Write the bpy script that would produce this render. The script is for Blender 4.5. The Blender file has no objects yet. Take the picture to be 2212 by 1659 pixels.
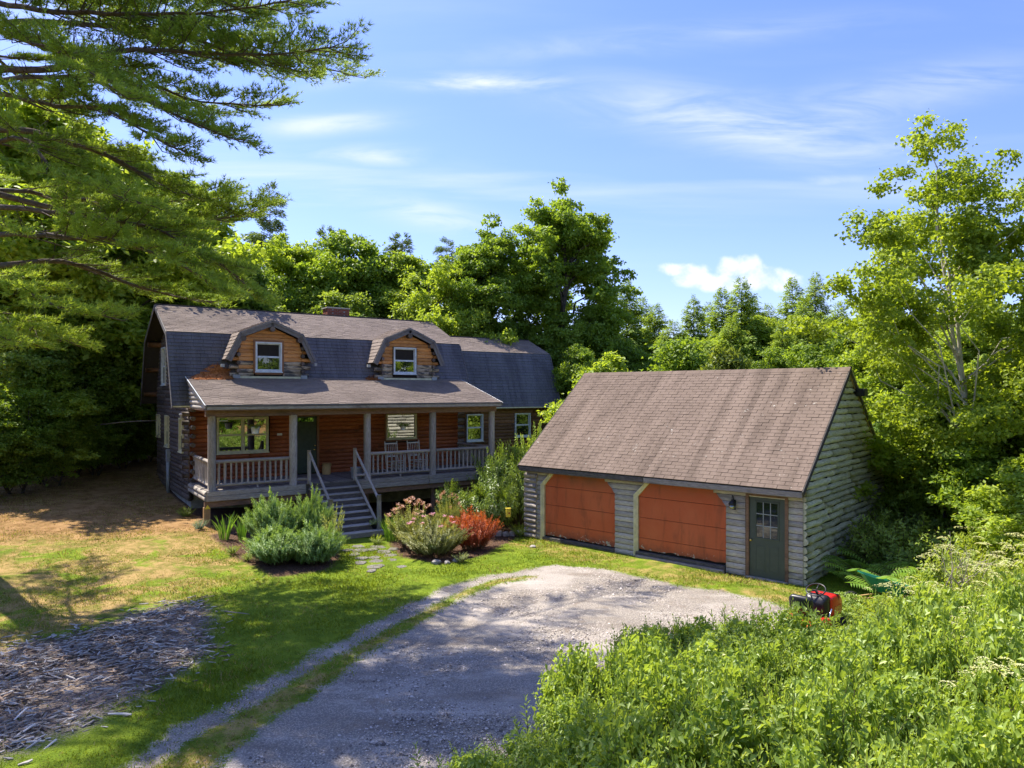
import bpy, bmesh, math, random
import numpy as np
from mathutils import Vector, Matrix, Euler
R = math.radians
rnd = random.Random(7)
RG = np.random.default_rng(11)
scene = bpy.context.scene
COL = scene.collection

# ------------------------------------------------------------------ camera
cam_d = bpy.data.cameras.new('camera')
cam = bpy.data.objects.new('camera', cam_d)
COL.objects.link(cam)
cam.location = (0, 0, 4.622)
cam.rotation_euler = (R(90), 0, 0)
cam_d.sensor_width = 36
cam_d.lens = 36 * 1521.1 / 2212
cam_d.shift_y = 17.5 / 2212
cam_d.clip_start = 0.2
cam_d.clip_end = 4000
scene.camera = cam
scene.view_settings.view_transform = 'Standard'
scene.view_settings.look = 'None'
scene.view_settings.exposure = 1.12
scene.view_settings.gamma = 1
scene.view_settings.use_curve_mapping = False
scene.cycles.max_bounces = 12
scene.cycles.diffuse_bounces = 8
scene.cycles.transmission_bounces = 8
scene.cycles.transparent_max_bounces = 4

# ------------------------------------------------------------------ sun and sky
TO_SUN = Vector((-0.455, 0.335, 0.826)).normalized()
SUN_EL = math.asin(TO_SUN.z)
SUN_AZ = math.atan2(TO_SUN.x, TO_SUN.y)          # clockwise from +Y
sun_d = bpy.data.lights.new('sun', 'SUN')
sun_d.energy = 4.6
sun_d.angle = R(0.5)
sun_d.color = (1.0, 0.93, 0.82)
sun = bpy.data.objects.new('sun', sun_d)
COL.objects.link(sun)
sun.location = (-20, 20, 40)
sun.rotation_euler = (-TO_SUN).to_track_quat('-Z', 'Y').to_euler()

world = bpy.data.worlds.new('World')
scene.world = world
world.use_nodes = True


class NB:
    def __init__(s, tree):
        s.t = tree
        s.t.nodes.clear()

    def n(s, kind, **kw):
        nd = s.t.nodes.new(kind)
        for k, v in kw.items():
            if k in nd.inputs.keys():
                i = nd.inputs[k]
                if hasattr(v, 'is_output') or isinstance(v, bpy.types.NodeSocket):
                    s.t.links.new(v, i)
                else:
                    i.default_value = v
            elif k.startswith('i') and k[1:].isdigit():
                i = nd.inputs[int(k[1:])]
                if isinstance(v, bpy.types.NodeSocket):
                    s.t.links.new(v, i)
                else:
                    i.default_value = v
            else:
                setattr(nd, k, v)
        return nd

    def math(s, op, a, b=0.0, c=None, clamp=False):
        nd = s.n('ShaderNodeMath', operation=op, i0=a, i1=b)
        if c is not None:
            if isinstance(c, bpy.types.NodeSocket):
                s.t.links.new(c, nd.inputs[2])
            else:
                nd.inputs[2].default_value = c
        nd.use_clamp = clamp
        return nd.outputs[0]

    def mix(s, f, a, b, mode='MIX'):
        nd = s.n('ShaderNodeMix', data_type='RGBA', blend_type=mode)
        for i, v in ((0, f), (6, a), (7, b)):
            if isinstance(v, bpy.types.NodeSocket):
                s.t.links.new(v, nd.inputs[i])
            else:
                nd.inputs[i].default_value = v if i == 0 else (tuple(v) + (1,) if len(v) == 3 else v)
        return nd.outputs[2]

    def noise(s, vec, scale, detail=4, rough=0.6, dist=0.0):
        nd = s.n('ShaderNodeTexNoise', Scale=scale, Detail=detail, Roughness=rough, Distortion=dist)
        if vec is not None:
            s.t.links.new(vec, nd.inputs['Vector'])
        return nd.outputs[0]

    def ramp(s, f, lo, hi, smooth=True):
        nd = s.n('ShaderNodeMapRange', i0=f, i1=lo, i2=hi)
        nd.interpolation_type = 'SMOOTHSTEP' if smooth else 'LINEAR'
        nd.clamp = True
        return nd.outputs[0]

    def mapping(s, vec, scale=(1, 1, 1), rot=(0, 0, 0), loc=(0, 0, 0)):
        nd = s.n('ShaderNodeMapping')
        s.t.links.new(vec, nd.inputs[0])
        nd.inputs['Scale'].default_value = scale
        nd.inputs['Rotation'].default_value = rot
        nd.inputs['Location'].default_value = loc
        return nd.outputs[0]


def build_world():
    b = NB(world.node_tree)
    sky = b.n('ShaderNodeTexSky', sky_type='NISHITA')
    sky.sun_disc = False
    sky.sun_elevation = SUN_EL
    sky.sun_rotation = SUN_AZ
    sky.air_density = 1.0
    sky.dust_density = 0.6
    sky.ozone_density = 2.2
    tc = b.n('ShaderNodeTexCoord').outputs['Generated']
    sep = b.n('ShaderNodeSeparateXYZ', i0=tc)
    x, y, z = sep.outputs
    zz = b.math('ADD', b.math('MAXIMUM', z, 0.0), 0.08)
    u = b.math('DIVIDE', x, zz)
    v = b.math('DIVIDE', y, zz)
    pl = b.n('ShaderNodeCombineXYZ', i0=u, i1=v, i2=0.0).outputs[0]
    # cirrus: thin streaks, spread over the whole sky
    m1 = b.mapping(pl, scale=(0.32, 1.25, 1), rot=(0, 0, R(-12)), loc=(3.1, 1.7, 0))
    n1 = b.noise(m1, 1.15, 6, 0.52, 0.5)
    m2 = b.mapping(pl, scale=(0.25, 0.55, 1), loc=(7.3, 2.2, 0))
    n2 = b.noise(m2, 0.7, 2, 0.5)
    cir = b.math('MULTIPLY', b.ramp(n1, 0.47, 0.82), b.ramp(n2, 0.36, 0.68))
    cir = b.math('MULTIPLY', cir, 0.85)
    # wisps and the one cumulus, each at its own bearing
    az = b.math('DIVIDE', x, b.math('MAXIMUM', y, 0.05))
    el = b.math('DIVIDE', z, b.math('MAXIMUM', y, 0.05))
    ae = b.n('ShaderNodeCombineXYZ', i0=az, i1=el, i2=0.0).outputs[0]
    wn = b.noise(b.mapping(ae, scale=(5, 26, 1)), 1.0, 5, 0.6, 0.6)
    tot = cir
    for cx, cy, sx, sy, st, rot in ((-0.04, 0.44, 0.10, 0.012, 1.0, 0), (-0.27, 0.38, 0.09, 0.014, 0.75, 4), (-0.20, 0.335, 0.075, 0.013, 0.75, -2),
                                    (-0.11, 0.25, 0.17, 0.02, 0.55, -14), (0.33, 0.38, 0.22, 0.035, 0.8, -10), (0.52, 0.415, 0.2, 0.03, 0.5, 12), (0.46, 0.30, 0.1, 0.008, 0.4, 3), (0.2, 0.5, 0.3, 0.02, 0.25, 5),
                                    (-0.25, 0.44, 0.05, 0.01, 0.3, 10)):
        ca, sa = math.cos(R(rot)), math.sin(R(rot))
        dx = b.math('SUBTRACT', az, cx)
        dy = b.math('SUBTRACT', el, cy)
        px = b.math('ADD', b.math('MULTIPLY', dx, ca / sx), b.math('MULTIPLY', dy, sa / sx))
        py = b.math('ADD', b.math('MULTIPLY', dx, -sa / sy), b.math('MULTIPLY', dy, ca / sy))
        d = b.math('ADD', b.math('MULTIPLY', px, px), b.math('MULTIPLY', py, py))
        g = b.math('POWER', 2.718, b.math('MULTIPLY', d, -1.0))
        g = b.math('MULTIPLY', b.math('MULTIPLY', g, b.ramp(wn, 0.25, 0.75)), st * 1.05)
        tot = b.math('MAXIMUM', tot, g)
    cn = b.noise(ae, 34, 5, 0.55, 0.2)
    cum = None
    for cx, cy, sx, sy in ((0.322, 0.176, 0.030, 0.017), (0.352, 0.163, 0.042, 0.016), (0.30, 0.155, 0.045, 0.012), (0.245, 0.174, 0.036, 0.009), (0.262, 0.160, 0.03, 0.012), (0.385, 0.156, 0.026, 0.012)):
        dx = b.math('MULTIPLY', b.math('SUBTRACT', az, cx), 1 / sx)
        dy = b.math('MULTIPLY', b.math('SUBTRACT', el, cy), 1 / sy)
        d = b.math('ADD', b.math('MULTIPLY', dx, dx), b.math('MULTIPLY', dy, dy))
        g = b.math('SUBTRACT', 1.0, d)
        cum = g if cum is None else b.math('MAXIMUM', cum, g)
    cum = b.ramp(b.math('ADD', cum, b.math('MULTIPLY', b.math('SUBTRACT', cn, 0.5), 3.6)), -0.7, 1.0)
    cum = b.math('MULTIPLY', cum, 0.72)
    tint = b.mix(b.ramp(z, 0.0, 0.6), SKY_LO, SKY_HI)
    col = b.mix(1.0, sky.outputs[0], tint, 'MULTIPLY')
    col = b.mix(tot, col, (3.3, 3.5, 3.95))
    col = b.mix(cum, col, b.mix(b.ramp(cn, 0.35, 0.6), (3.1, 3.35, 3.9), (3.9, 3.95, 4.0)))
    bg = b.n('ShaderNodeBackground', Color=col, Strength=0.15)
    b.n('ShaderNodeOutputWorld', Surface=bg.outputs[0])


SKY_LO, SKY_HI = (0.58, 0.57, 0.82), (0.54, 0.59, 0.96)
build_world()
# ------------------------------------------------------------------ materials
def new_mat(name):
    m = bpy.data.materials.new(name)
    m.use_nodes = True
    return m, NB(m.node_tree)


def finish(b, col, rough=0.8, bump=None, bstr=0.3, bdist=0.02, spec=0.3, metal=0.0, extra=None):
    p = b.n('ShaderNodeBsdfPrincipled', Roughness=rough, Metallic=metal)
    p.inputs['Specular IOR Level'].default_value = spec
    if isinstance(col, bpy.types.NodeSocket):
        b.t.links.new(col, p.inputs['Base Color'])
    else:
        p.inputs['Base Color'].default_value = tuple(col) + (1,)
    if bump is not None:
        bn = b.n('ShaderNodeBump', Strength=bstr, Distance=bdist, Height=bump)
        b.t.links.new(bn.outputs[0], p.inputs['Normal'])
    out = b.n('ShaderNodeOutputMaterial')
    b.t.links.new(p.outputs[0], out.inputs[0])
    return p


def rand_coord(b):
    tc = b.n('ShaderNodeTexCoord').outputs['Object']
    oi = b.n('ShaderNodeObjectInfo').outputs['Random']
    k = b.math('MULTIPLY', oi, 37.0)
    off = b.n('ShaderNodeCombineXYZ', i0=k, i1=k, i2=b.math('MULTIPLY', oi, 11.0)).outputs[0]
    va = b.n('ShaderNodeVectorMath', operation='ADD')
    b.t.links.new(tc, va.inputs[0])
    b.t.links.new(off, va.inputs[1])
    return va.outputs[0], oi


def wood(name, c1, c2, c3=None, patch=(0.5, 0.75), rough=0.75, stretch=9, var=0.25, spec=0.25, bstr=0.35, pscale=1.2):
    """weathered wood, grain along the local x axis, tone differs from piece to piece"""
    m, b = new_mat(name)
    v, oi = rand_coord(b)
    g = b.noise(b.mapping(v, scale=(1, stretch, stretch)), 6.0, 6, 0.65, 0.6)
    fine = b.noise(b.mapping(v, scale=(1, 26, 26)), 9.0, 4, 0.7, 0.2)
    col = b.mix(b.ramp(g, 0.3, 0.7), c1, c2)
    if c3:
        pn = b.noise(b.mapping(v, scale=(0.8, 2.2, 2.2)), pscale, 4, 0.6, 0.3)
        col = b.mix(b.ramp(pn, *patch), col, c3)
    crack = b.ramp(fine, 0.60, 0.72)
    col = b.mix(b.math('MULTIPLY', crack, 0.65), col, tuple(x * 0.22 for x in c1))
    br = b.math('ADD', 1 - var, b.math('MULTIPLY', oi, 2 * var))
    rgb = b.n('ShaderNodeCombineXYZ', i0=br, i1=br, i2=br).outputs[0]
    col = b.mix(1.0, col, rgb, 'MULTIPLY')
    finish(b, col, rough, b.math('SUBTRACT', b.math('ADD', g, b.math('MULTIPLY', fine, 0.4)), crack), bstr, 0.02, spec)
    return m


def plain(name, c, rough=0.6, spec=0.3, metal=0.0, mott=0.15, scale=6):
    m, b = new_mat(name)
    v, oi = rand_coord(b)
    n = b.noise(v, scale, 5, 0.6)
    col = b.mix(b.ramp(n, 0.3, 0.7), tuple(x * (1 - mott) for x in c), tuple(min(1, x * (1 + mott)) for x in c))
    finish(b, col, rough, n, 0.08, 0.01, spec, metal)
    return m


def shingle_mat(name, c1, c2, streak=0.0, lichen=0.0, rot=0.0, dapple=0.0):
    m, b = new_mat(name)
    pos = b.n('ShaderNodeNewGeometry').outputs['Position']
    at = b.n('ShaderNodeAttribute', attribute_name='tint').outputs['Fac']
    gr = b.noise(pos, 130, 2, 0.8)
    col = b.mix(b.math('ADD', b.math('MULTIPLY', at, 0.45), 0.28), c1, c2)
    col = b.mix(b.ramp(gr, 0.35, 0.75), col, tuple(min(1, x * 1.5) for x in c2))
    lp = b.mapping(pos, rot=(0, 0, -rot))
    big = b.noise(lp, 0.7, 4, 0.6)
    col = b.mix(b.math('MULTIPLY', b.ramp(big, 0.4, 0.7), 0.35), col, tuple(x * 0.7 for x in c1))
    if streak:
        s1 = b.noise(b.mapping(lp, scale=(2.4, 0.22, 0.22)), 1.0, 5, 0.62, 0.35)
        col = b.mix(b.math('MULTIPLY', b.ramp(s1, 0.47, 0.64), streak), col, tuple(x * 0.42 for x in c1))
        s2 = b.noise(b.mapping(lp, scale=(1.9, 0.12, 0.12), loc=(9, 3, 0)), 1.2, 4, 0.6, 0.2)
        col = b.mix(b.math('MULTIPLY', b.ramp(s2, 0.46, 0.62), streak * 1.5), col, tuple(min(1, x * 1.45) for x in c2))
    if lichen:
        ln = b.noise(pos, 5.5, 3, 0.7, 1.2)
        lz = b.noise(lp, 0.55, 2, 0.5)
        k = b.math('MULTIPLY', b.ramp(ln, 0.655, 0.69), b.ramp(lz, 0.45, 0.6))
        col = b.mix(b.math('MULTIPLY', k, lichen), col, (0.46, 0.44, 0.38))
    finish(b, col, 0.95, gr, 0.35, 0.01, 0.15)
    return m


def leaf_mat(name, c1, c2, c3=None, trans=0.42, rough=0.5, spec=0.35):
    m, b = new_mat(name)
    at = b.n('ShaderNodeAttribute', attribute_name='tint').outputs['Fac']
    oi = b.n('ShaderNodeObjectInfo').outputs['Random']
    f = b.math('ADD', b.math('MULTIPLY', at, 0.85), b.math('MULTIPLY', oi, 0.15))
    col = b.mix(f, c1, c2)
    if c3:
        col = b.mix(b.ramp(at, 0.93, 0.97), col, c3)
    p = b.n('ShaderNodeBsdfPrincipled', Roughness=rough)
    p.inputs['Specular IOR Level'].default_value = spec
    b.t.links.new(col, p.inputs['Base Color'])
    tcol = b.mix(1.0, col, (1.45, 1.35, 0.55), 'MULTIPLY')
    t = b.n('ShaderNodeBsdfTranslucent', Color=tcol)
    mx = b.n('ShaderNodeMixShader', i0=trans)
    b.t.links.new(p.outputs[0], mx.inputs[1])
    b.t.links.new(t.outputs[0], mx.inputs[2])
    b.n('ShaderNodeOutputMaterial', Surface=mx.outputs[0])
    return m


def glass_mat(name, refl, body=(0.012, 0.014, 0.014)):
    m, b = new_mat(name)
    lw = b.n('ShaderNodeLayerWeight', Blend=0.35).outputs['Fresnel']
    f = b.math('ADD', refl, b.math('MULTIPLY', lw, 0.5), clamp=True)
    d = b.n('ShaderNodeBsdfDiffuse')
    d.inputs[0].default_value = body + (1,)
    g = b.n('ShaderNodeBsdfGlossy', Roughness=0.01)
    g.inputs[0].default_value = (0.9, 0.95, 0.85, 1)
    mx = b.n('ShaderNodeMixShader', i0=f)
    b.t.links.new(d.outputs[0], mx.inputs[1])
    b.t.links.new(g.outputs[0], mx.inputs[2])
    b.n('ShaderNodeOutputMaterial', Surface=mx.outputs[0])
    return m


MAT = {}
MAT['log_front'] = wood('log_front', (0.25, 0.062, 0.020), (0.44, 0.13, 0.040), (0.10, 0.03, 0.015), (0.58, 0.8), 0.5, 6, 0.25, 0.4)
MAT['log_dormer'] = wood('log_dormer', (0.46, 0.19, 0.055), (0.68, 0.33, 0.12), (0.20, 0.075, 0.025), (0.56, 0.74), 0.6, 7, 0.22, pscale=2.2)
MAT['log_dormer_grey'] = wood('log_dormer_grey', (0.34, 0.26, 0.18), (0.55, 0.44, 0.30), (0.10, 0.09, 0.08), (0.45, 0.6), 0.8, 7, 0.2, pscale=3)
MAT['log_side'] = wood('log_side', (0.07, 0.054, 0.045), (0.19, 0.15, 0.125), (0.16, 0.09, 0.05), (0.62, 0.85), 0.7, 6, 0.35)
MAT['log_wing'] = wood('log_wing', (0.12, 0.055, 0.025), (0.26, 0.14, 0.07), (0.05, 0.03, 0.02), (0.5, 0.75), 0.65, 6, 0.3)
MAT['grey_wood'] = wood('grey_wood', (0.23, 0.20, 0.17), (0.43, 0.385, 0.33), (0.15, 0.125, 0.105), (0.56, 0.78), 0.85, 9, 0.18)
MAT['grey_rail'] = wood('grey_rail', (0.24, 0.205, 0.175), (0.44, 0.39, 0.34), (0.20, 0.15, 0.11), (0.56, 0.78), 0.85, 9, 0.2)
MAT['stair_wood'] = wood('stair_wood', (0.15, 0.13, 0.115), (0.31, 0.27, 0.24), (0.07, 0.06, 0.06), (0.5, 0.8), 0.85, 9, 0.2)
MAT['tread_wood'] = wood('tread_wood', (0.30, 0.265, 0.235), (0.52, 0.475, 0.43), (0.16, 0.14, 0.13), (0.55, 0.8), 0.85, 9, 0.15)
MAT['riser'] = wood('riser', (0.065, 0.055, 0.05), (0.14, 0.12, 0.11), (0.04, 0.035, 0.03), (0.5, 0.8), 0.85, 9, 0.2)
MAT['brown_beam'] = wood('brown_beam', (0.16, 0.09, 0.055), (0.27, 0.165, 0.105), (0.09, 0.06, 0.045), (0.5, 0.8), 0.75, 7, 0.1)
MAT['new_post'] = wood('new_post', (0.34, 0.20, 0.08), (0.46, 0.30, 0.13), (0.2, 0.15, 0.1), (0.5, 0.8), 0.75, 7, 0.1)
MAT['garage_front'] = wood('garage_front', (0.30, 0.27, 0.235), (0.56, 0.52, 0.46), (0.20, 0.19, 0.18), (0.54, 0.74), 0.85, 12, 0.2, bstr=0.5, pscale=1.5)
MAT['garage_gable'] = wood('garage_gable', (0.46, 0.445, 0.30), (0.72, 0.69, 0.53), (0.30, 0.25, 0.13), (0.56, 0.76), 0.9, 6, 0.2, bstr=0.8, pscale=1.6)
MAT['dark_gap'] = plain('dark_gap', (0.025, 0.02, 0.016), 0.9)
MAT['rotten'] = wood('rotten', (0.05, 0.045, 0.04), (0.14, 0.125, 0.11), (0.22, 0.2, 0.17), (0.55, 0.8), 0.9, 7, 0.2)
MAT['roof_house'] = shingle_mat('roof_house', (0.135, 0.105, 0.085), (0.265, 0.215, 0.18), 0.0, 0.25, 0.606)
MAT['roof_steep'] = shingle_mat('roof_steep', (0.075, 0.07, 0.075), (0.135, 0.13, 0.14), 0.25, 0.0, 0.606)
MAT['roof_garage'] = shingle_mat('roof_garage', (0.125, 0.092, 0.070), (0.172, 0.130, 0.102), 0.30, 0.9, -0.731)
MAT['roof_deck'] = plain('roof_deck', (0.045, 0.038, 0.034), 0.9)
MAT['cream'] = plain('cream', (0.64, 0.60, 0.38), 0.55)
MAT['white_trim'] = plain('white_trim', (0.62, 0.65, 0.66), 0.5)
MAT['tan_trim'] = plain('tan_trim', (0.38, 0.26, 0.12), 0.6)
MAT['brown_trim'] = plain('brown_trim', (0.24, 0.11, 0.05), 0.6)
MAT['rake'] = wood('rake', (0.11, 0.10, 0.10), (0.22, 0.205, 0.20), (0.07, 0.06, 0.06), (0.5, 0.8), 0.7, 9, 0.1)
MAT['glass_dark'] = glass_mat('glass_dark', 0.10)
MAT['glass_mirror'] = glass_mat('glass_mirror', 0.34)
MAT['door_green'] = plain('door_green', (0.075, 0.092, 0.072), 0.5, mott=0.08)
MAT['door_front'] = plain('door_front', (0.05, 0.065, 0.04), 0.5)
MAT['brass'] = plain('brass', (0.75, 0.52, 0.18), 0.25, metal=1.0)
MAT['black_metal'] = plain('black_metal', (0.02, 0.02, 0.022), 0.4)
MAT['grey_metal'] = plain('grey_metal', (0.32, 0.34, 0.34), 0.5)
MAT['galv'] = plain('galv', (0.42, 0.44, 0.45), 0.45, metal=0.3)
MAT['concrete'] = plain('concrete', (0.36, 0.34, 0.30), 0.9, mott=0.3, scale=3)
MAT['brick'] = plain('brick', (0.26, 0.075, 0.045), 0.9, mott=0.3, scale=14)
MAT['mortar'] = plain('mortar', (0.33, 0.30, 0.27), 0.95)
MAT['red_paint'] = plain('red_paint', (0.62, 0.018, 0.014), 0.28, 0.5, mott=0.05)
MAT['orange_glass'] = plain('orange_glass', (0.55, 0.13, 0.03), 0.25, 0.5)
MAT['black_plastic'] = plain('black_plastic', (0.018, 0.018, 0.02), 0.38, 0.5)
MAT['tyre'] = plain('tyre', (0.02, 0.02, 0.02), 0.85)
MAT['green_plastic'] = plain('green_plastic', (0.02, 0.20, 0.11), 0.35, 0.5, mott=0.06)
MAT['white_plastic'] = plain('white_plastic', (0.75, 0.77, 0.78), 0.35)
MAT['chrome'] = plain('chrome', (0.7, 0.7, 0.72), 0.15, metal=1.0)
MAT['yellow_plastic'] = plain('yellow_plastic', (0.75, 0.58, 0.06), 0.4)
MAT['stone'] = plain('stone', (0.34, 0.31, 0.28), 0.9, mott=0.35, scale=9)
MAT['needles'] = plain('needles', (0.46, 0.17, 0.05), 0.9, mott=0.4, scale=30)
MAT['stump'] = wood('stump', (0.50, 0.30, 0.11), (0.66, 0.44, 0.18), (0.3, 0.18, 0.07), (0.6, 0.8), 0.7, 7, 0.05)
MAT['rocker'] = wood('rocker', (0.70, 0.66, 0.58), (0.82, 0.79, 0.72), (0.42, 0.35, 0.25), (0.6, 0.8), 0.7, 7, 0.1)


def orange_door_mat():
    m, b = new_mat('orange_door')
    tc = b.n('ShaderNodeTexCoord').outputs['Object']
    n1 = b.noise(tc, 0.9, 4, 0.6)
    col = b.mix(b.ramp(n1, 0.3, 0.7), (0.50, 0.105, 0.035), (0.55, 0.135, 0.05))
    sep = b.n('ShaderNodeSeparateXYZ', i0=tc)
    st = b.noise(b.mapping(tc, scale=(1.6, 1, 0.35)), 2.2, 5, 0.65, 0.4)
    col = b.mix(b.math('MULTIPLY', b.ramp(st, 0.5, 0.72), 0.55), col, (0.20, 0.065, 0.028))
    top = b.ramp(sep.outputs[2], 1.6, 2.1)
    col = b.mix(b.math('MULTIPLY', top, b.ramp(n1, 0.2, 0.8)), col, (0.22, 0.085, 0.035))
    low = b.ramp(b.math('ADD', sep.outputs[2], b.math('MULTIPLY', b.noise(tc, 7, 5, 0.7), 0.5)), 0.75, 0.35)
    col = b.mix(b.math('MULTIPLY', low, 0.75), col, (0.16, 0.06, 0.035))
    peel = b.ramp(b.math('ADD', b.noise(tc, 5.5, 4, 0.7, 0.6), b.math('MULTIPLY', sep.outputs[2], -0.7)), 0.40, 0.43)
    col = b.mix(peel, col, (0.42, 0.38, 0.30))
    grid = b.n('ShaderNodeTexVoronoi', Scale=70.0).outputs[0]
    finish(b, col, 0.7, grid, 0.05, 0.01, 0.3)
    return m


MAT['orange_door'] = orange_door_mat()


# ------------------------------------------------------------------ mesh helpers
def link(o, parent=None):
    COL.objects.link(o)
    if parent is not None:
        o.parent = parent
    return o


def np_mesh(name, V, F, mat=None, tint=None, smooth=False, mat_idx=None):
    """V (n,3); F (m,k) with one k, or list of faces"""
    me = bpy.data.meshes.new(name)
    V = np.asarray(V, dtype=np.float32).reshape(-1, 3)
    if isinstance(F, np.ndarray):
        m, k = F.shape
        me.vertices.add(len(V))
        me.vertices.foreach_set('co', V.ravel())
        me.loops.add(m * k)
        me.loops.foreach_set('vertex_index', F.astype(np.int32).ravel())
        me.polygons.add(m)
        me.polygons.foreach_set('loop_start', np.arange(0, m * k, k, dtype=np.int32))
        me.update(calc_edges=True)
    else:
        me.from_pydata([tuple(map(float, v)) for v in V], [], [tuple(map(int, f)) for f in F])
        me.update()
    if tint is not None:
        a = me.attributes.new('tint', 'FLOAT', 'POINT')
        a.data.foreach_set('value', np.asarray(tint, dtype=np.float32))
    if mat is not None:
        for mm in (mat if isinstance(mat, (list, tuple)) else [mat]):
            me.materials.append(mm)
    if mat_idx is not None:
        me.polygons.foreach_set('material_index', np.asarray(mat_idx, dtype=np.int32))
    if smooth:
        me.polygons.foreach_set('use_smooth', np.ones(len(me.polygons), dtype=bool))
    return me


def obj(name, me, parent=None, loc=(0, 0, 0), rot=(0, 0, 0), scale=None):
    o = bpy.data.objects.new(name, me)
    o.location = loc
    o.rotation_euler = rot
    if scale is not None:
        o.scale = scale if isinstance(scale, (tuple, list)) else (scale,) * 3
    return link(o, parent)


def tag(o, label=None, cat=None, group=None, kind=None):
    if label: o['label'] = label
    if cat: o['category'] = cat
    if group: o['group'] = group
    if kind: o['kind'] = kind
    return o


def thing(name, label, cat, loc=(0, 0, 0), rotz=0.0, group=None):
    o = bpy.data.objects.new(name, None)
    o.empty_display_size = 0.3
    o.location = loc
    o.rotation_euler = (0, 0, rotz)
    link(o)
    return tag(o, label, cat, group)


def copy_tree(o, parent=None):
    c = o.copy()
    link(c)
    c.parent = parent
    for ch in list(o.children):
        copy_tree(ch, c)
    return c


_boxes = {}


def box_mesh(sx, sy, sz, mat, bev=0.006):
    """box centred on the origin, edges broken"""
    key = (round(sx, 4), round(sy, 4), round(sz, 4), mat.name, bev)
    if key in _boxes:
        return _boxes[key]
    bm = bmesh.new()
    bmesh.ops.create_cube(bm, size=1.0)
    for v in bm.verts:
        v.co = Vector((v.co.x * sx, v.co.y * sy, v.co.z * sz))
    if bev:
        bmesh.ops.bevel(bm, geom=list(bm.edges), offset=min(bev, min(sx, sy, sz) * 0.3), segments=1, affect='EDGES')
    me = bpy.data.meshes.new('box')
    bm.to_mesh(me)
    bm.free()
    me.materials.append(mat)
    _boxes[key] = me
    return me


def box(name, x0, x1, y0, y1, z0, z1, mat, parent=None, bev=0.006):
    """axis-aligned box between two corners; its local x runs along its longest side"""
    s = (x1 - x0, y1 - y0, z1 - z0)
    c = ((x0 + x1) / 2, (y0 + y1) / 2, (z0 + z1) / 2)
    k = max(range(3), key=lambda i: s[i])
    if k == 0:
        return obj(name, box_mesh(s[0], s[1], s[2], MAT[mat], bev), parent, c)
    if k == 1:
        return obj(name, box_mesh(s[1], s[0], s[2], MAT[mat], bev), parent, c, (0, 0, R(90)))
    return obj(name, box_mesh(s[2], s[1], s[0], MAT[mat], bev), parent, c, (0, R(90), 0))


def bar(name, a, b, w, h, mat, parent=None, roll=0.0, bev=0.006):
    """a squared bar from a to b"""
    a, b = Vector(a), Vector(b)
    d = b - a
    o = obj(name, box_mesh(d.length, w, h, MAT[mat], bev), parent, (a + b) / 2)
    o.rotation_euler = d.to_track_quat('X', 'Z').to_euler()
    return o


class Acc:
    """gathers polygons into one mesh"""
    def __init__(s):
        s.V, s.F, s.T, s.I = [], [], [], []

    def add(s, V, F, t=0.5, mi=0):
        n = len(s.V)
        s.V += [tuple(v) for v in V]
        s.F += [tuple(i + n for i in f) for f in F]
        s.T += [t] * len(V)
        s.I += [mi] * len(F)

    def box(s, x0, x1, y0, y1, z0, z1, t=0.5, mi=0):
        V = [(x, y, z) for x in (x0, x1) for y in (y0, y1) for z in (z0, z1)]
        F = [(0, 1, 3, 2), (4, 6, 7, 5), (0, 4, 5, 1), (2, 3, 7, 6), (0, 2, 6, 4), (1, 5, 7, 3)]
        s.add(V, F, t, mi)

    def prism(s, poly, y0, y1, t=0.5, mi=0):
        """poly of (x,z) counter-clockwise seen from -y, extruded in y"""
        n = len(poly)
        V = [(x, y0, z) for x, z in poly] + [(x, y1, z) for x, z in poly]
        F = [tuple(range(n)), tuple(range(2 * n - 1, n - 1, -1))]
        F += [(i, i + n, (i + 1) % n + n, (i + 1) % n) for i in range(n)]
        s.add(V, F, t, mi)

    def tube(s, pts, rads, n=6, t=0.5, mi=0, cap=True):
        pts = [Vector(p) for p in pts]
        rings = []
        for i, p in enumerate(pts):
            d = (pts[min(i + 1, len(pts) - 1)] - pts[max(i - 1, 0)])
            if d.length < 1e-9:
                d = Vector((0, 0, 1))
            d.normalize()
            a = d.cross(Vector((0.31, 0.17, 0.93)))
            if a.length < 0.2:
                a = d.cross(Vector((1, 0, 0)))
            a.normalize()
            bq = d.cross(a)
            r = rads[i] if hasattr(rads, '__len__') else rads
            rings.append([p + (a * math.cos(2 * math.pi * k / n) + bq * math.sin(2 * math.pi * k / n)) * r for k in range(n)])
        V = [v for ring in rings for v in ring]
        F = []
        for i in range(len(pts) - 1):
            for k in range(n):
                F.append((i * n + k, i * n + (k + 1) % n, (i + 1) * n + (k + 1) % n, (i + 1) * n + k))
        if cap:
            F.append(tuple(range(n - 1, -1, -1)))
            F.append(tuple((len(pts) - 1) * n + k for k in range(n)))
        s.add(V, F, t, mi)

    def mesh(s, name, mat, smooth=False):
        return np_mesh(name, np.array(s.V), s.F, mat, s.T, smooth, s.I if isinstance(mat, (list, tuple)) else None)


def tube_obj(name, pts, r, mat, parent=None, n=8, smooth=True):
    a = Acc()
    a.tube(pts, r, n)
    return obj(name, a.mesh(name, MAT[mat], smooth), parent)


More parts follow.
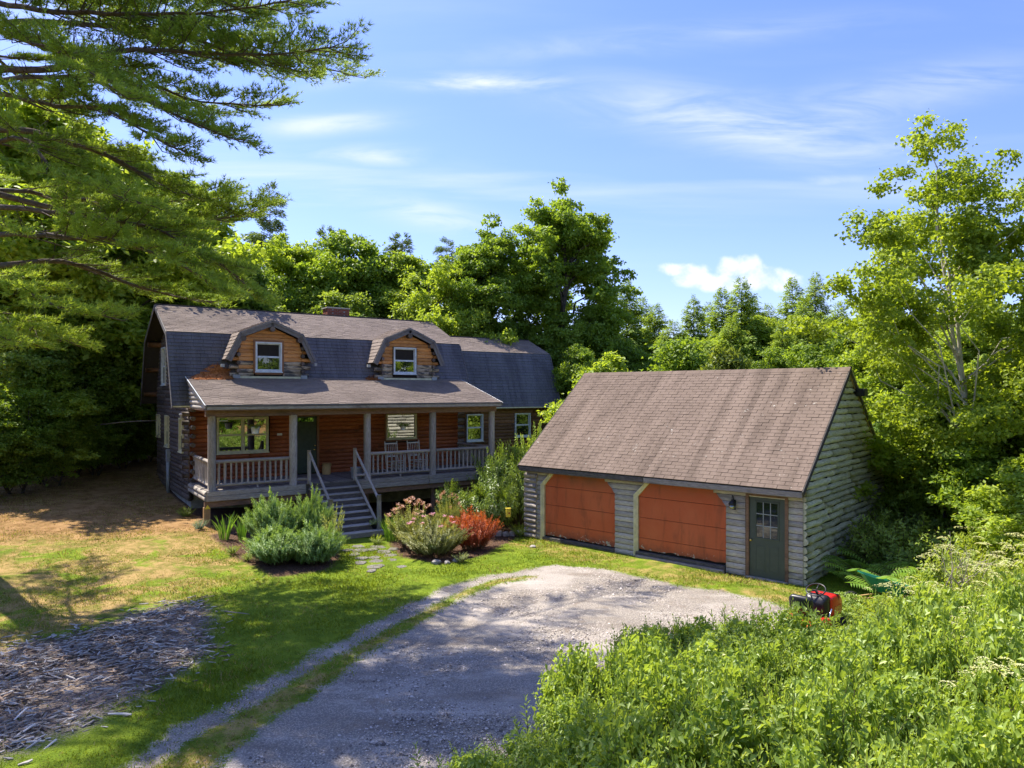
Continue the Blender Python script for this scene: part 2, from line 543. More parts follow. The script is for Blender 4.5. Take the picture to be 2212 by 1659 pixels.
def lathe(name, prof, mat, parent=None, loc=(0, 0, 0), n=16, rot=(0, 0, 0), scale=None, smooth=True):
    """prof: list of (radius, z)"""
    V, F = [], []
    for r, z in prof:
        for k in range(n):
            V.append((r * math.cos(2 * math.pi * k / n), r * math.sin(2 * math.pi * k / n), z))
    for i in range(len(prof) - 1):
        for k in range(n):
            F.append((i * n + k, i * n + (k + 1) % n, (i + 1) * n + (k + 1) % n, (i + 1) * n + k))
    F.append(tuple(range(n - 1, -1, -1)))
    F.append(tuple((len(prof) - 1) * n + k for k in range(n)))
    return obj(name, np_mesh(name, np.array(V), F, MAT[mat], None, smooth), parent, loc, rot, scale)


def log_mesh(name, L, r, mat, seed=0, irr=0.06, n=9, segs=None, square=0.0, taper=0.0):
    """a whole log along x from 0 to L, uneven"""
    q = random.Random(seed)
    segs = segs or max(3, int(L / 0.35))
    a = Acc()
    V, F = [], []
    offs = [q.uniform(-1, 1) for _ in range(n)]
    wob = [(q.uniform(-1, 1), q.uniform(-1, 1)) for _ in range(segs + 1)]
    for i in range(segs + 1):
        for k in range(n):
            an = 2 * math.pi * k / n
            rr = r * (1 + irr * offs[k] + irr * q.uniform(-0.7, 0.7) - taper * i / segs)
            if square:
                rr *= 1 + square * (1 / max(abs(math.cos(an)), abs(math.sin(an))) - 1)
            V.append((L * i / segs, rr * math.cos(an) + wob[i][0] * irr * r * 0.7, rr * math.sin(an) + wob[i][1] * irr * r * 0.7))
    for i in range(segs):
        for k in range(n):
            F.append((i * n + k, i * n + (k + 1) % n, (i + 1) * n + (k + 1) % n, (i + 1) * n + k))
    F.append(tuple(range(n)))
    F.append(tuple(segs * n + k for k in range(n - 1, -1, -1)))
    me = np_mesh(name, np.array(V), F, MAT[mat] if isinstance(mat, str) else mat)
    me.polygons.foreach_set('use_smooth', np.array([True] * (len(F) - 2) + [False] * 2))
    return me


def log_strip(xa0, xa1, xb0, xb1, h, depth, seed, irr=0.0, rnd_end=0.0, flat=0.0):
    """half-log facing: left end from xa0 (bottom) to xa1 (top), right end xb0..xb1, height h, bulging to -y"""
    q = random.Random(seed)
    L = max(xb0, xb1) - min(xa0, xa1)
    nx = max(2, min(14, int(L / (0.28 if irr else 1.2)) + 1))
    rows = 6
    V, F = [], []
    dj = [q.uniform(-1, 1) for _ in range(nx + 1)]
    zt = [q.uniform(-1, 1) for _ in range(nx + 1)]
    zb = [q.uniform(-1, 1) for _ in range(nx + 1)]
    for i in range(nx + 1):
        f = i / nx
        e = 1.0
        if rnd_end and (i == 0 or i == nx):
            e = 1 - rnd_end
        for k in range(rows + 1):
            t = k / rows
            x = (xa0 * (1 - t) + xa1 * t) * (1 - f) + (xb0 * (1 - t) + xb1 * t) * f
            prof = math.sin(math.pi * (0.06 + 0.88 * t)) ** (0.55 - 0.35 * flat)
            if flat and t > 0.8:
                prof *= 0.9
            y = -depth * prof * e * (1 + irr * 0.9 * dj[i] + irr * q.uniform(-0.5, 0.5))
            z = t * h + irr * 0.22 * h * (zb[i] * (1 - t) + zt[i] * t)
            V.append((x, y, z))
    W = rows + 1
    for i in range(nx):
        for k in range(rows):
            F.append((i * W + k, (i + 1) * W + k, (i + 1) * W + k + 1, i * W + k + 1))
    # ends
    for i, rev in ((0, False), (nx, True)):
        n0 = len(V)
        V.append((V[i * W][0], 0.03, V[i * W][2]))
        V.append((V[i * W + rows][0], 0.03, V[i * W + rows][2]))
        f = [n0] + [i * W + k for k in range(W)] + [n0 + 1]
        F.append(tuple(f if rev else f[::-1]))
    return np.array(V), F


def subtract(intervals, a, b):
    out = []
    for s, e in intervals:
        if b <= s or a >= e:
            out.append((s, e))
            continue
        if a > s: out.append((s, a))
        if b < e: out.append((b, e))
    return out


def log_wall(root, name, loc, rotz, lims, z0, z1, h, openings, mat, depth=0.05, seed=0, joints=3.0, irr=0.0, flat=0.0, back='dark_gap', jit=0.0, gapf=0.97, matf=None):
    """wall of stacked log facings. lims(z)->(x0,x1). openings: functions z -> (a,b) or None"""
    q = random.Random(seed)
    acc = Acc()
    wall = obj(name, None, root, loc, (0, 0, rotz)) if False else None
    strips = []
    z = z0
    while z < z1 - 0.02:
        hh = h * (1 + q.uniform(-jit, jit))
        zt = min(z + hh, z1)
        def ivs(zz):
            l = lims(zz)
            if l is None or l[1] - l[0] < 0.02:
                return []
            iv = [l]
            for op in openings:
                o = op(zz)
                if o:
                    iv = subtract(iv, o[0], o[1])
            return [i for i in iv if i[1] - i[0] > 0.03]
        lo, hi, mid = ivs(z + 0.002), ivs(zt - 0.002), ivs((z + zt) / 2)
        for j, (a, b_) in enumerate(mid):
            if len(lo) == len(mid) == len(hi):
                a0, b0, a1, b1 = lo[j][0], lo[j][1], hi[j][0], hi[j][1]
            elif len(lo) == len(mid):
                a0, b0 = lo[j]
                a1, b1 = 2 * a - a0, 2 * b_ - b0
            else:
                a0, b0, a1, b1 = a, b_, a, b_
            acc.prism([(a0, z), (b0, z), (b1, zt), (a1, zt)], 0.0, 0.12)
            # joints along the course
            cuts = []
            x = a + q.uniform(0.4, 1.0) * joints
            while x < b_ - joints * 0.3:
                cuts.append(x)
                x += q.uniform(0.5, 1.2) * joints
            pts = [(a0, a1)] + [(c, c + q.uniform(-0.02, 0.02)) for c in cuts] + [(b0, b1)]
            for k in range(len(pts) - 1):
                (p0, p1), (r0, r1) = pts[k], pts[k + 1]
                g0 = 0.006 if k > 0 else 0
                V, F = log_strip(p0 + g0, p1 + g0, r0, r1, (zt - z) * gapf, depth, q.random(), irr, 0.25 if irr else 0.0, flat)
                strips.append((V, F, z, (a + b_) / 2))
        z = zt
    w = obj(name, acc.mesh(name, MAT[back]), root, loc, (0, 0, rotz))
    for V, F, zz, xm in strips:
        c = V.mean(axis=0)
        V2 = V - np.array([c[0], 0, 0])
        mm = MAT[matf(zz, c[0]) if matf else mat]
        me = np_mesh('log', V2, F, mm)
        me.polygons.foreach_set('use_smooth', np.array([True] * (len(F) - 2) + [False] * 2))
        obj('log', me, w, (c[0], 0, zz))
    return w


def roof_field(parent, name, P0, xd, ud, Lx, Ls, expo, tabw, mat, n_ind=0, arch=False, seed=0, ind_from='low'):
    """asphalt shingles laid from the eave corner P0 along xd and up ud; single tabs as parts, the rest joined"""
    q = np.random.default_rng(seed)
    P0, xd, ud = Vector(P0), Vector(xd).normalized(), Vector(ud).normalized()
    nd = xd.cross(ud).normalized()
    tabs = []
    nr = int(Ls / expo)
    expo = Ls / nr
    for r_ in range(nr):
        x = 0.0
        off = (r_ % 2) * 0.5 * tabw + (q.uniform(0, tabw) if arch else 0)
        first = True
        while x < Lx - 0.01:
            w = tabw * (q.uniform(0.75, 1.25) if arch else 1.0)
            if first and off > 0:
                w = min(off, w)
                first = False
            first = False
            e = min(x + w, Lx)
            tabs.append((x, e, r_, q.uniform(0, 1), q.uniform(0.85, 1.15) if arch else q.uniform(.6, 1.4)))
            x = e
    th = 0.016 if arch else 0.009
    meshes = {}
    if n_ind:
        full = [i for i, t in enumerate(tabs) if abs((t[1] - t[0]) - tabw) < 1e-6] if not arch else list(range(len(tabs)))
        full.sort(key=lambda i: (tabs[i][2], -tabs[i][0] if ind_from == 'lowright' else 0))
        ind = set(full[:n_ind])
    else:
        ind = set()
    def geo(x0, x1, t, k, org):
        g = 0.004 if arch else 0.0055
        h1 = th * k * (1.3 if arch else 1.0)
        V = []
        for (xx, uu, nn) in ((x0 + g, 0.0, h1), (x1 - g, 0.0, h1), (x1 - g, expo * 1.15, 0.001), (x0 + g, expo * 1.15, 0.001),
                             (x0 + g, 0.0, 0.0), (x1 - g, 0.0, 0.0)):
            V.append(org + xd * xx + ud * uu + nd * nn)
        F = [(0, 1, 2, 3), (4, 5, 1, 0), (4, 0, 3), (5, 2, 1)]
        return V, F
    acc = Acc()
    variants = []
    for i, (x0, x1, r_, t, k) in enumerate(tabs):
        org = P0 + ud * (r_ * expo) + nd * (0.0015 * (i % 3))
        if i in ind:
            if not arch:
                vi = int(t * 6)
                if vi not in meshes:
                    V, F = geo(0, tabw, 0, 0.8 + 0.08 * vi, Vector((0, 0, 0)))
                    meshes[vi] = np_mesh('shingle', np.array(V), F, MAT[mat], [vi / 6 + 0.05] * 6)
                obj('shingle', meshes[vi], parent, org + xd * x0)
            else:
                V, F = geo(0, x1 - x0, 0, k, Vector((0, 0, 0)))
                obj('shingle', np_mesh('shingle', np.array(V), F, MAT[mat], [t] * 6), parent, org + xd * x0)
        else:
            V, F = geo(x0, x1, t, k, org)
            acc.add(V, F, t)
    if acc.V:
        tag(obj(name, acc.mesh(name, MAT[mat]), parent), kind='stuff')


# ------------------------------------------------------------------ the two building frames
TH, HX, HY = 0.606, -9.431, 21.769
TG, GX, GY = -0.731, 6.937, 16.762


def HU(u, v, z=0.0):
    c, s = math.cos(TH), math.sin(TH)
    return Vector((HX + u * c - v * s, HY + u * s + v * c, z))


def GU(x, y, z=0.0):
    c, s = math.cos(TG), math.sin(TG)
    return Vector((GX + x * c - y * s, GY + x * s + y * c, z))


# ------------------------------------------------------------------ terrain
_cp = [(0, 2, 0), (0, 9, 0), (0, 13, 0), (3, 16, 0), (7, 16.5, 0), (.5, 22, 0), (-1.5, 20, 0), (-4, 9, 0), (-3.5, 13, .0), (10, 10, 0), (12, 18, 0), (14, 26, 0), (3, 27, .1),
       (-10, 12, .25), (-7, 15, .1), (-12, 18, .5), (-16, 14, .6), (-14, 8, .5), (-25, 20, 1.0), (-20, 30, 1.2), (-25, 45, 1.6), (0, 45, .8), (20, 45, .4), (25, 25, .2), (-30, 8, 1), (10, 3, 0), (-8, 2, .2), (40, 40, .6), (-50, 40, 2.2), (0, 70, 1.5), (50, 10, .4), (40, 70, 1.2), (-40, 80, 2.5)]
for u_, v_, z_ in ((4, -2.3, 0.0), (4, 0, 0.12), (0, 0, .49), (-0.3, 3, .68), (-0.3, 5, .72), (-0.3, 6.9, .78), (-0.5, 9.7, 1.2), (9, -1, .05), (10.5, 2, .15), (5, 12, 1.2), (16, 4, .3), (-3, 2, .68), (-2, -3, .4), (1, -3.5, .22)):
    p_ = HU(u_, v_)
    _cp.append((p_.x, p_.y, z_))
_cp = np.array(_cp, float)


def _phi(d2):
    return 0.5 * d2 * np.log(d2 + 1e-9)


def _tps():
    P = _cp[:, :2]
    d2 = ((P[:, None] - P[None]) ** 2).sum(-1)
    n = len(P)
    K = _phi(d2) + np.eye(n) * 2.0
    Q = np.c_[np.ones(n), P]
    A = np.block([[K, Q], [Q.T, np.zeros((3, 3))]])
    return np.linalg.solve(A, np.r_[_cp[:, 2], 0, 0, 0])


_w = _tps()


def gz(x, y):
    x = np.atleast_1d(np.asarray(x, float))
    y = np.atleast_1d(np.asarray(y, float))
    n = len(_cp)
    out = np.zeros(len(x))
    for s in range(0, len(x), 20000):
        xs, ys = x[s:s + 20000], y[s:s + 20000]
        d2 = (xs[:, None] - _cp[:, 0]) ** 2 + (ys[:, None] - _cp[:, 1]) ** 2
        out[s:s + 20000] = _phi(d2) @ _w[:n] + _w[n] + _w[n + 1] * xs + _w[n + 2] * ys
    r = np.hypot(x, y - 20)
    k = np.clip((r - 45) / 25, 0, 1)
    return out * (1 - k) + 1.2 * k


def g1(x, y):
    return float(gz(x, y)[0])


def in_poly(px, py, poly):
    inside = np.zeros(len(px), bool)
    n = len(poly)
    j = n - 1
    for i in range(n):
        xi, yi = poly[i]
        xj, yj = poly[j]
        c = ((yi > py) != (yj > py)) & (px < (xj - xi) * (py - yi) / (yj - yi + 1e-12) + xi)
        inside ^= c
        j = i
    return inside


def poly_dist(px, py, poly, closed=True):
    """signed: negative inside"""
    d = np.full(len(px), 1e9)
    n = len(poly)
    for i in range(n if closed else n - 1):
        ax, ay = poly[i]
        bx, by = poly[(i + 1) % n]
        vx, vy = bx - ax, by - ay
        t = np.clip(((px - ax) * vx + (py - ay) * vy) / (vx * vx + vy * vy + 1e-12), 0, 1)
        d = np.minimum(d, np.hypot(px - ax - t * vx, py - ay - t * vy))
    if closed:
        d = np.where(in_poly(px, py, poly), -d, d)
    return d


DRIVE = [(-5.6, 2), (-5.0, 7.0), (-4.75, 8.57), (-4.46, 9.62), (-3.94, 10.99), (-3.36, 12.58), (-2.53, 15.02), (-1.61, 16.76), (-0.55, 18.0), (1.3, 18.95), (2.78, 18.1), (4.3, 16.7), (5.6, 15.5), (6.1, 14.6),
         (5.4, 13.4), (4.6, 12), (4.0, 9), (3.6, 5), (3.6, 2)]
STRIP = [(-4.4, 6.5), (-4.09, 8.57), (-3.83, 9.62), (-3.45, 10.6), (-2.86, 12.4), (-1.95, 14.4), (-1.04, 16.3), (-0.3, 17.3), (.5, 17.6)]
CHIPS = [(-9.6, 11.2), (-8.9, 12.6), (-8.07, 13.3), (-7.78, 14.2), (-7.3, 15.1), (-6.7, 15.35), (-6.0, 14.6), (-5.7, 13.6), (-5.18, 12.58), (-5.3, 11.2), (-5.55, 10.2), (-5.8, 9.24), (-6.6, 8.0), (-10.5, 8)]
MULCH = [(-8.9, 20.7), (-7.3, 18.6), (-5.75, 17.1), (-4.75, 17.9), (-4.7, 19.3), (-5.2, 21), (-6, 22.5), (-8.5, 22)]
MULCH2 = [(-3.6, 21.0), (-3.1, 19.6), (-1.9, 18.9), (-0.8, 19.9), (0.2, 22.5), (0.0, 26), (-3, 24), (-4, 22.5)]


def masks(X, Y):
    dr = poly_dist(X, Y, DRIVE) + .12 * np.sin(X * 3.1 + Y * 1.3) * np.sin(Y * 2.3 - X) + .1 * np.sin(X * 1.1 - Y * .9)
    gravel = np.clip(0.5 - dr / 0.7, 0, 1)
    st = poly_dist(X, Y, STRIP, False)
    wid = 0.22 + 0.22 * np.clip((14.5 - Y) / 6, 0, 1)
    stripm = np.clip(0.5 - (st - wid) / 0.5, 0, 1)
    gravel = np.minimum(gravel, 1 - (0.82 + .12 * np.sin(X * 2.3 + Y * 2.9) * np.sin(Y * 1.7)) * stripm)
    strip_dry = stripm
    chips = np.clip(0.34 - poly_dist(X, Y, CHIPS) / 1.2, 0, 1)
    mulch = np.maximum(np.clip(0.5 - poly_dist(X, Y, MULCH) / 0.5, 0, 1), np.clip(0.5 - poly_dist(X, Y, MULCH2) / 0.5, 0, 1))
    # needle-covered brown lawn towards the trees on the left, dry yellow lawn in front of it
    hu = (X - HX) * math.cos(TH) + (Y - HY) * math.sin(TH)
    hv = -(X - HX) * math.sin(TH) + (Y - HY) * math.cos(TH)
    d1 = np.clip((Y + 0.42 * (-X - 8) - 19.2) / 3.0, 0, 1) * np.clip((-X - 6.5) / 2.0, 0, 1)
    dry = np.clip((-X - 5.6 + (Y - 15) * 0.15) / 2.6, 0, 1) * np.clip((Y - 8) / 4, 0, 1)
    forest = np.clip((np.hypot(X, (Y - 18)) - 26) / 5, 0, 1)
    brown = np.maximum(d1, forest)
    front = np.clip(1 - np.abs(poly_dist(X, Y, [(6.5, 15.8), (.6, 21.3)], False) - 0.35) / 0.9, 0, 1)
    dry = np.maximum(np.maximum(dry * .82, front * 0.62), strip_dry * .6)
    brown = np.maximum(d1 * .8, forest)
    under = ((hv > 0.1) & (hu > -0.05) & (hu < 16) & (hv < 10)).astype(float)
    mulch = np.maximum(mulch, under)
    return gravel, chips, mulch, brown, dry


def build_ground():
    xs = np.concatenate([np.array([-1500, -700, -350, -180, -110, -75, -55, -42, -34, -28, -24, -20]), np.arange(-17, 14, 0.14), np.array([14.5, 16, 18, 21, 25, 30, 38, 50, 70, 110, 180, 350, 700, 1500])])
    ys = np.concatenate([np.array([-600, -200, -80, -30, -10, 0, 4, 6]), np.arange(7.5, 30, 0.14), np.array([31, 32.5, 35, 38, 42, 48, 56, 70, 90, 130, 200, 400, 900, 2500])])
    GX_, GY_ = np.meshgrid(xs, ys)
    X, Y = GX_.ravel(), GY_.ravel()
    Z = gz(X, Y)
    gravel, chips, mulch, brown, dry = masks(X, Y)
    q = np.random.default_rng(3)
    near = (np.abs(X + 1) < 17) & (Y > 7) & (Y < 31)
    Z = Z + near * (np.sin(X * 1.9 + Y * .7) * .012 + np.sin(X * .8 - Y * 2.1) * .012 + q.normal(0, .004, len(X)))
    # wheel tracks slightly sunk, centre strip raised
    Z += near * (gravel * -0.03)
    V = np.c_[X, Y, Z]
    nx, ny = len(xs), len(ys)
    i = np.arange(nx * ny).reshape(ny, nx)
    F = np.stack([i[:-1, :-1], i[:-1, 1:], i[1:, 1:], i[1:, :-1]], -1).reshape(-1, 4)
    m, b = new_mat('ground')
    me = np_mesh('ground', V, F, m, None, True)
    for nm, arr in (('gravel', gravel), ('chips', chips), ('mulch', mulch), ('brown', brown), ('dry', dry)):
        at = me.attributes.new(nm, 'FLOAT', 'POINT')
        at.data.foreach_set('value', arr.astype(np.float32))
    pos = b.n('ShaderNodeNewGeometry').outputs['Position']
    def A(nm):
        return b.n('ShaderNodeAttribute', attribute_name=nm).outputs['Fac']
    n_big = b.noise(pos, 0.45, 4, 0.6)
    n_mid = b.noise(pos, 2.3, 6, 0.68, 0.4)
    n_fine = b.noise(pos, 28, 4, 0.75)
    n_vf = b.noise(pos, 90, 3, 0.8)
    def cut(a, w=0.22, k=0.75):
        s = b.math('ADD', a, b.math('MULTIPLY', b.math('SUBTRACT', b.math('MULTIPLY', b.math('ADD', n_mid, n_fine), 0.5), 0.5), k * 2))
        return b.ramp(s, 0.5 - w, 0.5 + w)
    lawn = b.mix(b.ramp(n_mid, 0.35, 0.65), (0.11, 0.17, 0.012), (0.20, 0.27, 0.02))
    lawn = b.mix(b.ramp(n_fine, 0.55, 0.75), lawn, (0.05, 0.11, 0.015))
    dryc = b.mix(b.ramp(n_mid, 0.40, 0.60), (0.22, 0.18, 0.045), (0.42, 0.285, 0.11))
    dryc = b.mix(b.ramp(n_fine, 0.5, 0.7), dryc, (0.24, 0.15, 0.06))
    n_b2 = b.noise(pos, 1.1, 3, 0.6, 0.8)
    lawn = b.mix(b.math('MULTIPLY', cut(A('dry'), 0.4, 1.3), b.ramp(n_b2, 0.62, 0.46)), lawn, dryc)
    brc = b.mix(b.ramp(n_mid, 0.35, 0.65), (0.22, 0.115, 0.045), (0.38, 0.23, 0.10))
    lawn = b.mix(cut(A('brown'), 0.4, 0.8), lawn, brc)
    gcol = b.mix(b.ramp(n_vf, 0.30, 0.70), (0.27, 0.232, 0.18), (0.62, 0.545, 0.44))
    vor = b.n('ShaderNodeTexVoronoi', Scale=34.0)
    b.t.links.new(pos, vor.inputs['Vector'])
    gcol = b.mix(b.math('MULTIPLY', b.ramp(vor.outputs[0], 0.25, 0.6), 0.6), gcol, (0.13, 0.118, 0.112))
    rut = b.noise(b.mapping(pos, rot=(0, 0, R(-68)), scale=(.3, 1.5, 1)), 1.3, 4, .6, .3)
    gcol = b.mix(b.math('MULTIPLY', b.ramp(rut, 0.50, 0.66), 0.5), gcol, (0.20, 0.165, 0.13))
    gcol = b.mix(b.math('MULTIPLY', b.ramp(rut, 0.46, 0.32), 0.35), gcol, (0.62, 0.56, 0.47))
    gcol = b.mix(b.math('MULTIPLY', b.ramp(n_mid, 0.52, 0.70), 0.75), gcol, (0.23, 0.18, 0.135))
    gcol = b.mix(b.math('MULTIPLY', b.ramp(n_big, 0.48, 0.62), 0.4), gcol, (0.56, 0.50, 0.43))
    col = b.mix(cut(A('gravel'), 0.13, 1.0), lawn, gcol)
    chc = b.mix(b.ramp(n_fine, 0.35, 0.65), (0.12, 0.085, 0.06), (0.38, 0.31, 0.25))
    col = b.mix(cut(A('chips'), 0.25, 0.9), col, chc)
    mul = b.mix(b.ramp(n_fine, 0.4, 0.7), (0.06, 0.035, 0.025), (0.20, 0.12, 0.075))
    col = b.mix(cut(A('mulch'), 0.25, 0.8), col, mul)
    hgt = b.math('ADD', b.math('MULTIPLY', n_fine, 0.5), b.math('ADD', b.math('MULTIPLY', n_vf, 0.3), b.math('MULTIPLY', vor.outputs[0], -0.5)))
    finish(b, col, 0.95, hgt, 0.9, 0.035, 0.1)
    o = obj('ground', me)
    tag(o, kind='structure')


build_ground()
# ------------------------------------------------------------------ log house
WV = 2.75            # front wall, metres behind the porch edge
RVW = 9.73           # rear wall
HL = 10.53
DK = 1.56            # porch floor
house = thing('log_house', 'brown log house with gambrel roof, two dormers and a long front porch', 'house', (HX, HY, 0), TH)
LOWS = (4.17 - 6.73) / (2.403 - 3.613)      # slope of the steep lower roof


def roof_z(v):
    """main gambrel roof surface height at depth v"""
    v = v if v <= 6.242 else 2 * 6.242 - v
    if v < 3.613:
        return 4.17 + (v - 2.403) * (6.73 - 4.17) / (3.613 - 2.403)
    return 6.73 + (v - 3.613) * (7.93 - 6.73) / (6.242 - 3.613)


def window(root, loc, rotz, w, h, cols=1, frame='cream', glass='glass_mirror', trim=None, name='window', deep=0.06, label=None, flat_names=False, rail=True):
    """double-hung window; origin at lower left of the frame, opening towards +x, facing -y"""
    t = 0.055
    a = Acc()
    for x0, x1, z0, z1 in ((0, w, 0, t), (0, w, h - t, h), (0, t, t, h - t), (w - t, w, t, h - t)):
        a.box(x0, x1, -deep, 0.04, z0, z1)
    for i in range(1, cols):
        a.box(w * i / cols - 0.03, w * i / cols + 0.03, -deep + .003, 0.04, t, h - t)
    a.box(-0.02, w + 0.02, -deep - 0.03, 0.0, -0.035, 0.0)
    fr = obj(name, a.mesh(name, MAT[frame]), root, loc, (0, 0, rotz))
    if label: fr['label'] = label
    par = fr if not flat_names else root
    def place(nm, me, x, y, z):
        if not flat_names:
            return obj(nm, me, fr, (x, y, z))
        return obj(nm, me, root, Vector(loc) + Matrix.Rotation(rotz, 3, 'Z') @ Vector((x, y, z)), (0, 0, rotz))
    cw = (w - 2 * t) / cols
    for i in range(cols):
        x0 = t + cw * i + (0.03 if i else 0)
        x1 = t + cw * (i + 1) - (0.03 if i < cols - 1 else 0)
        if rail:
            for k, (za, zb, yy) in enumerate(((t, h * 0.5, -0.015), (h * 0.5, h - t, 0.008))):
                s = Acc()
                b_ = 0.032
                s.box(0, x1 - x0, -0.012, 0.012, 0, b_)
                s.box(0, x1 - x0, -0.012, 0.012, zb - za - b_, zb - za)
                s.box(0, b_, -0.011, 0.011, b_, zb - za - b_)
                s.box(x1 - x0 - b_, x1 - x0, -0.011, 0.011, b_, zb - za - b_)
                place('sash', s.mesh('sash', MAT[frame]), x0, yy, za)
                p = Acc()
                p.box(0, x1 - x0 - 2 * b_, 0, 0.005, 0, zb - za - 2 * b_)
                place('pane', p.mesh('pane', MAT[glass]), x0 + b_, yy + 0.002, za + b_)
        else:
            p = Acc()
            p.box(0, x1 - x0, 0, 0.005, 0, h - 2 * t)
            place('pane', p.mesh('pane', MAT[glass]), x0, 0, t)
    if trim:
        s = Acc()
        e = 0.07
        for x0, x1, z0, z1 in ((-e, 0, -e, h + e), (w, w + e, -e, h + e), (0, w, h, h + e), (0, w, -e - .036, -.036)):
            s.box(x0, x1, -deep + 0.005, 0.02, z0, z1)
        place('casing', s.mesh('casing', MAT[trim]), 0, 0, 0)
    return fr


def rect_op(a, b, z0, z1):
    return lambda z: (a, b) if z0 <= z <= z1 else None


# --- walls
front_ops = [rect_op(0.80, 2.68, 2.42, 3.80), rect_op(3.45, 4.50, 1.5, 3.80), rect_op(7.17, 8.63, 2.66, 3.80)]
w_front = log_wall(house, 'front_wall', (0, WV, 0), 0, lambda z: (0, HL), DK - 0.02, 4.55, 0.15, front_ops, 'log_front', 0.062, 5, 3.2, gapf=0.95)
def left_lims(z):
    lo, hi = WV, RVW
    if z > 4.3:
        # stay under the gambrel
        for v in np.linspace(WV, 6.242, 120):
            if roof_z(v) - 0.14 > z:
                lo = v
                break
        else:
            return None
        hi = 2 * 6.242 - lo
    return (-hi, -lo)
left_ops = [rect_op(-4.39, -3.61, 2.5, 3.7), rect_op(-7.5, -6.6, 2.5, 3.72), rect_op(-9.65, -8.75, 2.78, 3.70), rect_op(-8.32, -7.33, 4.9, 6.41), rect_op(-5.4, -4.5, 4.9, 6.41)]
w_left = log_wall(house, 'left_gable_wall', (0, 0, 0), R(-90), left_lims, 0.95, 7.7, 0.15, left_ops, 'log_side', 0.06, 9, 2.4, irr=0.12)
w_right = log_wall(house, 'right_gable_wall', (HL, 0, 0), R(90), lambda z: (lambda l: None if l is None else (-l[1], -l[0]))(left_lims(z)), 0.5, 7.7, 0.15, [], 'log_side', 0.05, 10, 2.4)
# crossing log ends at the front left and right corners
for k in range(18):
    zz = DK + 0.06 + k * 0.15
    if zz > 4.2: break
    if k % 2 == 0:
        me = log_mesh('log_end', 0.36 + rnd.uniform(-.04, .05), 0.078, 'log_side', k, 0.05, 8, 2)
        obj('log_end', me, w_left, (-WV, 0.06, zz), (0, 0, 0))
        obj('log_end', me, w_front, (HL + 0.02, 0.02, zz), (0, 0, 0))
    else:
        me = log_mesh('log_end', 0.24 + rnd.uniform(-.03, .04), 0.078, 'log_side', k, 0.05, 8, 2)
        obj('log_end', me, w_front, (-0.24, 0.05, zz), (0, 0, 0))
# rear wall and foundation
box('rear_wall', 0, HL, RVW - 0.1, RVW, 0.9, 4.3, 'log_side', house)
a = Acc()
a.box(0.05, HL - 0.05, WV + 0.05, WV + 0.25, -0.3, DK - 0.03)
a.box(0.05, 0.25, WV + 0.25, RVW, -0.3, 0.96)
a.box(HL - 0.25, HL - 0.05, WV + 0.25, RVW, -0.3, 0.6)
a.box(0.25, HL - 0.25, RVW - 0.2, RVW - 0.001, -0.3, 0.92)
obj('foundation', a.mesh('foundation', MAT['concrete']), house)
box('sill_log', -0.07, 0.1, WV, RVW, 0.90, 1.03, 'log_side', house, 0.03)

# --- windows and door of the ground floor
window(house, (0.86, WV, 2.47), 0, 1.77, 1.27, 2, 'cream', 'glass_mirror', label='wide cream double window beside the left porch posts')
window(house, (7.25, WV, 2.74), 0, 1.33, 1.0, 1, 'cream', 'glass_mirror', 'brown_trim', rail=False, label='picture window in a brown casing behind the rocking chairs')
for a_, b_, z0, z1 in ((-4.36, -3.64, 2.5, 3.7), (-7.47, -6.63, 2.5, 3.72), (-9.6, -8.8, 2.78, 3.70), (-8.29, -7.36, 4.9, 6.41), (-5.35, -4.55, 4.9, 6.41)):
    o = window(house, (0, -a_, z0), R(-90), b_ - a_, z1 - z0, 1, 'white_trim' if z0 > 4 else 'cream', 'glass_dark', deep=0.09)

door = box('front_door', 3.55, 4.42, WV - 0.01, WV + 0.035, DK + 0.03, 3.72, 'door_front', house)
def rel(o, par):
    """parent keeping the place it was built at (both given in the same frame)"""
    o.parent = par
    bpy.context.view_layer.update
    m = par.matrix_basis.inverted() @ o.matrix_basis
    o.matrix_basis = m
    return o
kn = lathe('door_knob', [(0.0, 0), (0.012, 0), (0.012, .03), (.032, .045), (.034, .065), (.02, .08), (0, .082)], 'brass', None, (4.33, WV - 0.012, 2.62), 12, (R(90), 0, 0))
rel(kn, door)
kn = box('latch_plate', 4.30, 4.36, WV - 0.02, WV - 0.01, 2.44, 2.48, 'brass')
rel(kn, door)
for i in range(4):
    p = box('door_light', 3.66 + i * 0.165, 3.80 + i * 0.165, WV - 0.018, WV - 0.008, 3.52, 3.66, 'glass_mirror', None, 0)
    rel(p, door)
a = Acc()
a.box(3.45, 3.55, WV - 0.06, WV + 0.05, DK, 3.80)
a.box(4.42, 4.50, WV - 0.06, WV + 0.05, DK, 3.80)
a.box(3.55, 4.42, WV - 0.06, WV + 0.05, 3.72, 3.80)
obj('door_frame', a.mesh('door_frame', MAT['brown_trim']), house)
# --- main roof
def slab(name, quad, th, mat, parent):
    """quad: 4 points counter-clockwise from above; thickness downwards along the normal"""
    q = [Vector(p) for p in quad]
    n = (q[1] - q[0]).cross(q[3] - q[0]).normalized()
    V = q + [p - n * th for p in q]
    F = [(0, 1, 2, 3), (7, 6, 5, 4), (0, 4, 5, 1), (1, 5, 6, 2), (2, 6, 7, 3), (3, 7, 4, 0)]
    return obj(name, np_mesh(name, np.array([tuple(v) for v in V]), F, MAT[mat]), parent)


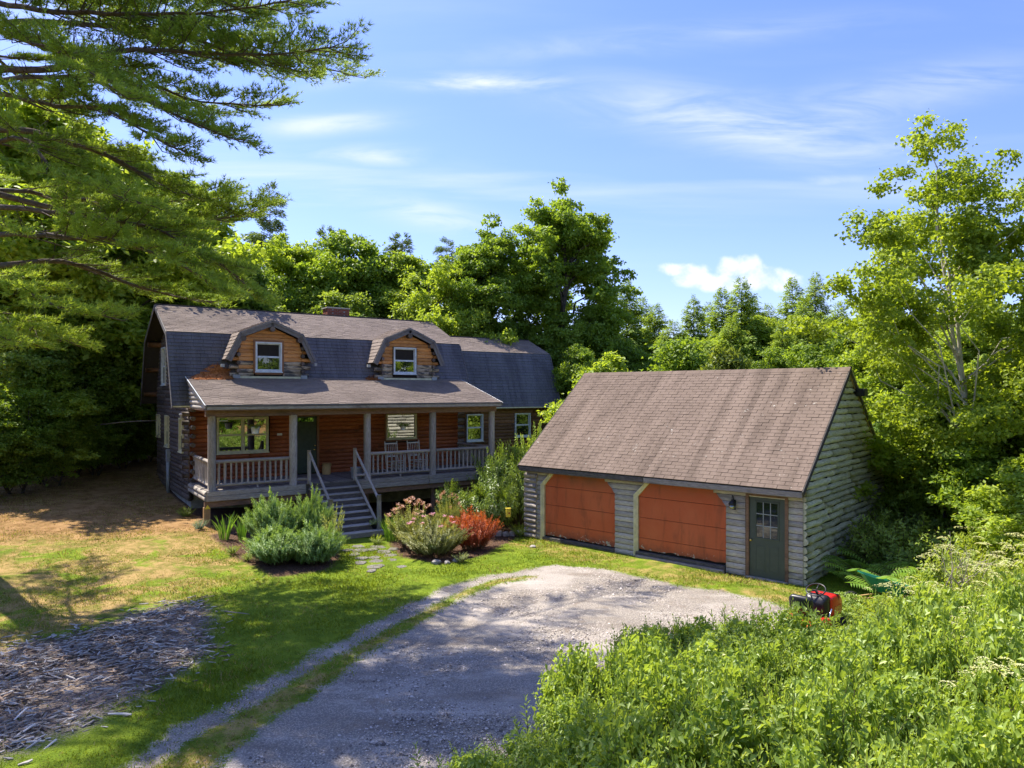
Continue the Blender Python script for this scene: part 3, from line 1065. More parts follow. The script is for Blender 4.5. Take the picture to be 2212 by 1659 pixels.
U0, U1 = -0.593, 11.142
def gambrel(root, u0, u1, ve, ze, vk, zk, vr, zr, seed, nind=0):
    """both sides of a gambrel roof; front pieces carry single shingles"""
    e = 0.012
    up = slab('roof', [(u0, vk, zk - e), (u1, vk, zk - e), (u1, vr, zr - e), (u0, vr, zr - e)], 0.07, 'roof_deck', root)
    lo = slab('roof', [(u0, ve, ze - e), (u1, ve, ze - e), (u1, vk, zk - e), (u0, vk, zk - e)], 0.07, 'roof_deck', root)
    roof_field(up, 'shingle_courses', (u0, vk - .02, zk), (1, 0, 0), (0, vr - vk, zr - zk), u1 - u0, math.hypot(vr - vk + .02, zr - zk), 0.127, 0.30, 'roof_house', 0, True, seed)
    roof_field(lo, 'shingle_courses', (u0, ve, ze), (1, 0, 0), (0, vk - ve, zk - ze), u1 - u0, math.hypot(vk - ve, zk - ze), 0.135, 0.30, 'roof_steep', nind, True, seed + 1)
    wr = 2 * vr
    slab('rear_roof', [(u1, wr - vk, zk - e), (u0, wr - vk, zk - e), (u0, vr, zr - e), (u1, vr, zr - e)], 0.07, 'roof_deck', root)
    slab('rear_roof', [(u1, wr - ve, ze - e), (u0, wr - ve, ze - e), (u0, wr - vk, zk - e), (u1, wr - vk, zk - e)], 0.07, 'roof_deck', root)
    bar('ridge_cap', (u0, vr, zr + 0.012), (u1, vr, zr + 0.012), 0.2, 0.03, 'roof_deck', root)
    for s in ((u0 - 0.012), (u1 + 0.012)):
        for (va, za), (vb, zb) in (((ve, ze), (vk, zk)), ((vk, zk), (vr, zr)), ((vr, zr), (wr - vk, zk)), ((wr - vk, zk), (wr - ve, ze))):
            bar('rake_board', (s, va, za - 0.085), (s, vb, zb - 0.085), 0.03, 0.16, 'rake', root)
    bar('drip_edge', (u0, ve - .015, ze - 0.03), (u1, ve - .015, ze - 0.03), 0.02, 0.05, 'cream', root)
    return up, lo


gambrel(house, U0, U1, 2.403, 4.17, 3.613, 6.73, 6.242, 7.93, 21, 120)
# purlin logs and lookout blocks under the left overhang
for v, z in ((3.9, 6.62), (6.242, 7.66), (2 * 6.242 - 3.9, 6.62), (9.75, 4.6), (2.86, 4.42), (9.3, 5.6), (3.1, 5.35)):
    obj('purlin', log_mesh('purlin', 0.75, 0.10, 'log_wing', int(v * 10), 0.05, 9, 2), house, (-0.52, v, z - 0.07))
# wing
WU = 16.35
WE, WZ, WK, WKZ, WR_, WRZ = 2.95, 3.95, 3.85, 6.46, 5.62, 7.24
gambrel(house, HL + 0.05, WU, WE, WZ, WK, WKZ, WR_, WRZ, 31)
wing_ops = [rect_op(11.30, 12.2, 2.4, 3.68), rect_op(13.9, 14.85, 2.5, 3.68)]
w_wing = log_wall(house, 'wing_wall', (0, 3.35, 0), 0, lambda z: (HL + 0.02, 16.1), 0.2, 3.98, 0.15, wing_ops, 'log_wing', 0.06, 14, 2.5, irr=0.12)
window(house, (11.33, 3.35, 2.45), 0, 0.86, 1.2, 1, 'white_trim', 'glass_mirror', deep=0.08, label='white window of the wing beside the right porch post')
window(house, (13.93, 3.35, 2.55), 0, 0.88, 1.1, 1, 'white_trim', 'glass_dark', deep=0.08, label='white window of the wing half hidden by a shrub')
def wing_lims(z):
    wr = WR_
    def rz(v):
        return WZ + (v - WE) * (WKZ - WZ) / (WK - WE) if v < WK else WKZ + (v - WK) * (WRZ - WKZ) / (WR_ - WK)
    lo = 3.35
    if z > 3.8:
        for v in np.linspace(3.35, wr, 80):
            if rz(v) - .14 > z:
                lo = v
                break
        else:
            return None
    return (lo, 2 * wr - lo)
log_wall(house, 'wing_gable_wall', (16.1, 0, 0), R(90), wing_lims, 0.2, 7.1, 0.15, [], 'log_wing', 0.05, 15, 2.5)
box('wing_rear_wall', HL, 16.1, 7.85, 7.95, 0.2, 4.0, 'log_wing', house)

# --- chimney
ch = box('chimney', 6.24, 7.21, 6.55, 7.15, 7.3, 8.28, 'mortar', house)
chl = []
for r_ in range(8):
    zc = 7.72 + r_ * 0.073
    for side in range(4):
        Ln = 0.97 if side in (0, 2) else 0.60
        nb_ = 5 if side in (0, 2) else 3
        for k in range(nb_):
            w_ = Ln / nb_
            off = (k + 0.5) * w_ - Ln / 2 + (0.3 * w_ * (1 if r_ % 2 else -1)) * (0 < k < nb_ - 1)
            bl = w_ - 0.012
            if side == 0: p = (6.725 + off, 6.55, zc); rz = 0
            elif side == 2: p = (6.725 + off, 7.15, zc); rz = 0
            elif side == 1: p = (7.21, 6.85 + off, zc); rz = R(90)
            else: p = (6.24, 6.85 + off, zc); rz = R(90)
            o = obj('brick', box_mesh(round(bl, 2), 0.03, 0.062, MAT['brick'], 0.004), house, p, (0, 0, rz))
            rel(o, ch)
cp = box('chimney_cap', 6.19, 7.26, 6.50, 7.20, 8.28, 8.335, 'mortar', None, 0.01)
rel(cp, ch)

# --- dormers
def dormer(uc, seed, label, wx0, wx1, glass):
    hw_e, hw_k = 1.60, 1.13
    ze, zk, zp = 5.77, 6.74, 7.22
    vf, vb = 2.5, 4.9
    prof = [(-hw_e, ze), (-hw_k, zk), (0, zp), (hw_k, zk), (hw_e, ze)]
    inner = [(-hw_e + .07, ze - .035), (-hw_k + .04, zk - .06), (0, zp - .075), (hw_k - .04, zk - .06), (hw_e - .07, ze - .035)]
    V, F = [], []
    for v in (0, vb - vf):
        for x, z in prof: V.append((x, v, z))
        for x, z in inner: V.append((x, v, z))
    for i in range(4):
        F.append((i, i + 10, i + 11, i + 1)[::-1])
        F.append((i + 5, i + 6, i + 16, i + 15)[::-1])
        F.append((i, i + 1, i + 6, i + 5))
    F += [(0, 5, 15, 10), (4, 14, 19, 9)]
    d = obj('dormer', np_mesh('dormer', np.array(V), F, MAT['roof_deck']), house, (uc, vf, 0))
    d['label'] = label
    # shingles on its four slopes
    depth = vb - vf
    for i, (a_, b_) in enumerate(((0, 1), (1, 2), (4, 3), (3, 2))):
        (x0, z0), (x1, z1) = prof[a_], prof[b_]
        side = -1 if i < 2 else 1
        L = math.hypot(x1 - x0, z1 - z0)
        nrm = Vector((-(z1 - z0) * 1.0, 0, (x1 - x0))).normalized() if side < 0 else Vector(((z1 - z0), 0, -(x1 - x0))).normalized()
        off = nrm * 0.003
        # keep the main roof in mind: hidden rear parts are simply inside it
        if side < 0:
            roof_field(d, 'shingle_courses', (x0 + off.x, depth, z0 + off.z), (0, -1, 0), (x1 - x0, 0, z1 - z0), depth, L, 0.135, 0.30, 'roof_house', 60 if i == 0 else 0, True, seed + i)
        else:
            roof_field(d, 'shingle_courses', (x0 + off.x, 0, z0 + off.z), (0, 1, 0), (x1 - x0, 0, z1 - z0), depth, L, 0.135, 0.30, 'roof_house', 0, True, seed + i)
    # two-step rake boards along the front edge
    for i in range(4):
        (x0, z0), (x1, z1) = prof[i], prof[i + 1]
        dirv = Vector((x1 - x0, 0, z1 - z0)).normalized()
        n = Vector((-dirv.z, 0, dirv.x))
        for off, w, y, mt in ((-0.045, 0.09, -0.035, 'rake'), (-0.145, 0.12, -0.012, 'rake')):
            p0 = Vector((x0, y, z0)) + n * off
            p1 = Vector((x1, y, z1)) + n * off
            o = bar('rake_board', p0, p1, 0.03, w, mt, d)
            o.rotation_euler = Matrix((dirv, Vector((0, 1, 0)), n)).transposed().to_euler()
    # log face
    yw = WV - vf
    def lims(z):
        if z < 5.80: return (-1.16, 1.16)
        if z < zk - 0.17: 
            x = 1.20 - (z - 5.80) * 0.26
            return (-x, x)
        x = (zp - 0.24 - z) / (zp - zk) * hw_k
        return (-x, x) if x > 0.08 else None
    q = random.Random(seed)
    ww0, ww1 = wx0 - uc, wx1 - uc
    acc = Acc()
    z = 5.17
    k = 0
    while z < 7.0:
        h = 0.142
        l0, l1 = lims(z), lims(min(z + h, 7.0))
        if l0 is None: break
        if l1 is None: l1 = (-.02, .02)
        acc.prism([(l0[0], z), (l0[1], z), (l1[1], z + h), (l1[0], z + h)], yw, yw + 0.08)
        segs = [(l0[0], l1[0], l0[1], l1[1])]
        if z + h > 5.30 and z < 6.44:
            segs = [(l0[0], l1[0], ww0 - 0.05, ww0 - 0.05), (ww1 + 0.05, ww1 + 0.05, l0[1], l1[1])]
        for (a0, a1, b0, b1) in segs:
            if max(b0, b1) - min(a0, a1) < 0.06: continue
            VV, FF = log_strip(a0, a1, b0, b1, h * 0.97, 0.05, q.random(), 0.14)
            c = VV.mean(axis=0)
            mm = 'log_dormer_grey' if z < 5.62 and q.random() < 0.85 else 'log_dormer'
            me = np_mesh('log', VV - np.array([c[0], 0, 0]), FF, MAT[mm], None, True)
            obj('log', me, d, (c[0], yw, z))
        # crossing ends
        if z < 6.2 and k % 2 == 0:
            for s in (-1, 1):
                L = 0.26 + q.uniform(0, .08)
                me = log_mesh('log_end', L, 0.07, 'log_dormer_grey' if z < 5.5 else 'log_dormer', int(q.random() * 999), 0.08, 8, 2)
                obj('log_end', me, d, (s * 1.12 if s > 0 else -1.12 - L, yw - 0.01, z + 0.07))
        elif z < 6.2:
            for s in (-1, 1):
                me = log_mesh('log_end', 0.22, 0.07, 'log_side', int(q.random() * 999), 0.08, 8, 2)
                obj('log_end', me, d, (s * 1.14, yw - 0.17, z + 0.07), (0, 0, R(90)))
        z += h
        k += 1
    obj('front_backing', acc.mesh('front_backing', MAT['dark_gap']), d)
    for s in (-1, 1):
        x = s * 1.12
        o = box('cheek_wall', min(x, x - s * .1), max(x, x - s * .1), yw + .05, 1.6, 5.0, 6.1, 'log_side', d)
    for x, z in ((0, 6.93), (-1.0, 6.56), (1.0, 6.56)):
        obj('purlin', log_mesh('purlin', 0.42, 0.095, 'log_side', int(x * 7 + 20), 0.06, 10, 2), d, (x, -0.04, z - 0.04), (0, 0, R(90)))
    window(d, (ww0, yw, 5.36), 0, ww1 - ww0, 1.07, 1, 'white_trim', glass, 'brown_trim' if seed == 50 else None, name='window_frame', deep=0.085, flat_names=True)
    box('flashing', -1.1, 1.1, yw - 0.07, yw - 0.02, 5.10, 5.19, 'cream', d)
    for s in (-1, 1):
        box('flashing', s * 1.2 - .12, s * 1.2 + .12, yw - 0.1, yw + 0.05, 5.08, 5.24, 'grey_metal', d)
    return d


dormer(2.71, 50, 'left dormer with a dark window', 2.16, 3.10, 'glass_dark')
dormer(8.19, 60, 'right dormer with a window reflecting leaves', 7.56, 8.56, 'glass_mirror')

# --- porch
PL = 10.651
a = Acc()
a.box(0.05, PL - 0.05, 0.03, 0.10, 1.22, 1.525)
a.box(0.05, PL - 0.05, 1.3, 1.38, 1.25, 1.525)
for k in range(18):
    a.box(0.1 + k * 0.615, 0.15 + k * 0.615, 0.1, WV, 1.30, 1.52)
porch = obj('porch', a.mesh('porch', MAT['stair_wood']), house)
me = box_mesh(WV + 0.02 - 0.07, 0.134, 0.03, MAT['stair_wood'], 0.004)
me2 = box_mesh(WV + 0.02 - 0.07, 0.134, 0.03, MAT['grey_wood'], 0.004)
k = 0
while 0.07 + k * 0.1403 < PL:
    obj('floor_board', me, porch, (0.07 + k * 0.1403, WV / 2 - 0.01, DK - 0.015 - rnd.uniform(0, .003)), (0, 0, R(90)))
    k += 1
# stacked rim timbers
for z0, z1, y in ((1.385, 1.535, -0.03), (1.225, 1.380, -0.045)):
    for x0, x1 in ((0.0, 3.1), (4.9, 7.7), (7.71, PL)):
        box('rim_board', x0 + .004, x1 - .004, y, 0.03, z0, z1, 'grey_wood', porch, 0.012)
    obj('rim_log', log_mesh('rim_log', WV - 0.1, (z1 - z0) / 2 + .005, 'grey_wood', int(z0 * 50), 0.05, 10), porch, (0.0, 0.02, (z0 + z1) / 2), (0, 0, R(90)))
    obj('rim_log', log_mesh('rim_log', WV - 0.1, (z1 - z0) / 2 + .005, 'grey_wood', int(z0 * 51), 0.05, 10), porch, (PL - .02, 0.02, (z0 + z1) / 2), (0, 0, R(90)))
box('girder', -0.06, PL, 0.04, 0.16, 1.04, 1.222, 'brown_beam', porch)
sup = box('support_post', -0.08, 0.11, 0.03, 0.2, 0.3, 1.04, 'new_post', porch)
cl = obj('post_anchor', np_mesh('post_anchor', np.array([(-.09, 0, 0), (.09, 0, 0), (.0, 0, .13), (-.09, -.006, 0), (.09, -.006, 0), (.0, -.006, .13)]), [(3, 4, 5), (0, 2, 1), (0, 1, 4, 3), (1, 2, 5, 4), (2, 0, 3, 5)], MAT['yellow_plastic']), porch, (0.02, 0.022, 1.0))
for x in (2.9, 5.3, 7.95, 10.5):
    obj('support_post', log_mesh('support_post', 1.25, 0.085, 'brown_beam', int(x * 3), 0.04, 9), porch, (x, 0.13, -0.2), (0, R(-90), 0))
# roof posts
for k, (x, wd) in enumerate(((0.16, 0.118), (2.70, 0.128), (5.32, 0.118), (7.93, 0.125), (10.56, 0.118))):
    obj('porch_post', log_mesh('porch_post', 3.86 - DK + 0.03, wd, 'grey_rail', 70 + k, 0.035, 12, 8, square=0.35), porch, (x, 0.10, DK - 0.02), (0, R(-90), 0))
box('porch_beam', -0.03, PL + 0.08, 0.0, 0.2, 3.85, 4.075, 'brown_beam', porch, 0.012)
# railings: (x0, x1, balusters)
def railing(p0, p1, n, seed, posts=True):
    p0, p1 = Vector(p0), Vector(p1)
    d = p1 - p0
    L = d.length
    ang = math.atan2(d.y, d.x)
    top = obj('top_rail', log_mesh('top_rail', L, 0.058, 'grey_rail', seed, 0.05, 10), porch, (p0.x, p0.y, 2.44), (0, 0, ang))
    obj('bottom_rail', log_mesh('bottom_rail', L, 0.05, 'grey_rail', seed + 1, 0.05, 10), porch, (p0.x, p0.y, 1.705), (0, 0, ang))
    for i in range(n):
        f = (i + 0.62 + rnd.uniform(-.06, .06)) / (n + 0.25)
        p = p0 + d * f
        r_ = rnd.uniform(0.030, 0.043)
        obj('baluster', log_mesh('baluster', 0.70, r_, 'grey_rail', seed * 40 + i, 0.09, 8, 4), porch, (p.x, p.y, 1.725), (0, R(-90), 0))
railing((0.27, 0.1, 0), (2.58, 0.1, 0), 13, 3)
railing((5.44, 0.1, 0), (7.80, 0.1, 0), 13, 5)
railing((8.06, 0.1, 0), (10.45, 0.1, 0), 13, 7)
railing((0.12, 0.22, 0), (0.12, WV - 0.08, 0), 14, 9)
railing((PL - .12, 0.22, 0), (PL - .12, WV - 0.08, 0), 14, 11)
obj('bottom_rail', log_mesh('bottom_rail', 0.40, 0.05, 'grey_rail', 77, 0.05, 10), porch, (2.80, 0.08, 1.71))
obj('bottom_rail', log_mesh('bottom_rail', 0.40, 0.05, 'grey_rail', 78, 0.05, 10), porch, (4.82, 0.08, 1.71))
for x in (1.55, 6.6):
    obj('rail_block', log_mesh('rail_block', 0.14, 0.03, 'grey_rail', 5, 0.05, 8, 2), porch, (x, 0.1, DK), (0, R(-90), 0))
# porch roof
PU0, PU1, PVE, PZE, PVT, PZT = -0.088, 10.769, -0.35, 4.221, 2.872, 5.16
pr = slab('porch_roof', [(PU0, PVE, PZE - .012), (PU1, PVE, PZE - .012), (PU1, PVT, PZT - .012), (PU0, PVT, PZT - .012)], 0.05, 'roof_deck', house)
roof_field(pr, 'shingle_courses', (PU0, PVE, PZE), (1, 0, 0), (0, PVT - PVE, PZT - PZE), PU1 - PU0, math.hypot(PVT - PVE, PZT - PZE), 0.127, 0.30, 'roof_house', 110, True, 77)
box('fascia_board', PU0 + .02, 5.2, PVE + .012, PVE + 0.04, 4.075, 4.195, 'grey_wood', pr, 0.008)
box('fascia_board', 5.205, PU1 - .02, PVE + .010, PVE + 0.038, 4.075, 4.195, 'grey_wood', pr, 0.008)
bar('drip_edge', (PU0, PVE - 0.006, 4.20), (PU1, PVE - 0.006, 4.20), 0.014, 0.035, 'rake', pr)
a = Acc()
a.box(PU0 + .03, PU1 - .03, PVE + .04, WV - 0.02, 4.05, 4.07)
obj('porch_ceiling', a.mesh('porch_ceiling', MAT['brown_beam']), pr)
for x in (PU0 - 0.012, PU1 + 0.012):
    bar('rake_board', (x, PVE, PZE - 0.07), (x, PVT, PZT - 0.07), 0.03, 0.13, 'rake', pr)
    bar('rake_board', (x + (0.02 if x > 5 else -0.02), PVE, PZE - 0.01), (x + (0.02 if x > 5 else -0.02), PVT, PZT - 0.01), 0.02, 0.03, 'white_trim', pr)
def pg_lims(z):
    v = PVE + (z + .1 - PZE) * (PVT - PVE) / (PZT - PZE)
    return (-WV, -max(v, 0.15)) if max(v, .15) < WV - .05 else None
log_wall(house, 'porch_gable_wall', (0.0, 0, 0), R(-90), pg_lims, 4.07, 5.05, 0.145, [], 'tread_wood', 0.07, 91, 4.0, irr=0.10)
log_wall(house, 'porch_gable_wall', (10.6, 0, 0), R(90), lambda z: (lambda l: None if l is None else (-l[1], -l[0]))(pg_lims(z)), 4.07, 5.05, 0.145, [], 'tread_wood', 0.06, 92, 4.0, irr=0.10)

# --- stairs
stairs = obj('porch_stairs', None, house) if False else None
a = Acc()
S0, S1 = 3.17, 4.86
N = 8
rise = 0.172
run = 0.268
for x in (S0 + 0.02, S1 - 0.07, (S0 + S1) / 2):
    a.prism([(-2.15, 0.0), (-1.85, 0.0), (0.0, 1.2), (0.0, 1.53), (-0.05, 1.53), (-2.15, 0.16)], 0, 0.05)
# stringers are built in a turned frame, so write them directly
a = Acc()
for x in (S0 + 0.03, (S0 + S1) / 2 - .02, S1 - 0.08):
    poly = [(-2.12, -0.02), (-1.8, -0.02), (-0.06, 1.15), (-0.06, 1.40), (-2.12, 0.1)]
    V = [(x, y, z) for y, z in poly] + [(x + 0.045, y, z) for y, z in poly]
    n_ = len(poly)
    F = [tuple(range(n_ - 1, -1, -1)), tuple(range(n_, 2 * n_))] + [(i, (i + 1) % n_, (i + 1) % n_ + n_, i + n_) for i in range(n_)]
    a.add(V, F)
stairs = obj('stairs', a.mesh('stairs', MAT['stair_wood']), house)
for i in range(N):
    y1 = -0.06 - i * run
    z = DK - rise * (i + 1) + 0.0
    y0 = y1 - run - 0.02
    last = i == N - 1
    if last:
        box('tread', S0 - .12, S1 + 0.05, y0 - .03, y1 + .02, z - 0.035, z, 'tread_wood', stairs, 0.01)
        box('riser', S0 - .12, S1 + 0.05, y0 - .035, y0, z - 0.165, z - 0.037, 'grey_wood', stairs, 0.006)
    else:
        box('tread', S0, S1, y0, y1 + 0.02, z - 0.035, z + rnd.uniform(-.004, .004), 'tread_wood', stairs, 0.012)
    box('riser', S0 + .01, S1 - .01, y1 + .0, y1 + 0.02, z + 0.004, z + rise - 0.04, 'riser', stairs, 0.004)
for x in (S0 + .01, S1 - .07):
    obj('stair_post', log_mesh('stair_post', 1.12, 0.062, 'grey_rail', int(x * 9), 0.04, 10, 5), stairs, (x, -0.07, DK), (0, R(-90), 0))
    obj('stair_post', log_mesh('stair_post', 1.32, 0.072, 'grey_wood', int(x * 11), 0.04, 10, 5), stairs, (x, -2.10, -0.02), (0, R(-90), 0))
    for z0, z1 in ((2.60, 1.16), (1.66, 0.30)):
        p0, p1 = Vector((x, -0.12, z0)), Vector((x, -2.06, z1))
        o = obj('hand_rail', log_mesh('hand_rail', (p1 - p0).length, 0.042, 'grey_rail', int(x * 13 + z0), 0.05, 9), stairs, p0)
        o.rotation_euler = (p1 - p0).to_track_quat('X', 'Z').to_euler()

# --- electric meter, pipes and small fittings on the left wall
em = box('electric_meter', -0.17, -0.02, 6.35, 6.62, 1.95, 2.42, 'grey_metal', house, 0.015)
for v, r_ in ((6.55, 0.03), (6.72, 0.035), (6.40, 0.05)):
    tube_obj('conduit', [(-0.10, v, 0.7), (-0.10, v, 2.0)], r_, 'grey_metal', house)
tube_obj('gutter_spout', [(-0.14, 3.2, 3.88), (-0.18, 3.55, 3.84), (-0.12, 3.7, 3.80), (-0.1, 3.72, 3.66)], 0.03, 'white_plastic', house)
pq = box('house_plaque', 2.93, 3.11, WV - 0.07, WV - 0.05, 3.04, 3.12, 'rocker', house)
for x0, x1, y0, y1, z0 in ((1.0, 1.12, 2.38, 2.5, 5.52), (4.33, 4.43, 2.42, 2.5, 5.62), (6.45, 6.57, 2.38, 2.5, 5.62), (9.28, 9.4, 2.4, 2.5, 5.58)):
    box('roof_jack', x0, x1, y0 + .3, y1 + .3, z0 - .02, z0 + .08, 'grey_metal', house)

# ------------------------------------------------------------------ garage
garage = thing('log_garage', 'weathered grey log garage with brown shingle roof and two orange overhead doors', 'garage', (GX, GY, 0), TG)
GLN, GDP = 8.66, 7.62
RV, RZ, FV, FZ, BV, BZ = 3.257, 5.289, -0.334, 2.307, 7.771, 1.606
# openings in x (x = -u)
def chamf(u0, u1, ztop, zc, c):
    def f(z):
        if z > ztop or z < 0.02: return None
        k = max(0.0, (z - zc) / (ztop - zc)) * c
        return (-(u1 - k), -(u0 + k))
    return f
gops = [rect_op(-1.42, -0.34, -0.1, 2.08), chamf(1.93, 4.65, 2.25, 1.73, 0.5), chamf(5.31, 8.06, 2.25, 1.73, 0.5)]
g_front = log_wall(garage, 'front_wall', (0, 0, 0), 0, lambda z: (-GLN, 0.0), 0.0, 2.24, 0.15, gops, 'garage_front', 0.05, 40, 9, irr=0.05, flat=0.8, jit=0.12, gapf=0.93)
def gg_lims(z):
    lo = max(0.0, (z + 0.13 - (RZ - (RV - 0) * (RZ - FZ) / (RV - FV))) / ((RZ - FZ) / (RV - FV)))
    hi = min(GDP, RV + (RZ - 0.13 - z) / ((RZ - BZ) / (BV - RV)))
    return (lo, hi) if hi - lo > 0.15 else None
def gseg_mat(z, x):
    return 'garage_gable'
g_right = log_wall(garage, 'right_gable_wall', (0.0, 0, 0), R(90), gg_lims, 0.0, 5.1, 0.172, [], 'garage_gable', 0.11, 41, 2.0, irr=0.40, jit=0.22, gapf=0.92)
g_left = log_wall(garage, 'left_gable_wall', (-GLN, 0, 0), R(-90), lambda z: (lambda l: None if l is None else (-l[1], -l[0]))(gg_lims(z)), 0.0, 5.1, 0.158, [], 'garage_front', 0.08, 42, 2.6, irr=0.3, jit=0.12)
box('rear_wall', -GLN + .05, -.05, GDP - 0.1, GDP, 0, 1.5, 'garage_front', garage)
# rounded log ends facing out at the left corner of the front
for k in range(13):
    zz = 0.08 + k * 0.158
    me = log_mesh('log', 0.50 + rnd.uniform(-.03, .04), 0.078, 'grey_rail', 300 + k, 0.10, 9, 3)
    obj('log', me, g_front, (-GLN - .06, -0.035, zz), (0, 0, 0))
box('sill_beam', -8.06, -5.31, -0.06, 0.10, -0.05, 0.11, 'rotten', garage, 0.015)
box('sill_beam', -4.62, -1.95, -0.07, 0.10, -0.05, 0.16, 'rotten', garage, 0.015)
box('sill_beam', -4.55, -1.95, -0.16, -0.075, -0.05, 0.07, 'grey_wood', garage, 0.012)
box('eave_beam', -GLN - 0.03, 0.02, -0.12, 0.02, 2.12, 2.26, 'brown_beam', garage, 0.01)
# roof
gr = slab('roof', [(-GLN - .091, FV, FZ - .01), (.095, FV, FZ - .01), (.095, RV, RZ - .01), (-GLN - .091, RV, RZ - .01)], 0.06, 'roof_deck', garage)
Lx = GLN + .186
roof_field(gr, 'shingle_courses', (-GLN - .091, FV, FZ), (1, 0, 0), (0, RV - FV, RZ - FZ), Lx, math.hypot(RV - FV, RZ - FZ), 0.127, 0.305, 'roof_garage', 298, False, 5, 'lowright')
slab('rear_roof', [(.095, BV, BZ - .01), (-GLN - .091, BV, BZ - .01), (-GLN - .091, RV, RZ - .01), (.095, RV, RZ - .01)], 0.06, 'roof_deck', garage)
# ridge caps, one shingle after another
capm = np_mesh('ridge_shingle', np.array([(-.16, -.14, -.108), (.16, -.14, -.108), (.16, 0, .012), (-.16, 0, .004), (.16, .14, -.108), (-.16, .14, -.112)]), [(0, 1, 2, 3), (3, 2, 4, 5)], MAT['roof_garage'], [.4, .4, .6, .5, .4, .4])
nc = int(Lx / 0.24)
for k in range(nc):
    obj('ridge_shingle', capm, gr, (-GLN - .091 + .14 + k * (Lx - .28) / (nc - 1), RV, RZ + .006 + .003 * (k % 2)))
box('fascia_board', -GLN - .08, -4.2, FV + .005, FV + .035, 2.14, 2.275, 'rotten', gr, 0.008)
box('fascia_board', -4.195, .085, FV + .007, FV + .037, 2.135, 2.275, 'grey_wood', gr, 0.008)
a = Acc()
a.box(-GLN, .03, FV + .03, 0.0, 2.125, 2.14)
obj('soffit', a.mesh('soffit', MAT['brown_beam']), gr)
for x in (0.11, -GLN - 0.11):
    for (va, za), (vb, zb) in (((FV, FZ), (RV, RZ)), ((RV, RZ), (BV, BZ))):
        bar('rake_board', (x, va, za - 0.075), (x, vb, zb - 0.075), 0.03, 0.13, 'rotten', gr)
        bar('rake_trim', (x + (0.02 if x > 0 else -.02), va, za - 0.035), (x + (.02 if x > 0 else -.02), vb, zb - 0.035), 0.02, 0.025, 'cream' if va > 0 else 'rotten', gr)
    bar('rake_trim', (x - .03 if x > 0 else x + .03, RV, RZ - .17), (x - .03 if x > 0 else x + .03, BV, BZ - .17), 0.03, 0.06, 'tan_trim', gr)
# overhead doors: four sections each, with cut top corners
def overhead(u0, u1, zbot, label):
    zs = [zbot, 0.54, 1.11, 1.685, 2.16]
    par = None
    for i in range(4):
        z0, z1 = zs[i] + 0.006, zs[i + 1] - 0.006
        x0, x1 = -u1, -u0
        poly = [(x0, z0), (x1, z0), (x1, z1), (x0, z1)]
        if i == 3:
            c = 0.40
            poly = [(x0, z0), (x1, z0), (x1, z0 + 0.05), (x1 - c, z1), (x0 + c, z1), (x0, z0 + .05)]
        if i == 0:
            qq = random.Random(int(u0 * 10))
            bot = []
            n_ = 26
            for k in range(n_ + 1):
                x = x0 + (x1 - x0) * k / n_
                bot.append((x, z0 + qq.uniform(0, 0.035) + (0.05 if 8 < k < 12 else 0) * qq.random()))
            poly = bot + [(x1, z1), (x0, z1)]
        a = Acc()
        a.prism(poly, 0.012, 0.05)
        # shallow groove along the foot of each section
        if par is None:
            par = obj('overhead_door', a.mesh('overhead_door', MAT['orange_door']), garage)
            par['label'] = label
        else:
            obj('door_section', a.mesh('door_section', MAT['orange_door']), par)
    b_ = Acc()
    b_.box(-u1 - .02, -u0 + .02, 0.055, 0.075, 0, 2.2)
    obj('door_backing', b_.mesh('door_backing', MAT['dark_gap']), par)
    return par
overhead(1.93, 4.53, 0.20, 'right orange overhead door with peeling lower edge')
overhead(5.31, 7.92, 0.13, 'left orange overhead door beside the log corner')
# light jambs on the left side of each door, turned inwards at the top
for u in (4.59, 7.985):
    x = -u
    a = Acc()
    for dx, w, y0 in ((0, 0.035, -0.085), (.035, .03, -0.07), (.065, .05, -0.05)):
        p0, p1 = x - .065 + dx, x - .065 + dx + w
        V = []
        for xx in (p0, p1):
            sh = (xx - (x - .065)) * 0.35
            for z_, ox in ((0.0, 0), (1.74 - sh, 0), (2.14, 0.40)):
                V += [(xx + ox, y0, z_), (xx + ox, 0.03, z_)]
        F = []
        for s in (0, 2):
            F += [(s, 6 + s, 8 + s, 2 + s), (1 + s, 3 + s, 9 + s, 7 + s), (s, s + 2, s + 3, s + 1), (6 + s, 7 + s, 9 + s, 8 + s)]
        F += [(0, 1, 7, 6), (4, 10, 11, 5)]
        a.add(V, F)
    obj('door_jamb', a.mesh('door_jamb', MAT['cream']), garage)
# side door
a = Acc()
for x0, x1, z0, z1 in ((-1.40, -1.32, -.02, 2.08), (-0.42, -0.34, -.02, 2.08), (-1.32, -.42, 2.045, 2.08)):
    a.box(x0, x1, -0.06, 0.03, z0, z1)
obj('side_door_frame', a.mesh('side_door_frame', MAT['brown_beam']), garage)
sd = box('side_door', -1.315, -0.425, -0.02, 0.02, 0.03, 2.04, 'door_green', garage, 0.004)
def onto(name, x0, x1, y0, y1, z0, z1, mat, bev=0.004):
    o = box(name, x0, x1, y0, y1, z0, z1, mat, None, bev)
    return rel(o, sd)
wx0, wx1, wz0, wz1 = -1.14, -0.60, 1.02, 1.90
for i in range(3):
    for j in range(3):
        w_, h_ = (wx1 - wx0) / 3, (wz1 - wz0) / 3
        onto('pane', wx0 + i * w_ + .014, wx0 + (i + 1) * w_ - .014, -0.026, -0.018, wz0 + j * h_ + .014, wz0 + (j + 1) * h_ - .014, 'glass_dark' , 0)
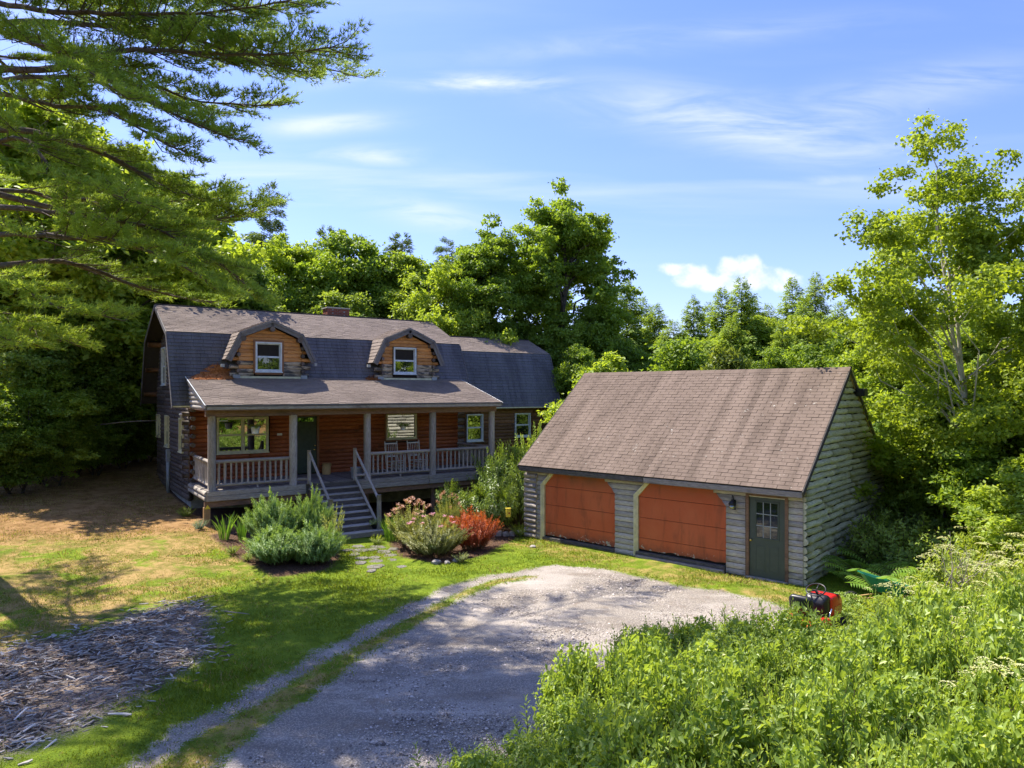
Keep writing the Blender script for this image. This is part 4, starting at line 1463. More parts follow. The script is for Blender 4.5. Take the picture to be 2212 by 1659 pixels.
for i in range(1, 3):
    onto('muntin', wx0 + i * w_ - .010, wx0 + i * w_ + .010, -0.034, -0.020, wz0, wz1, 'grey_metal', 0.002)
    onto('muntin', wx0, wx1, -0.033, -0.020, wz0 + i * h_ - .010, wz0 + i * h_ + .010, 'grey_metal', 0.002)
for q_ in ((wx0 - .035, wx1 + .035, wz1, wz1 + .03), (wx0 - .035, wx1 + .035, wz0 - .03, wz0), (wx0 - .03, wx0, wz0, wz1), (wx1, wx1 + .03, wz0, wz1)):
    onto('window_bead', q_[0], q_[1], -0.036, -0.019, q_[2], q_[3], 'door_green')
for x0, x1 in ((-1.16, -0.92), (-0.82, -0.58)):
    for q_ in ((x0, x1, .80, .82), (x0, x1, .20, .22), (x0, x0 + .02, .22, .80), (x1 - .02, x1, .22, .80)):
        onto('panel_bead', q_[0], q_[1], -0.027, -0.019, q_[2], q_[3], 'door_green', 0.003)
k_ = lathe('door_knob', [(0.0, 0), (0.025, 0), (0.012, .02), (.028, .04), (.030, .06), (.018, .072), (0, .074)], 'brass', None, (-1.265, -0.02, 0.94), 14, (R(90), 0, 0))
rel(k_, sd)
box('threshold', -1.40, -0.34, -0.10, 0.03, -0.06, 0.03, 'grey_wood', garage)
# floodlight up in the gable
fl = box('floodlight', 0.10, 0.34, 3.70, 4.02, 4.50, 4.72, 'black_metal', garage, 0.02)
tube_obj('floodlight_bracket', [(0.02, 3.55, 4.62), (0.16, 3.75, 4.62)], 0.03, 'black_metal', garage)

# carriage lamp beside the side door
lamp = thing('wall_lantern', 'black carriage lantern mounted on the grey logs left of the garage side door', 'wall lamp', GU(-1.70, -0.06, 1.66), TG)
lathe('lamp_globe', [(0.0, 0), (.045, .01), (.085, .05), (.09, .09), (.06, .13)], 'glass_mirror', lamp, (0, -0.11, 0.0), 14)
lathe('lamp_hood', [(.085, .12), (.10, .13), (.07, .19), (.04, .22), (.03, .25), (0, .26)], 'black_metal', lamp, (0, -0.11, 0), 14)
box('back_plate', -.05, .05, -.02, .0, -.02, .24, 'black_metal', lamp)
tube_obj('lamp_arm', [(0, -0.01, .2), (0, -.05, .33), (0, -.1, .35), (0, -.12, .30), (0, -.11, .25)], 0.011, 'black_metal', lamp)
# ------------------------------------------------------------------ plants
MAT['bark'] = wood('bark', (0.07, 0.055, 0.045), (0.16, 0.135, 0.11), (0.05, 0.045, 0.04), (0.5, 0.7), 0.9, 1.5, 0.2, bstr=0.8)
MAT['pine_bark'] = wood('pine_bark', (0.075, 0.05, 0.038), (0.17, 0.125, 0.10), (0.13, 0.12, 0.11), (0.5, 0.7), 0.9, 1.5, 0.1, bstr=0.8)
MAT['birch_bark'] = wood('birch_bark', (0.42, 0.37, 0.30), (0.60, 0.55, 0.47), (0.16, 0.12, 0.10), (0.55, 0.68), 0.8, 0.5, 0.1)
MAT['stem'] = plain('stem', (0.12, 0.09, 0.05), 0.85)
MAT['dead_twig'] = plain('dead_twig', (0.34, 0.28, 0.24), 0.9)
MAT['leaf_mid'] = leaf_mat('leaf_mid', (0.09, 0.175, 0.02), (0.32, 0.44, 0.06), None, 0.5)
MAT['leaf_yellow'] = leaf_mat('leaf_yellow', (0.15, 0.255, 0.025), (0.44, 0.54, 0.08), None, 0.52)
MAT['leaf_dark'] = leaf_mat('leaf_dark', (0.10, 0.18, 0.028), (0.36, 0.46, 0.09), None, 0.5)
MAT['leaf_birch'] = leaf_mat('leaf_birch', (0.12, 0.20, 0.018), (0.38, 0.47, 0.055), None, 0.54)
MAT['leaf_hemlock'] = leaf_mat('leaf_hemlock', (0.12, 0.205, 0.028), (0.36, 0.47, 0.075), None, 0.45, 0.6)
MAT['leaf_pine'] = leaf_mat('leaf_pine', (0.12, 0.21, 0.035), (0.42, 0.54, 0.10), None, 0.48, 0.5)
MAT['leaf_pine_far'] = leaf_mat('leaf_pine_far', (0.09, 0.15, 0.045), (0.23, 0.32, 0.11), None, 0.2, 0.55)
MAT['leaf_thicket'] = leaf_mat('leaf_thicket', (0.10, 0.20, 0.02), (0.44, 0.55, 0.12), (0.60, 0.66, 0.22), 0.44, 0.42, 0.45)
MAT['leaf_elder'] = leaf_mat('leaf_elder', (0.17, 0.265, 0.03), (0.43, 0.50, 0.09), None, 0.42, 0.45)
MAT['umbel'] = leaf_mat('umbel', (0.50, 0.52, 0.22), (0.72, 0.70, 0.42), None, 0.3)
MAT['leaf_yew'] = leaf_mat('leaf_yew', (0.11, 0.22, 0.05), (0.38, 0.53, 0.17), (0.48, 0.52, 0.2), 0.3)
MAT['leaf_rhodo'] = leaf_mat('leaf_rhodo', (0.07, 0.14, 0.015), (0.28, 0.37, 0.07), None, 0.25, 0.35, 0.5)
MAT['leaf_olive'] = leaf_mat('leaf_olive', (0.16, 0.22, 0.04), (0.46, 0.47, 0.15), (0.52, 0.24, 0.22), 0.35)
MAT['leaf_spirea'] = leaf_mat('leaf_spirea', (0.15, 0.20, 0.05), (0.44, 0.43, 0.18), (0.55, 0.22, 0.30), 0.35)
MAT['leaf_red'] = leaf_mat('leaf_red', (0.28, 0.045, 0.02), (0.66, 0.19, 0.07), (0.70, 0.22, 0.17), 0.35)
MAT['leaf_variegated'] = leaf_mat('leaf_variegated', (0.12, 0.20, 0.04), (0.55, 0.58, 0.25), None, 0.35)
MAT['leaf_iris'] = leaf_mat('leaf_iris', (0.07, 0.18, 0.03), (0.20, 0.34, 0.06), None, 0.4)
MAT['leaf_blue'] = leaf_mat('leaf_blue', (0.16, 0.25, 0.16), (0.30, 0.40, 0.28), None, 0.3)
MAT['leaf_fern'] = leaf_mat('leaf_fern', (0.12, 0.26, 0.03), (0.30, 0.45, 0.07), None, 0.4)
MAT['leaf_copper'] = leaf_mat('leaf_copper', (0.12, 0.20, 0.025), (0.26, 0.30, 0.06), (0.50, 0.14, 0.06), 0.4)
MAT['grass'] = leaf_mat('grass', (0.11, 0.165, 0.012), (0.28, 0.34, 0.032), None, 0.35, 0.6, 0.2)
MAT['grass_dry'] = leaf_mat('grass_dry', (0.24, 0.20, 0.06), (0.50, 0.38, 0.17), None, 0.3, 0.7, 0.2)


def unit(a):
    return a / (np.linalg.norm(a, axis=-1, keepdims=True) + 1e-9)


def leaves(P, D, N, L, W, fold=0.25, tint=None):
    """leaf blades at P pointing along D with face normals near N; folded along the middle"""
    D = unit(D)
    S = unit(np.cross(D, N))
    U = np.cross(S, D)
    L = np.broadcast_to(np.asarray(L, float), (len(P),))[:, None]
    W = np.broadcast_to(np.asarray(W, float), (len(P),))[:, None]
    mid = P + D * L * 0.45
    tip = P + D * L - U * L * 0.12
    a = mid + S * W * 0.5 + U * W * fold
    c = mid - S * W * 0.5 + U * W * fold
    V = np.stack([P, a, tip, c], 1).reshape(-1, 3)
    n = len(P)
    i = np.arange(n)[:, None] * 4
    F = np.concatenate([i + np.array([[0, 1, 2]]), i + np.array([[0, 2, 3]])], 1).reshape(-1, 3)
    T = np.repeat(tint if tint is not None else RG.random(n), 4)
    return V, F, T


def crown_mesh(name, C_, R_, per, L, W, mat, seed, up=0.5, droop=0.0, shell=0.55, flat=0.75):
    """leaf clumps: centres C_, radii R_, per leaves each (scaled with the area)"""
    q = np.random.default_rng(seed)
    R_ = np.asarray(R_, float)
    cnt = np.maximum(8, (per * (R_ / R_.mean()) ** 2).astype(int))
    idx = np.repeat(np.arange(len(C_)), cnt)
    n = len(idx)
    d = unit(q.normal(size=(n, 3)))
    # sub-clumps: pull the leaves towards a few knots on each ball, so the surface breaks up
    kd = unit(q.normal(size=(len(C_), 9, 3)))
    pick = q.integers(0, 9, n)
    d = unit(d * 0.62 + kd[idx, pick] * 0.8)
    kk = kd[idx, pick] * np.array([1, 1, flat]) * (0.62 + 0.38 * q.random((len(C_), 9))[idx, pick])[:, None]
    P = C_[idx] + R_[idx][:, None] * (kk + q.normal(size=(n, 3)) * np.array([.23, .23, .12]) - np.array([0, 0, .10]) * (kk[:, :1] ** 2 + kk[:, 1:2] ** 2))
    N = unit(d * 0.7 + np.array([0, 0, up]) + q.normal(size=(n, 3)) * 0.55)
    D = unit(np.cross(N, q.normal(size=(n, 3)))) + d * 0.25 + np.array([0, 0, -droop])
    ct = q.random(len(C_))
    T = np.clip(0.15 + 0.45 * ct[idx] + 0.4 * q.random(n), 0, 1)
    V, F, T = leaves(P, D, N, L * q.uniform(0.7, 1.3, n), W * q.uniform(0.7, 1.3, n), 0.2, T)
    return np_mesh(name, V, F, MAT[mat], T)


def limb_path(p0, p1, q, sag=0.1, wob=0.08, n=5):
    p0, p1 = np.array(p0, float), np.array(p1, float)
    L = np.linalg.norm(p1 - p0)
    pts = []
    for i in range(n + 1):
        t = i / n
        p = p0 * (1 - t) + p1 * t
        p[2] += sag * L * math.sin(math.pi * t)
        if 0 < i < n: p += q.normal(size=3) * wob * L * 0.5
        pts.append(p)
    return pts


def broadleaf(H, base, rx, seed, mat='leaf_mid', per=330, nc=85, cr=0.85, L=0.17, W=0.11, bark='bark', tr=0.17, lean=(0, 0), top=0.42, stems=1, irr=0.22, name='tree', droop=0.0):
    """returns (crown mesh, trunk mesh); origin at the foot"""
    q = np.random.default_rng(seed)
    hz = (H - base) / 2
    cz = base + hz
    C_ = []
    ph = q.uniform(0, 6.28, 6)
    for i in range(nc):
        d = unit(q.normal(size=3))
        lump = 1 + irr * math.sin(3 * math.atan2(d[1], d[0]) + ph[0] + 2 * d[2]) + irr * 0.7 * math.sin(5 * math.atan2(d[1], d[0]) + ph[1] - 3 * d[2]) + q.uniform(-irr, irr)
        rr = (0.60 + 0.36 * q.random()) * lump
        w = 1.0 - top * max(0, d[2]) ** 1.5
        z = cz + d[2] * (hz - cr * 0.7) * min(1.0, rr * 1.15)
        C_.append((d[0] * (rx - cr * 0.5) * rr * w + lean[0] * z / H, d[1] * (rx - cr * 0.5) * rr * w + lean[1] * z / H, z))
    # smaller sprays standing out of the crown's outline
    for i in range(int(nc * 0.7)):
        c = C_[q.integers(0, nc)]
        o = unit(np.array([c[0], c[1], (c[2] - cz) * .8]))
        C_.append(np.array(c) + o * np.array([1, 1, .6]) * cr * q.uniform(.45, .95) + q.normal(size=3) * .25 * cr)
    C_ = np.array(C_)
    R_ = np.r_[cr * q.uniform(0.6, 1.15, nc), cr * q.uniform(0.3, 0.6, len(C_) - nc)]
    crown = crown_mesh('crown', C_, R_, per, L, W, mat, seed + 1, droop=droop)
    a = Acc()
    for s in range(stems):
        off = q.normal(size=2) * (0.25 if stems > 1 else 0)
        topz = H * 0.86
        pts = [np.array([off[0] * .4, off[1] * .4, -0.3])]
        for i in range(1, 9):
            t = i / 8
            pts.append(np.array([lean[0] * t * .86 + off[0] * (1 + 1.0 * t * (stems > 1)) + q.normal() * 0.06 * H / 10, lean[1] * t * .86 + off[1] * (1 + 1.0 * t * (stems > 1)) + q.normal() * 0.06 * H / 10, topz * t]))
        a.tube(pts, [tr * (1.15 - 0.95 * i / 8) for i in range(9)], 7)
        for j in q.choice(nc, size=min(nc, 26 // stems + 6), replace=False):
            c = C_[j]
            tz = max(base * 0.55, c[2] - np.hypot(c[0], c[1]) * 0.8 - 0.4)
            k = min(7, max(0, int(tz / topz * 8)))
            f = min(1, max(0, tz / topz * 8 - k))
            s0 = pts[k] * (1 - f) + pts[k + 1] * f
            a.tube(limb_path(s0, c, q, 0.05, 0.07, 4), [tr * 0.36, tr * .28, tr * .2, tr * .13, tr * .06], 5, cap=False)
    return crown, a.mesh('trunk', MAT[bark], True)


def conifer(H, base, rx, seed, mat='leaf_hemlock', nb=420, L=0.30, W=0.13, droop=0.35, dens=11, bark='bark', tr=0.16, open_=0.0, power=0.8):
    q = np.random.default_rng(seed)
    P, D, N, T, SZ = [], [], [], [], []
    a = Acc()
    a.tube([(q.normal() * .03, q.normal() * .03, z) for z in np.linspace(-0.3, H * 0.97, 8)], [tr * (1.1 - 1.05 * i / 7) for i in range(8)], 6)
    for b_ in range(nb):
        t = q.random() ** 1.15
        z = base + (H - base) * t
        R_ = rx * (1 - t) ** power * q.uniform(0.55, 1.12) * (1 + 0.2 * math.sin(t * 23)) + 0.12
        an = q.uniform(0, 2 * math.pi)
        dr = np.array([math.cos(an), math.sin(an), 0])
        if q.random() < open_: continue
        m = max(3, int(dens * R_ / rx * 1.6))
        bt = q.random()
        tilt = droop * (1 - 1.5 * t) - 0.05
        if b_ % 6 == 0 and R_ > 0.5:
            a.tube([(0, 0, z), tuple(dr * R_ * 0.5 + np.array([0, 0, z - tilt * R_ * .4])), tuple(dr * R_ * .9 + np.array([0, 0, z - tilt * R_]))], [tr * .2, tr * .12, tr * .04], 4, cap=False)
        for k in range(m):
            s = (k + q.random()) / m
            s = 0.25 + 0.75 * s
            side = q.normal() * 0.30 * R_ * (1.1 - s) + q.normal() * 0.04
            p = dr * R_ * s + np.array([-dr[1], dr[0], 0]) * side
            p[2] = z - tilt * R_ * s ** 1.6 + q.normal() * 0.05
            for r_ in range(4):
                dd = dr + np.array([-dr[1], dr[0], 0]) * q.normal() * 0.75 + np.array([0, 0, -0.35 * droop - .1 + q.normal() * 0.22 + (0.7 if t > .93 else 0)])
                P.append(p + q.normal(size=3) * 0.07)
                D.append(dd)
                N.append(np.array([0, 0, 1]) + q.normal(size=3) * 0.35 + dr * 0.5)
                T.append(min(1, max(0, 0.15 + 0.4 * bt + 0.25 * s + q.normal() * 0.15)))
                SZ.append(min(1.0, 0.38 + 1.1 * R_ / rx))
    V, F, T = leaves(np.array(P), np.array(D), np.array(N), L * q.uniform(0.6, 1.3, len(P)) * np.array(SZ), W * q.uniform(0.6, 1.3, len(P)) * np.array(SZ), 0.15, np.array(T))
    return np_mesh('crown', V, F, MAT[mat], T), a.mesh('trunk', MAT[bark], True)


def tufts(P, D, T, n=12, L=0.11, W=0.006, q=None, spread=0.75):
    """pine needle tufts: thin blades fanning from P along D"""
    m = len(P)
    P = np.repeat(P, n, 0)
    D = unit(np.repeat(unit(D), n, 0) + q.normal(size=(m * n, 3)) * spread * 0.55)
    S = unit(np.cross(D, q.normal(size=(m * n, 3))))
    Ln = (L * q.uniform(0.7, 1.2, m * n))[:, None]
    V = np.stack([P - S * W, P + S * W, P + D * Ln], 1).reshape(-1, 3)
    F = np.arange(m * n * 3).reshape(-1, 3)
    Tt = np.clip(np.repeat(T, n) + q.normal(size=m * n) * 0.12, 0, 1)
    return V, F, np.repeat(Tt, 3)


def plant_tree(name, meshes, label, cat, x, y, rz, sc=1.0, group=None, z=None):
    r = thing(name, label, cat, (x, y, (g1(x, y) if z is None else z)), rz, group)
    r.scale = sc if isinstance(sc, tuple) else (sc, sc, sc)
    obj('crown', meshes[0], r)
    obj('trunk', meshes[1], r)
    return r


def bx(px, Y):
    return (px - 1106) / 1521.1 * Y


def htop(py, Y):
    return 4.622 + (847 - py) / 1521.1 * Y


# meshes shared between the trees of a kind (unit: about 12 m tall)
BL = {
    'maple': broadleaf(15.5, 2.5, 3.45, 101, 'leaf_mid', 400, 120, 0.9, 0.17, 0.13, tr=0.26, top=0.12, irr=0.18),
    'round': broadleaf(11, 1.5, 3.4, 102, 'leaf_mid', 400, 95, 0.95, 0.17, 0.12, tr=0.18, irr=0.25),
    'yellow': broadleaf(10.5, 1.2, 3.1, 103, 'leaf_yellow', 400, 90, 0.9, 0.17, 0.11, tr=0.16, irr=0.25, stems=2),
    'oval': broadleaf(11.5, 2.0, 2.6, 104, 'leaf_yellow', 380, 85, 0.85, 0.17, 0.11, tr=0.17, irr=0.3),
    'dark': broadleaf(10, 0.6, 3.2, 105, 'leaf_dark', 360, 90, 0.95, 0.18, 0.12, tr=0.17, irr=0.3),
    'sapling': broadleaf(4.8, 0.5, 1.7, 106, 'leaf_yellow', 260, 50, 0.55, 0.12, 0.08, tr=0.05, irr=0.35, stems=2),
    'sapling_mid': broadleaf(5.0, 0.4, 1.9, 107, 'leaf_mid', 260, 52, 0.6, 0.12, 0.08, tr=0.055, irr=0.35, stems=2),
}
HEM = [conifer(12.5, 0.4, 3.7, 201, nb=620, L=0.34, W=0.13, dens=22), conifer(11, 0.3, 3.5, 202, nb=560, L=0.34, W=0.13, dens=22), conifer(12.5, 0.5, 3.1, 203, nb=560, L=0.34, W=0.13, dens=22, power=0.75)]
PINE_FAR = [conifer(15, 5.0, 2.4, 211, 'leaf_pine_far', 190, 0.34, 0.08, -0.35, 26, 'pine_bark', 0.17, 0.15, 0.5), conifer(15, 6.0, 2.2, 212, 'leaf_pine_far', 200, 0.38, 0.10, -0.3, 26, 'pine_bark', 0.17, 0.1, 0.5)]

# ---- trees behind the house and garage
def put(kind, px, py, Y, label, cat='tree', group=None, name='broadleaf_tree', wx=1.0, base_h=None, rz=None):
    m = BL[kind] if isinstance(kind, str) else kind
    hm = {'maple': 15.5, 'round': 11, 'yellow': 10.5, 'oval': 11.5, 'dark': 10, 'sapling': 4.8, 'sapling_mid': 5.0}.get(kind if isinstance(kind, str) else '', base_h or 12)
    x = bx(px, Y)
    z0 = g1(x, Y)
    s = (htop(py, Y) - z0) / hm
    return plant_tree(name, m, label, cat, x, Y, rnd.uniform(0, 6.28) if rz is None else rz, (s * wx, s * wx, s), group, z0)


put('maple', 1218, 392, 39, 'tallest round-topped maple rising above the gap between house and garage', name='maple_tree', rz=0.4, wx=0.98)
put('maple', 1065, 470, 38, 'second tall maple just left of the tallest one', name='maple_tree', rz=2.1, wx=1.0)
put('round', 1262, 660, 38, 'dense green tree at the foot of the tallest maple', wx=1.0)
put('round', 1268, 735, 34, 'low leafy tree behind the end of the house wing', wx=0.8)
put('yellow', 975, 555, 37, 'yellow-green tree behind the right end of the house ridge', wx=0.9)
put('yellow', 622, 508, 41, 'bright yellow-green tree left of the chimney', wx=1.05)
put('yellow', 690, 530, 43, 'yellow-green tree rising just above the chimney', wx=0.95)
put('round', 782, 492, 42, 'round mid-green tree right of the chimney', wx=1.05)
put('oval', 868, 545, 41, 'oval leafy tree above the right dormer', wx=1.1)
put('round', 550, 560, 38, 'green tree half hidden by the tip of the big pine', wx=1.0)
put('dark', 735, 620, 38, 'dark tree in the shade behind the chimney', wx=1.1)
put('dark', 905, 640, 38, 'dark tree in the shade behind the right dormer', wx=1.1)
put('dark', 470, 600, 36, 'dark tree behind the left end of the house ridge', wx=1.2)
plant_tree('pine_tree', PINE_FAR[0], 'slender dark pine standing alone against the sky left of centre', 'pine', bx(583, 50), 50, 1.0, (0.95, 0.95, (htop(383, 50) - 1.2) / 15), z=1.0)
plant_tree('pine_tree', PINE_FAR[1], 'dark pine top behind the round tree right of the chimney', 'pine', bx(868, 52), 52, 2.0, (1.1, 1.1, (htop(497, 52) - 1.2) / 15), z=1.0)
plant_tree('pine_tree', PINE_FAR[0], 'dark pine top just left of the second maple', 'pine', bx(965, 54), 54, 3.0, (0.85, 0.85, (htop(505, 54) - 1.2) / 15), z=1.0)
plant_tree('pine_tree', PINE_FAR[1], 'dark pine top above the yellow-green trees left of the chimney', 'pine', bx(705, 54), 54, 5.0, (0.9, 0.9, (htop(482, 54) - 1.2) / 15), z=1.0)
# left, beyond the lawn
put('yellow', -10, 300, 33, 'large leafy tree at the left edge behind the big pine boughs', wx=1.15)
put('oval', 70, 215, 31, 'tall sunlit leafy tree behind the big pine boughs at far left', wx=1.3)
put('yellow', 240, 285, 33, 'bright leafy tree behind the middle of the big pine', wx=1.25)
put('yellow', 385, 375, 36, 'bright leafy tree at the sky edge behind the pine tips', wx=1.2)
for i, (px, py, Y, k) in enumerate(((10, 620, 30, 'yellow'), (110, 640, 29, 'dark'), (205, 600, 31, 'round'), (290, 640, 33, 'dark'), (60, 500, 34, 'round'), (170, 470, 36, 'yellow'), (330, 560, 37, 'dark'), (400, 560, 40, 'dark'))):
    put(k, px, py, Y, 'shaded understorey tree at the dark edge of the wood left of the house', group='shaded trees at the edge of the wood left of the house', wx=1.15, name='understorey_tree')
for i, (px, py, Y, k) in enumerate(((-40, 860, 24, 'sapling_mid'), (40, 835, 25.5, 'sapling_mid'), (120, 860, 27, 'sapling'), (200, 850, 29, 'sapling_mid'), (270, 870, 31, 'sapling_mid'), (320, 890, 33, 'sapling_mid'), (90, 780, 27.5, 'sapling'), (160, 760, 29, 'sapling_mid'), (-90, 800, 24.5, 'sapling'))):
    put(k, px, py, Y, 'small leafy sapling in the shade along the far edge of the left lawn', 'sapling', 'saplings along the far edge of the left lawn', 'sapling', wx=1.2)
# hemlocks behind the garage
for i, (px, py, Y, k, w, lb) in enumerate((
        (1353, 606, 46, 0, 1.05, 'leftmost pointed hemlock behind the garage, beside the big maple'),
        (1415, 655, 47, 1, 1.0, 'lower hemlock second from the big maple'),
        (1497, 640, 50, 2, 1.0, 'slim hemlock left of the twin-topped hemlocks'),
        (1560, 622, 45, 0, 1.0, 'left one of the twin-topped hemlocks under the white cloud'),
        (1601, 603, 44, 2, 1.15, 'right one of the twin-topped hemlocks under the white cloud'),
        (1660, 655, 50, 1, 0.9, 'short hemlock right of the twin-topped hemlocks'),
        (1712, 600, 47, 0, 0.9, 'left one of the two pointed hemlocks above the garage ridge'),
        (1762, 592, 49, 2, 1.0, 'right one of the two pointed hemlocks above the garage ridge'),
        (1810, 650, 47, 1, 1.0, 'rightmost hemlock, partly hidden by the birch leaves'),
        (1455, 690, 42, 1, 1.1, 'broad low hemlock in front of the slim one'))):
    m = HEM[k]
    x = bx(px, Y)
    hm = (12.5, 11, 12.5)[k]
    s = (htop(py, Y) - g1(x, Y)) / hm
    plant_tree('hemlock_tree', m, lb, 'hemlock', x, Y, rnd.uniform(0, 6), (s * w, s * w, s))
put('oval', 1640, 680, 45, 'leafy tree between the hemlock groups', wx=1.0)
put('sapling_mid', 1480, 725, 30, 'small leafy tree close behind the left half of the garage ridge', wx=1.1)
put('sapling', 1335, 770, 28, 'low leafy growth behind the left end of the garage ridge', wx=1.1)
BL['copper'] = broadleaf(4.6, 0.6, 1.3, 108, 'leaf_copper', 200, 34, 0.5, 0.2, 0.08, tr=0.04, irr=0.35, stems=2)
for i, (px, py, Y, k, w, lb) in enumerate(((1385, 640, 50, 1, 1.0, 'hemlock just right of the leftmost pointed one'), (1530, 655, 52, 2, 1.0, 'hemlock between the slim one and the twin tops'), (1625, 640, 50, 1, 1.0, 'hemlock shoulder right of the twin tops'),
        (1740, 640, 44, 1, 1.1, 'lower hemlock in front of the two pointed ones'), (1580, 680, 40, 1, 1.1, 'broad hemlock low behind the middle of the garage ridge'), (1690, 690, 41, 0, .9, 'hemlock low behind the right half of the garage ridge'), (1850, 690, 48, 2, 1.1, 'hemlock behind the leafy tree left of the birch'))):
    x = bx(px, Y)
    s = (htop(py, Y) - g1(x, Y)) / (12.5, 11, 12.5)[k]
    plant_tree('hemlock_tree', HEM[k], lb, 'hemlock', x, Y, rnd.uniform(0, 6), (s * w, s * w, s))
x_ = bx(1580, 27)
plant_tree('sapling', BL['copper'], 'sapling with copper-red shoot tips behind the garage ridge', 'sapling', x_, 27, 0.5, (1, 1, htop(758, 27) / 4.6))
put('round', 1800, 700, 33, 'broad leafy tree behind the right end of the garage ridge', wx=1.1)
put('yellow', 1890, 665, 31, 'bushy leafy tree left of the birch', wx=1.1)
put('yellow', 1975, 690, 29, 'bright leafy tree behind the birch', wx=1.2)
put('dark', 1960, 700, 36, 'dark tree in the gap left of the birch trunk', wx=1.3)
put('dark', 2080, 640, 36, 'dark tree behind the birch trunk', wx=1.3)
put('dark', 2230, 640, 34, 'dark tree at the right edge behind the birch', wx=1.3)
put('round', 1660, 745, 38, 'leafy tree in the hollow between the hemlocks and the garage ridge', wx=1.0)
put('round', 1385, 740, 38, 'leafy tree below the leftmost hemlock', wx=1.0)

# ---- birches at the right edge
bm1 = broadleaf(12.5, 1.8, 3.7, 301, 'leaf_birch', 300, 105, 0.68, 0.11, 0.085, 'birch_bark', 0.08, (-1.6, 0), 0.55, 2, 0.34, droop=0.3)
bm2 = broadleaf(12.0, 2.6, 3.0, 302, 'leaf_birch', 300, 85, 0.68, 0.11, 0.085, 'birch_bark', 0.075, (-.4, 0), 0.5, 1, 0.34, droop=0.3)
plant_tree('birch_tree', bm1, 'tall airy birch with pale leaning trunk at the right edge', 'birch', 12.9, 18.6, 0.0, (1.0, 0.9, 0.955))
plant_tree('birch_tree', bm2, 'second birch crown cut by the right edge of the picture', 'birch', 14.9, 17.8, 1.2, (0.95, 0.95, 1.03))
put('sapling', 1985, 815, 21, 'bushy sapling right behind the garage gable', 'sapling', None, 'sapling', 1.15)
put('sapling', 2080, 800, 20, 'bushy sapling under the birch leaves', 'sapling', None, 'sapling', 1.15)
put('sapling_mid', 2180, 835, 18.5, 'bushy sapling at the right edge under the birch', 'sapling', None, 'sapling', 1.15)
put('sapling', 2240, 980, 15.5, 'low bushy growth at the right edge', 'sapling', None, 'sapling', 1.3)
put('sapling', 1925, 930, 26, 'low leafy growth beyond the rear eave of the garage', 'sapling', None, 'sapling', 1.1)
BL['thin'] = broadleaf(3.9, 1.5, 1.15, 109, 'leaf_yellow', 130, 30, 0.42, 0.11, 0.075, tr=0.04, irr=0.35)
plant_tree('sapling', BL['thin'], 'young tree with a thin bare dark trunk right of the garage gable', 'sapling', bx(2042, 19.5), 19.5, 0.5, (1, 1, 0.95))
yp = conifer(4.6, 0.2, 1.1, 214, 'leaf_yew', 110, 0.20, 0.045, -0.45, 16, 'bark', 0.05)
plant_tree('pine_sapling', yp, 'young pale green pine beside the rear slope of the garage roof', 'pine', bx(1905, 24.5), 24.5, 0.4, (1.0, 1.0, (htop(872, 24.5)) / 4.6))
# far wood closing the view between the trunks
fw = []
fq = np.random.default_rng(5)
fc = []
for i in range(640):
    a_ = R(-180 + 360 * i / 639)
    d_ = (66 if abs(a_) < 1.15 else 42) + fq.uniform(0, 14)
    fc.append((math.sin(a_) * d_, math.cos(a_) * d_, fq.uniform(0.5, 8.5)))
fo = obj('far_wood', crown_mesh('far_wood', np.array(fc), fq.uniform(2.0, 3.6, len(fc)), 150, 0.75, 0.5, 'leaf_dark', 6, 0.5), None)
tag(fo, 'dark wood filling the background behind the nearer trees', None, kind='stuff')
# the wood behind the camera, seen mirrored in the windows
for i, (x, y, k, s) in enumerate(((14, 2, 'yellow', .9), (20, 6, 'round', .9), (12.5, -5, 'round', 1.0), (24, 1, 'yellow', 1.0), (17, -4, 'yellow', 1.0), (-16, -9, 'yellow', 1.25), (-7, -14, 'round', 1.3), (3, -16, 'yellow', 1.3), (13, -12, 'round', 1.2), (-24, -2, 'yellow', 1.2), (22, -6, 'yellow', 1.2))):
    plant_tree('broadleaf_tree', BL[k], 'leafy tree across the drive, seen only as a reflection in the windows', 'tree', x, y, i * 1.3, s, 'trees mirrored in the windows')
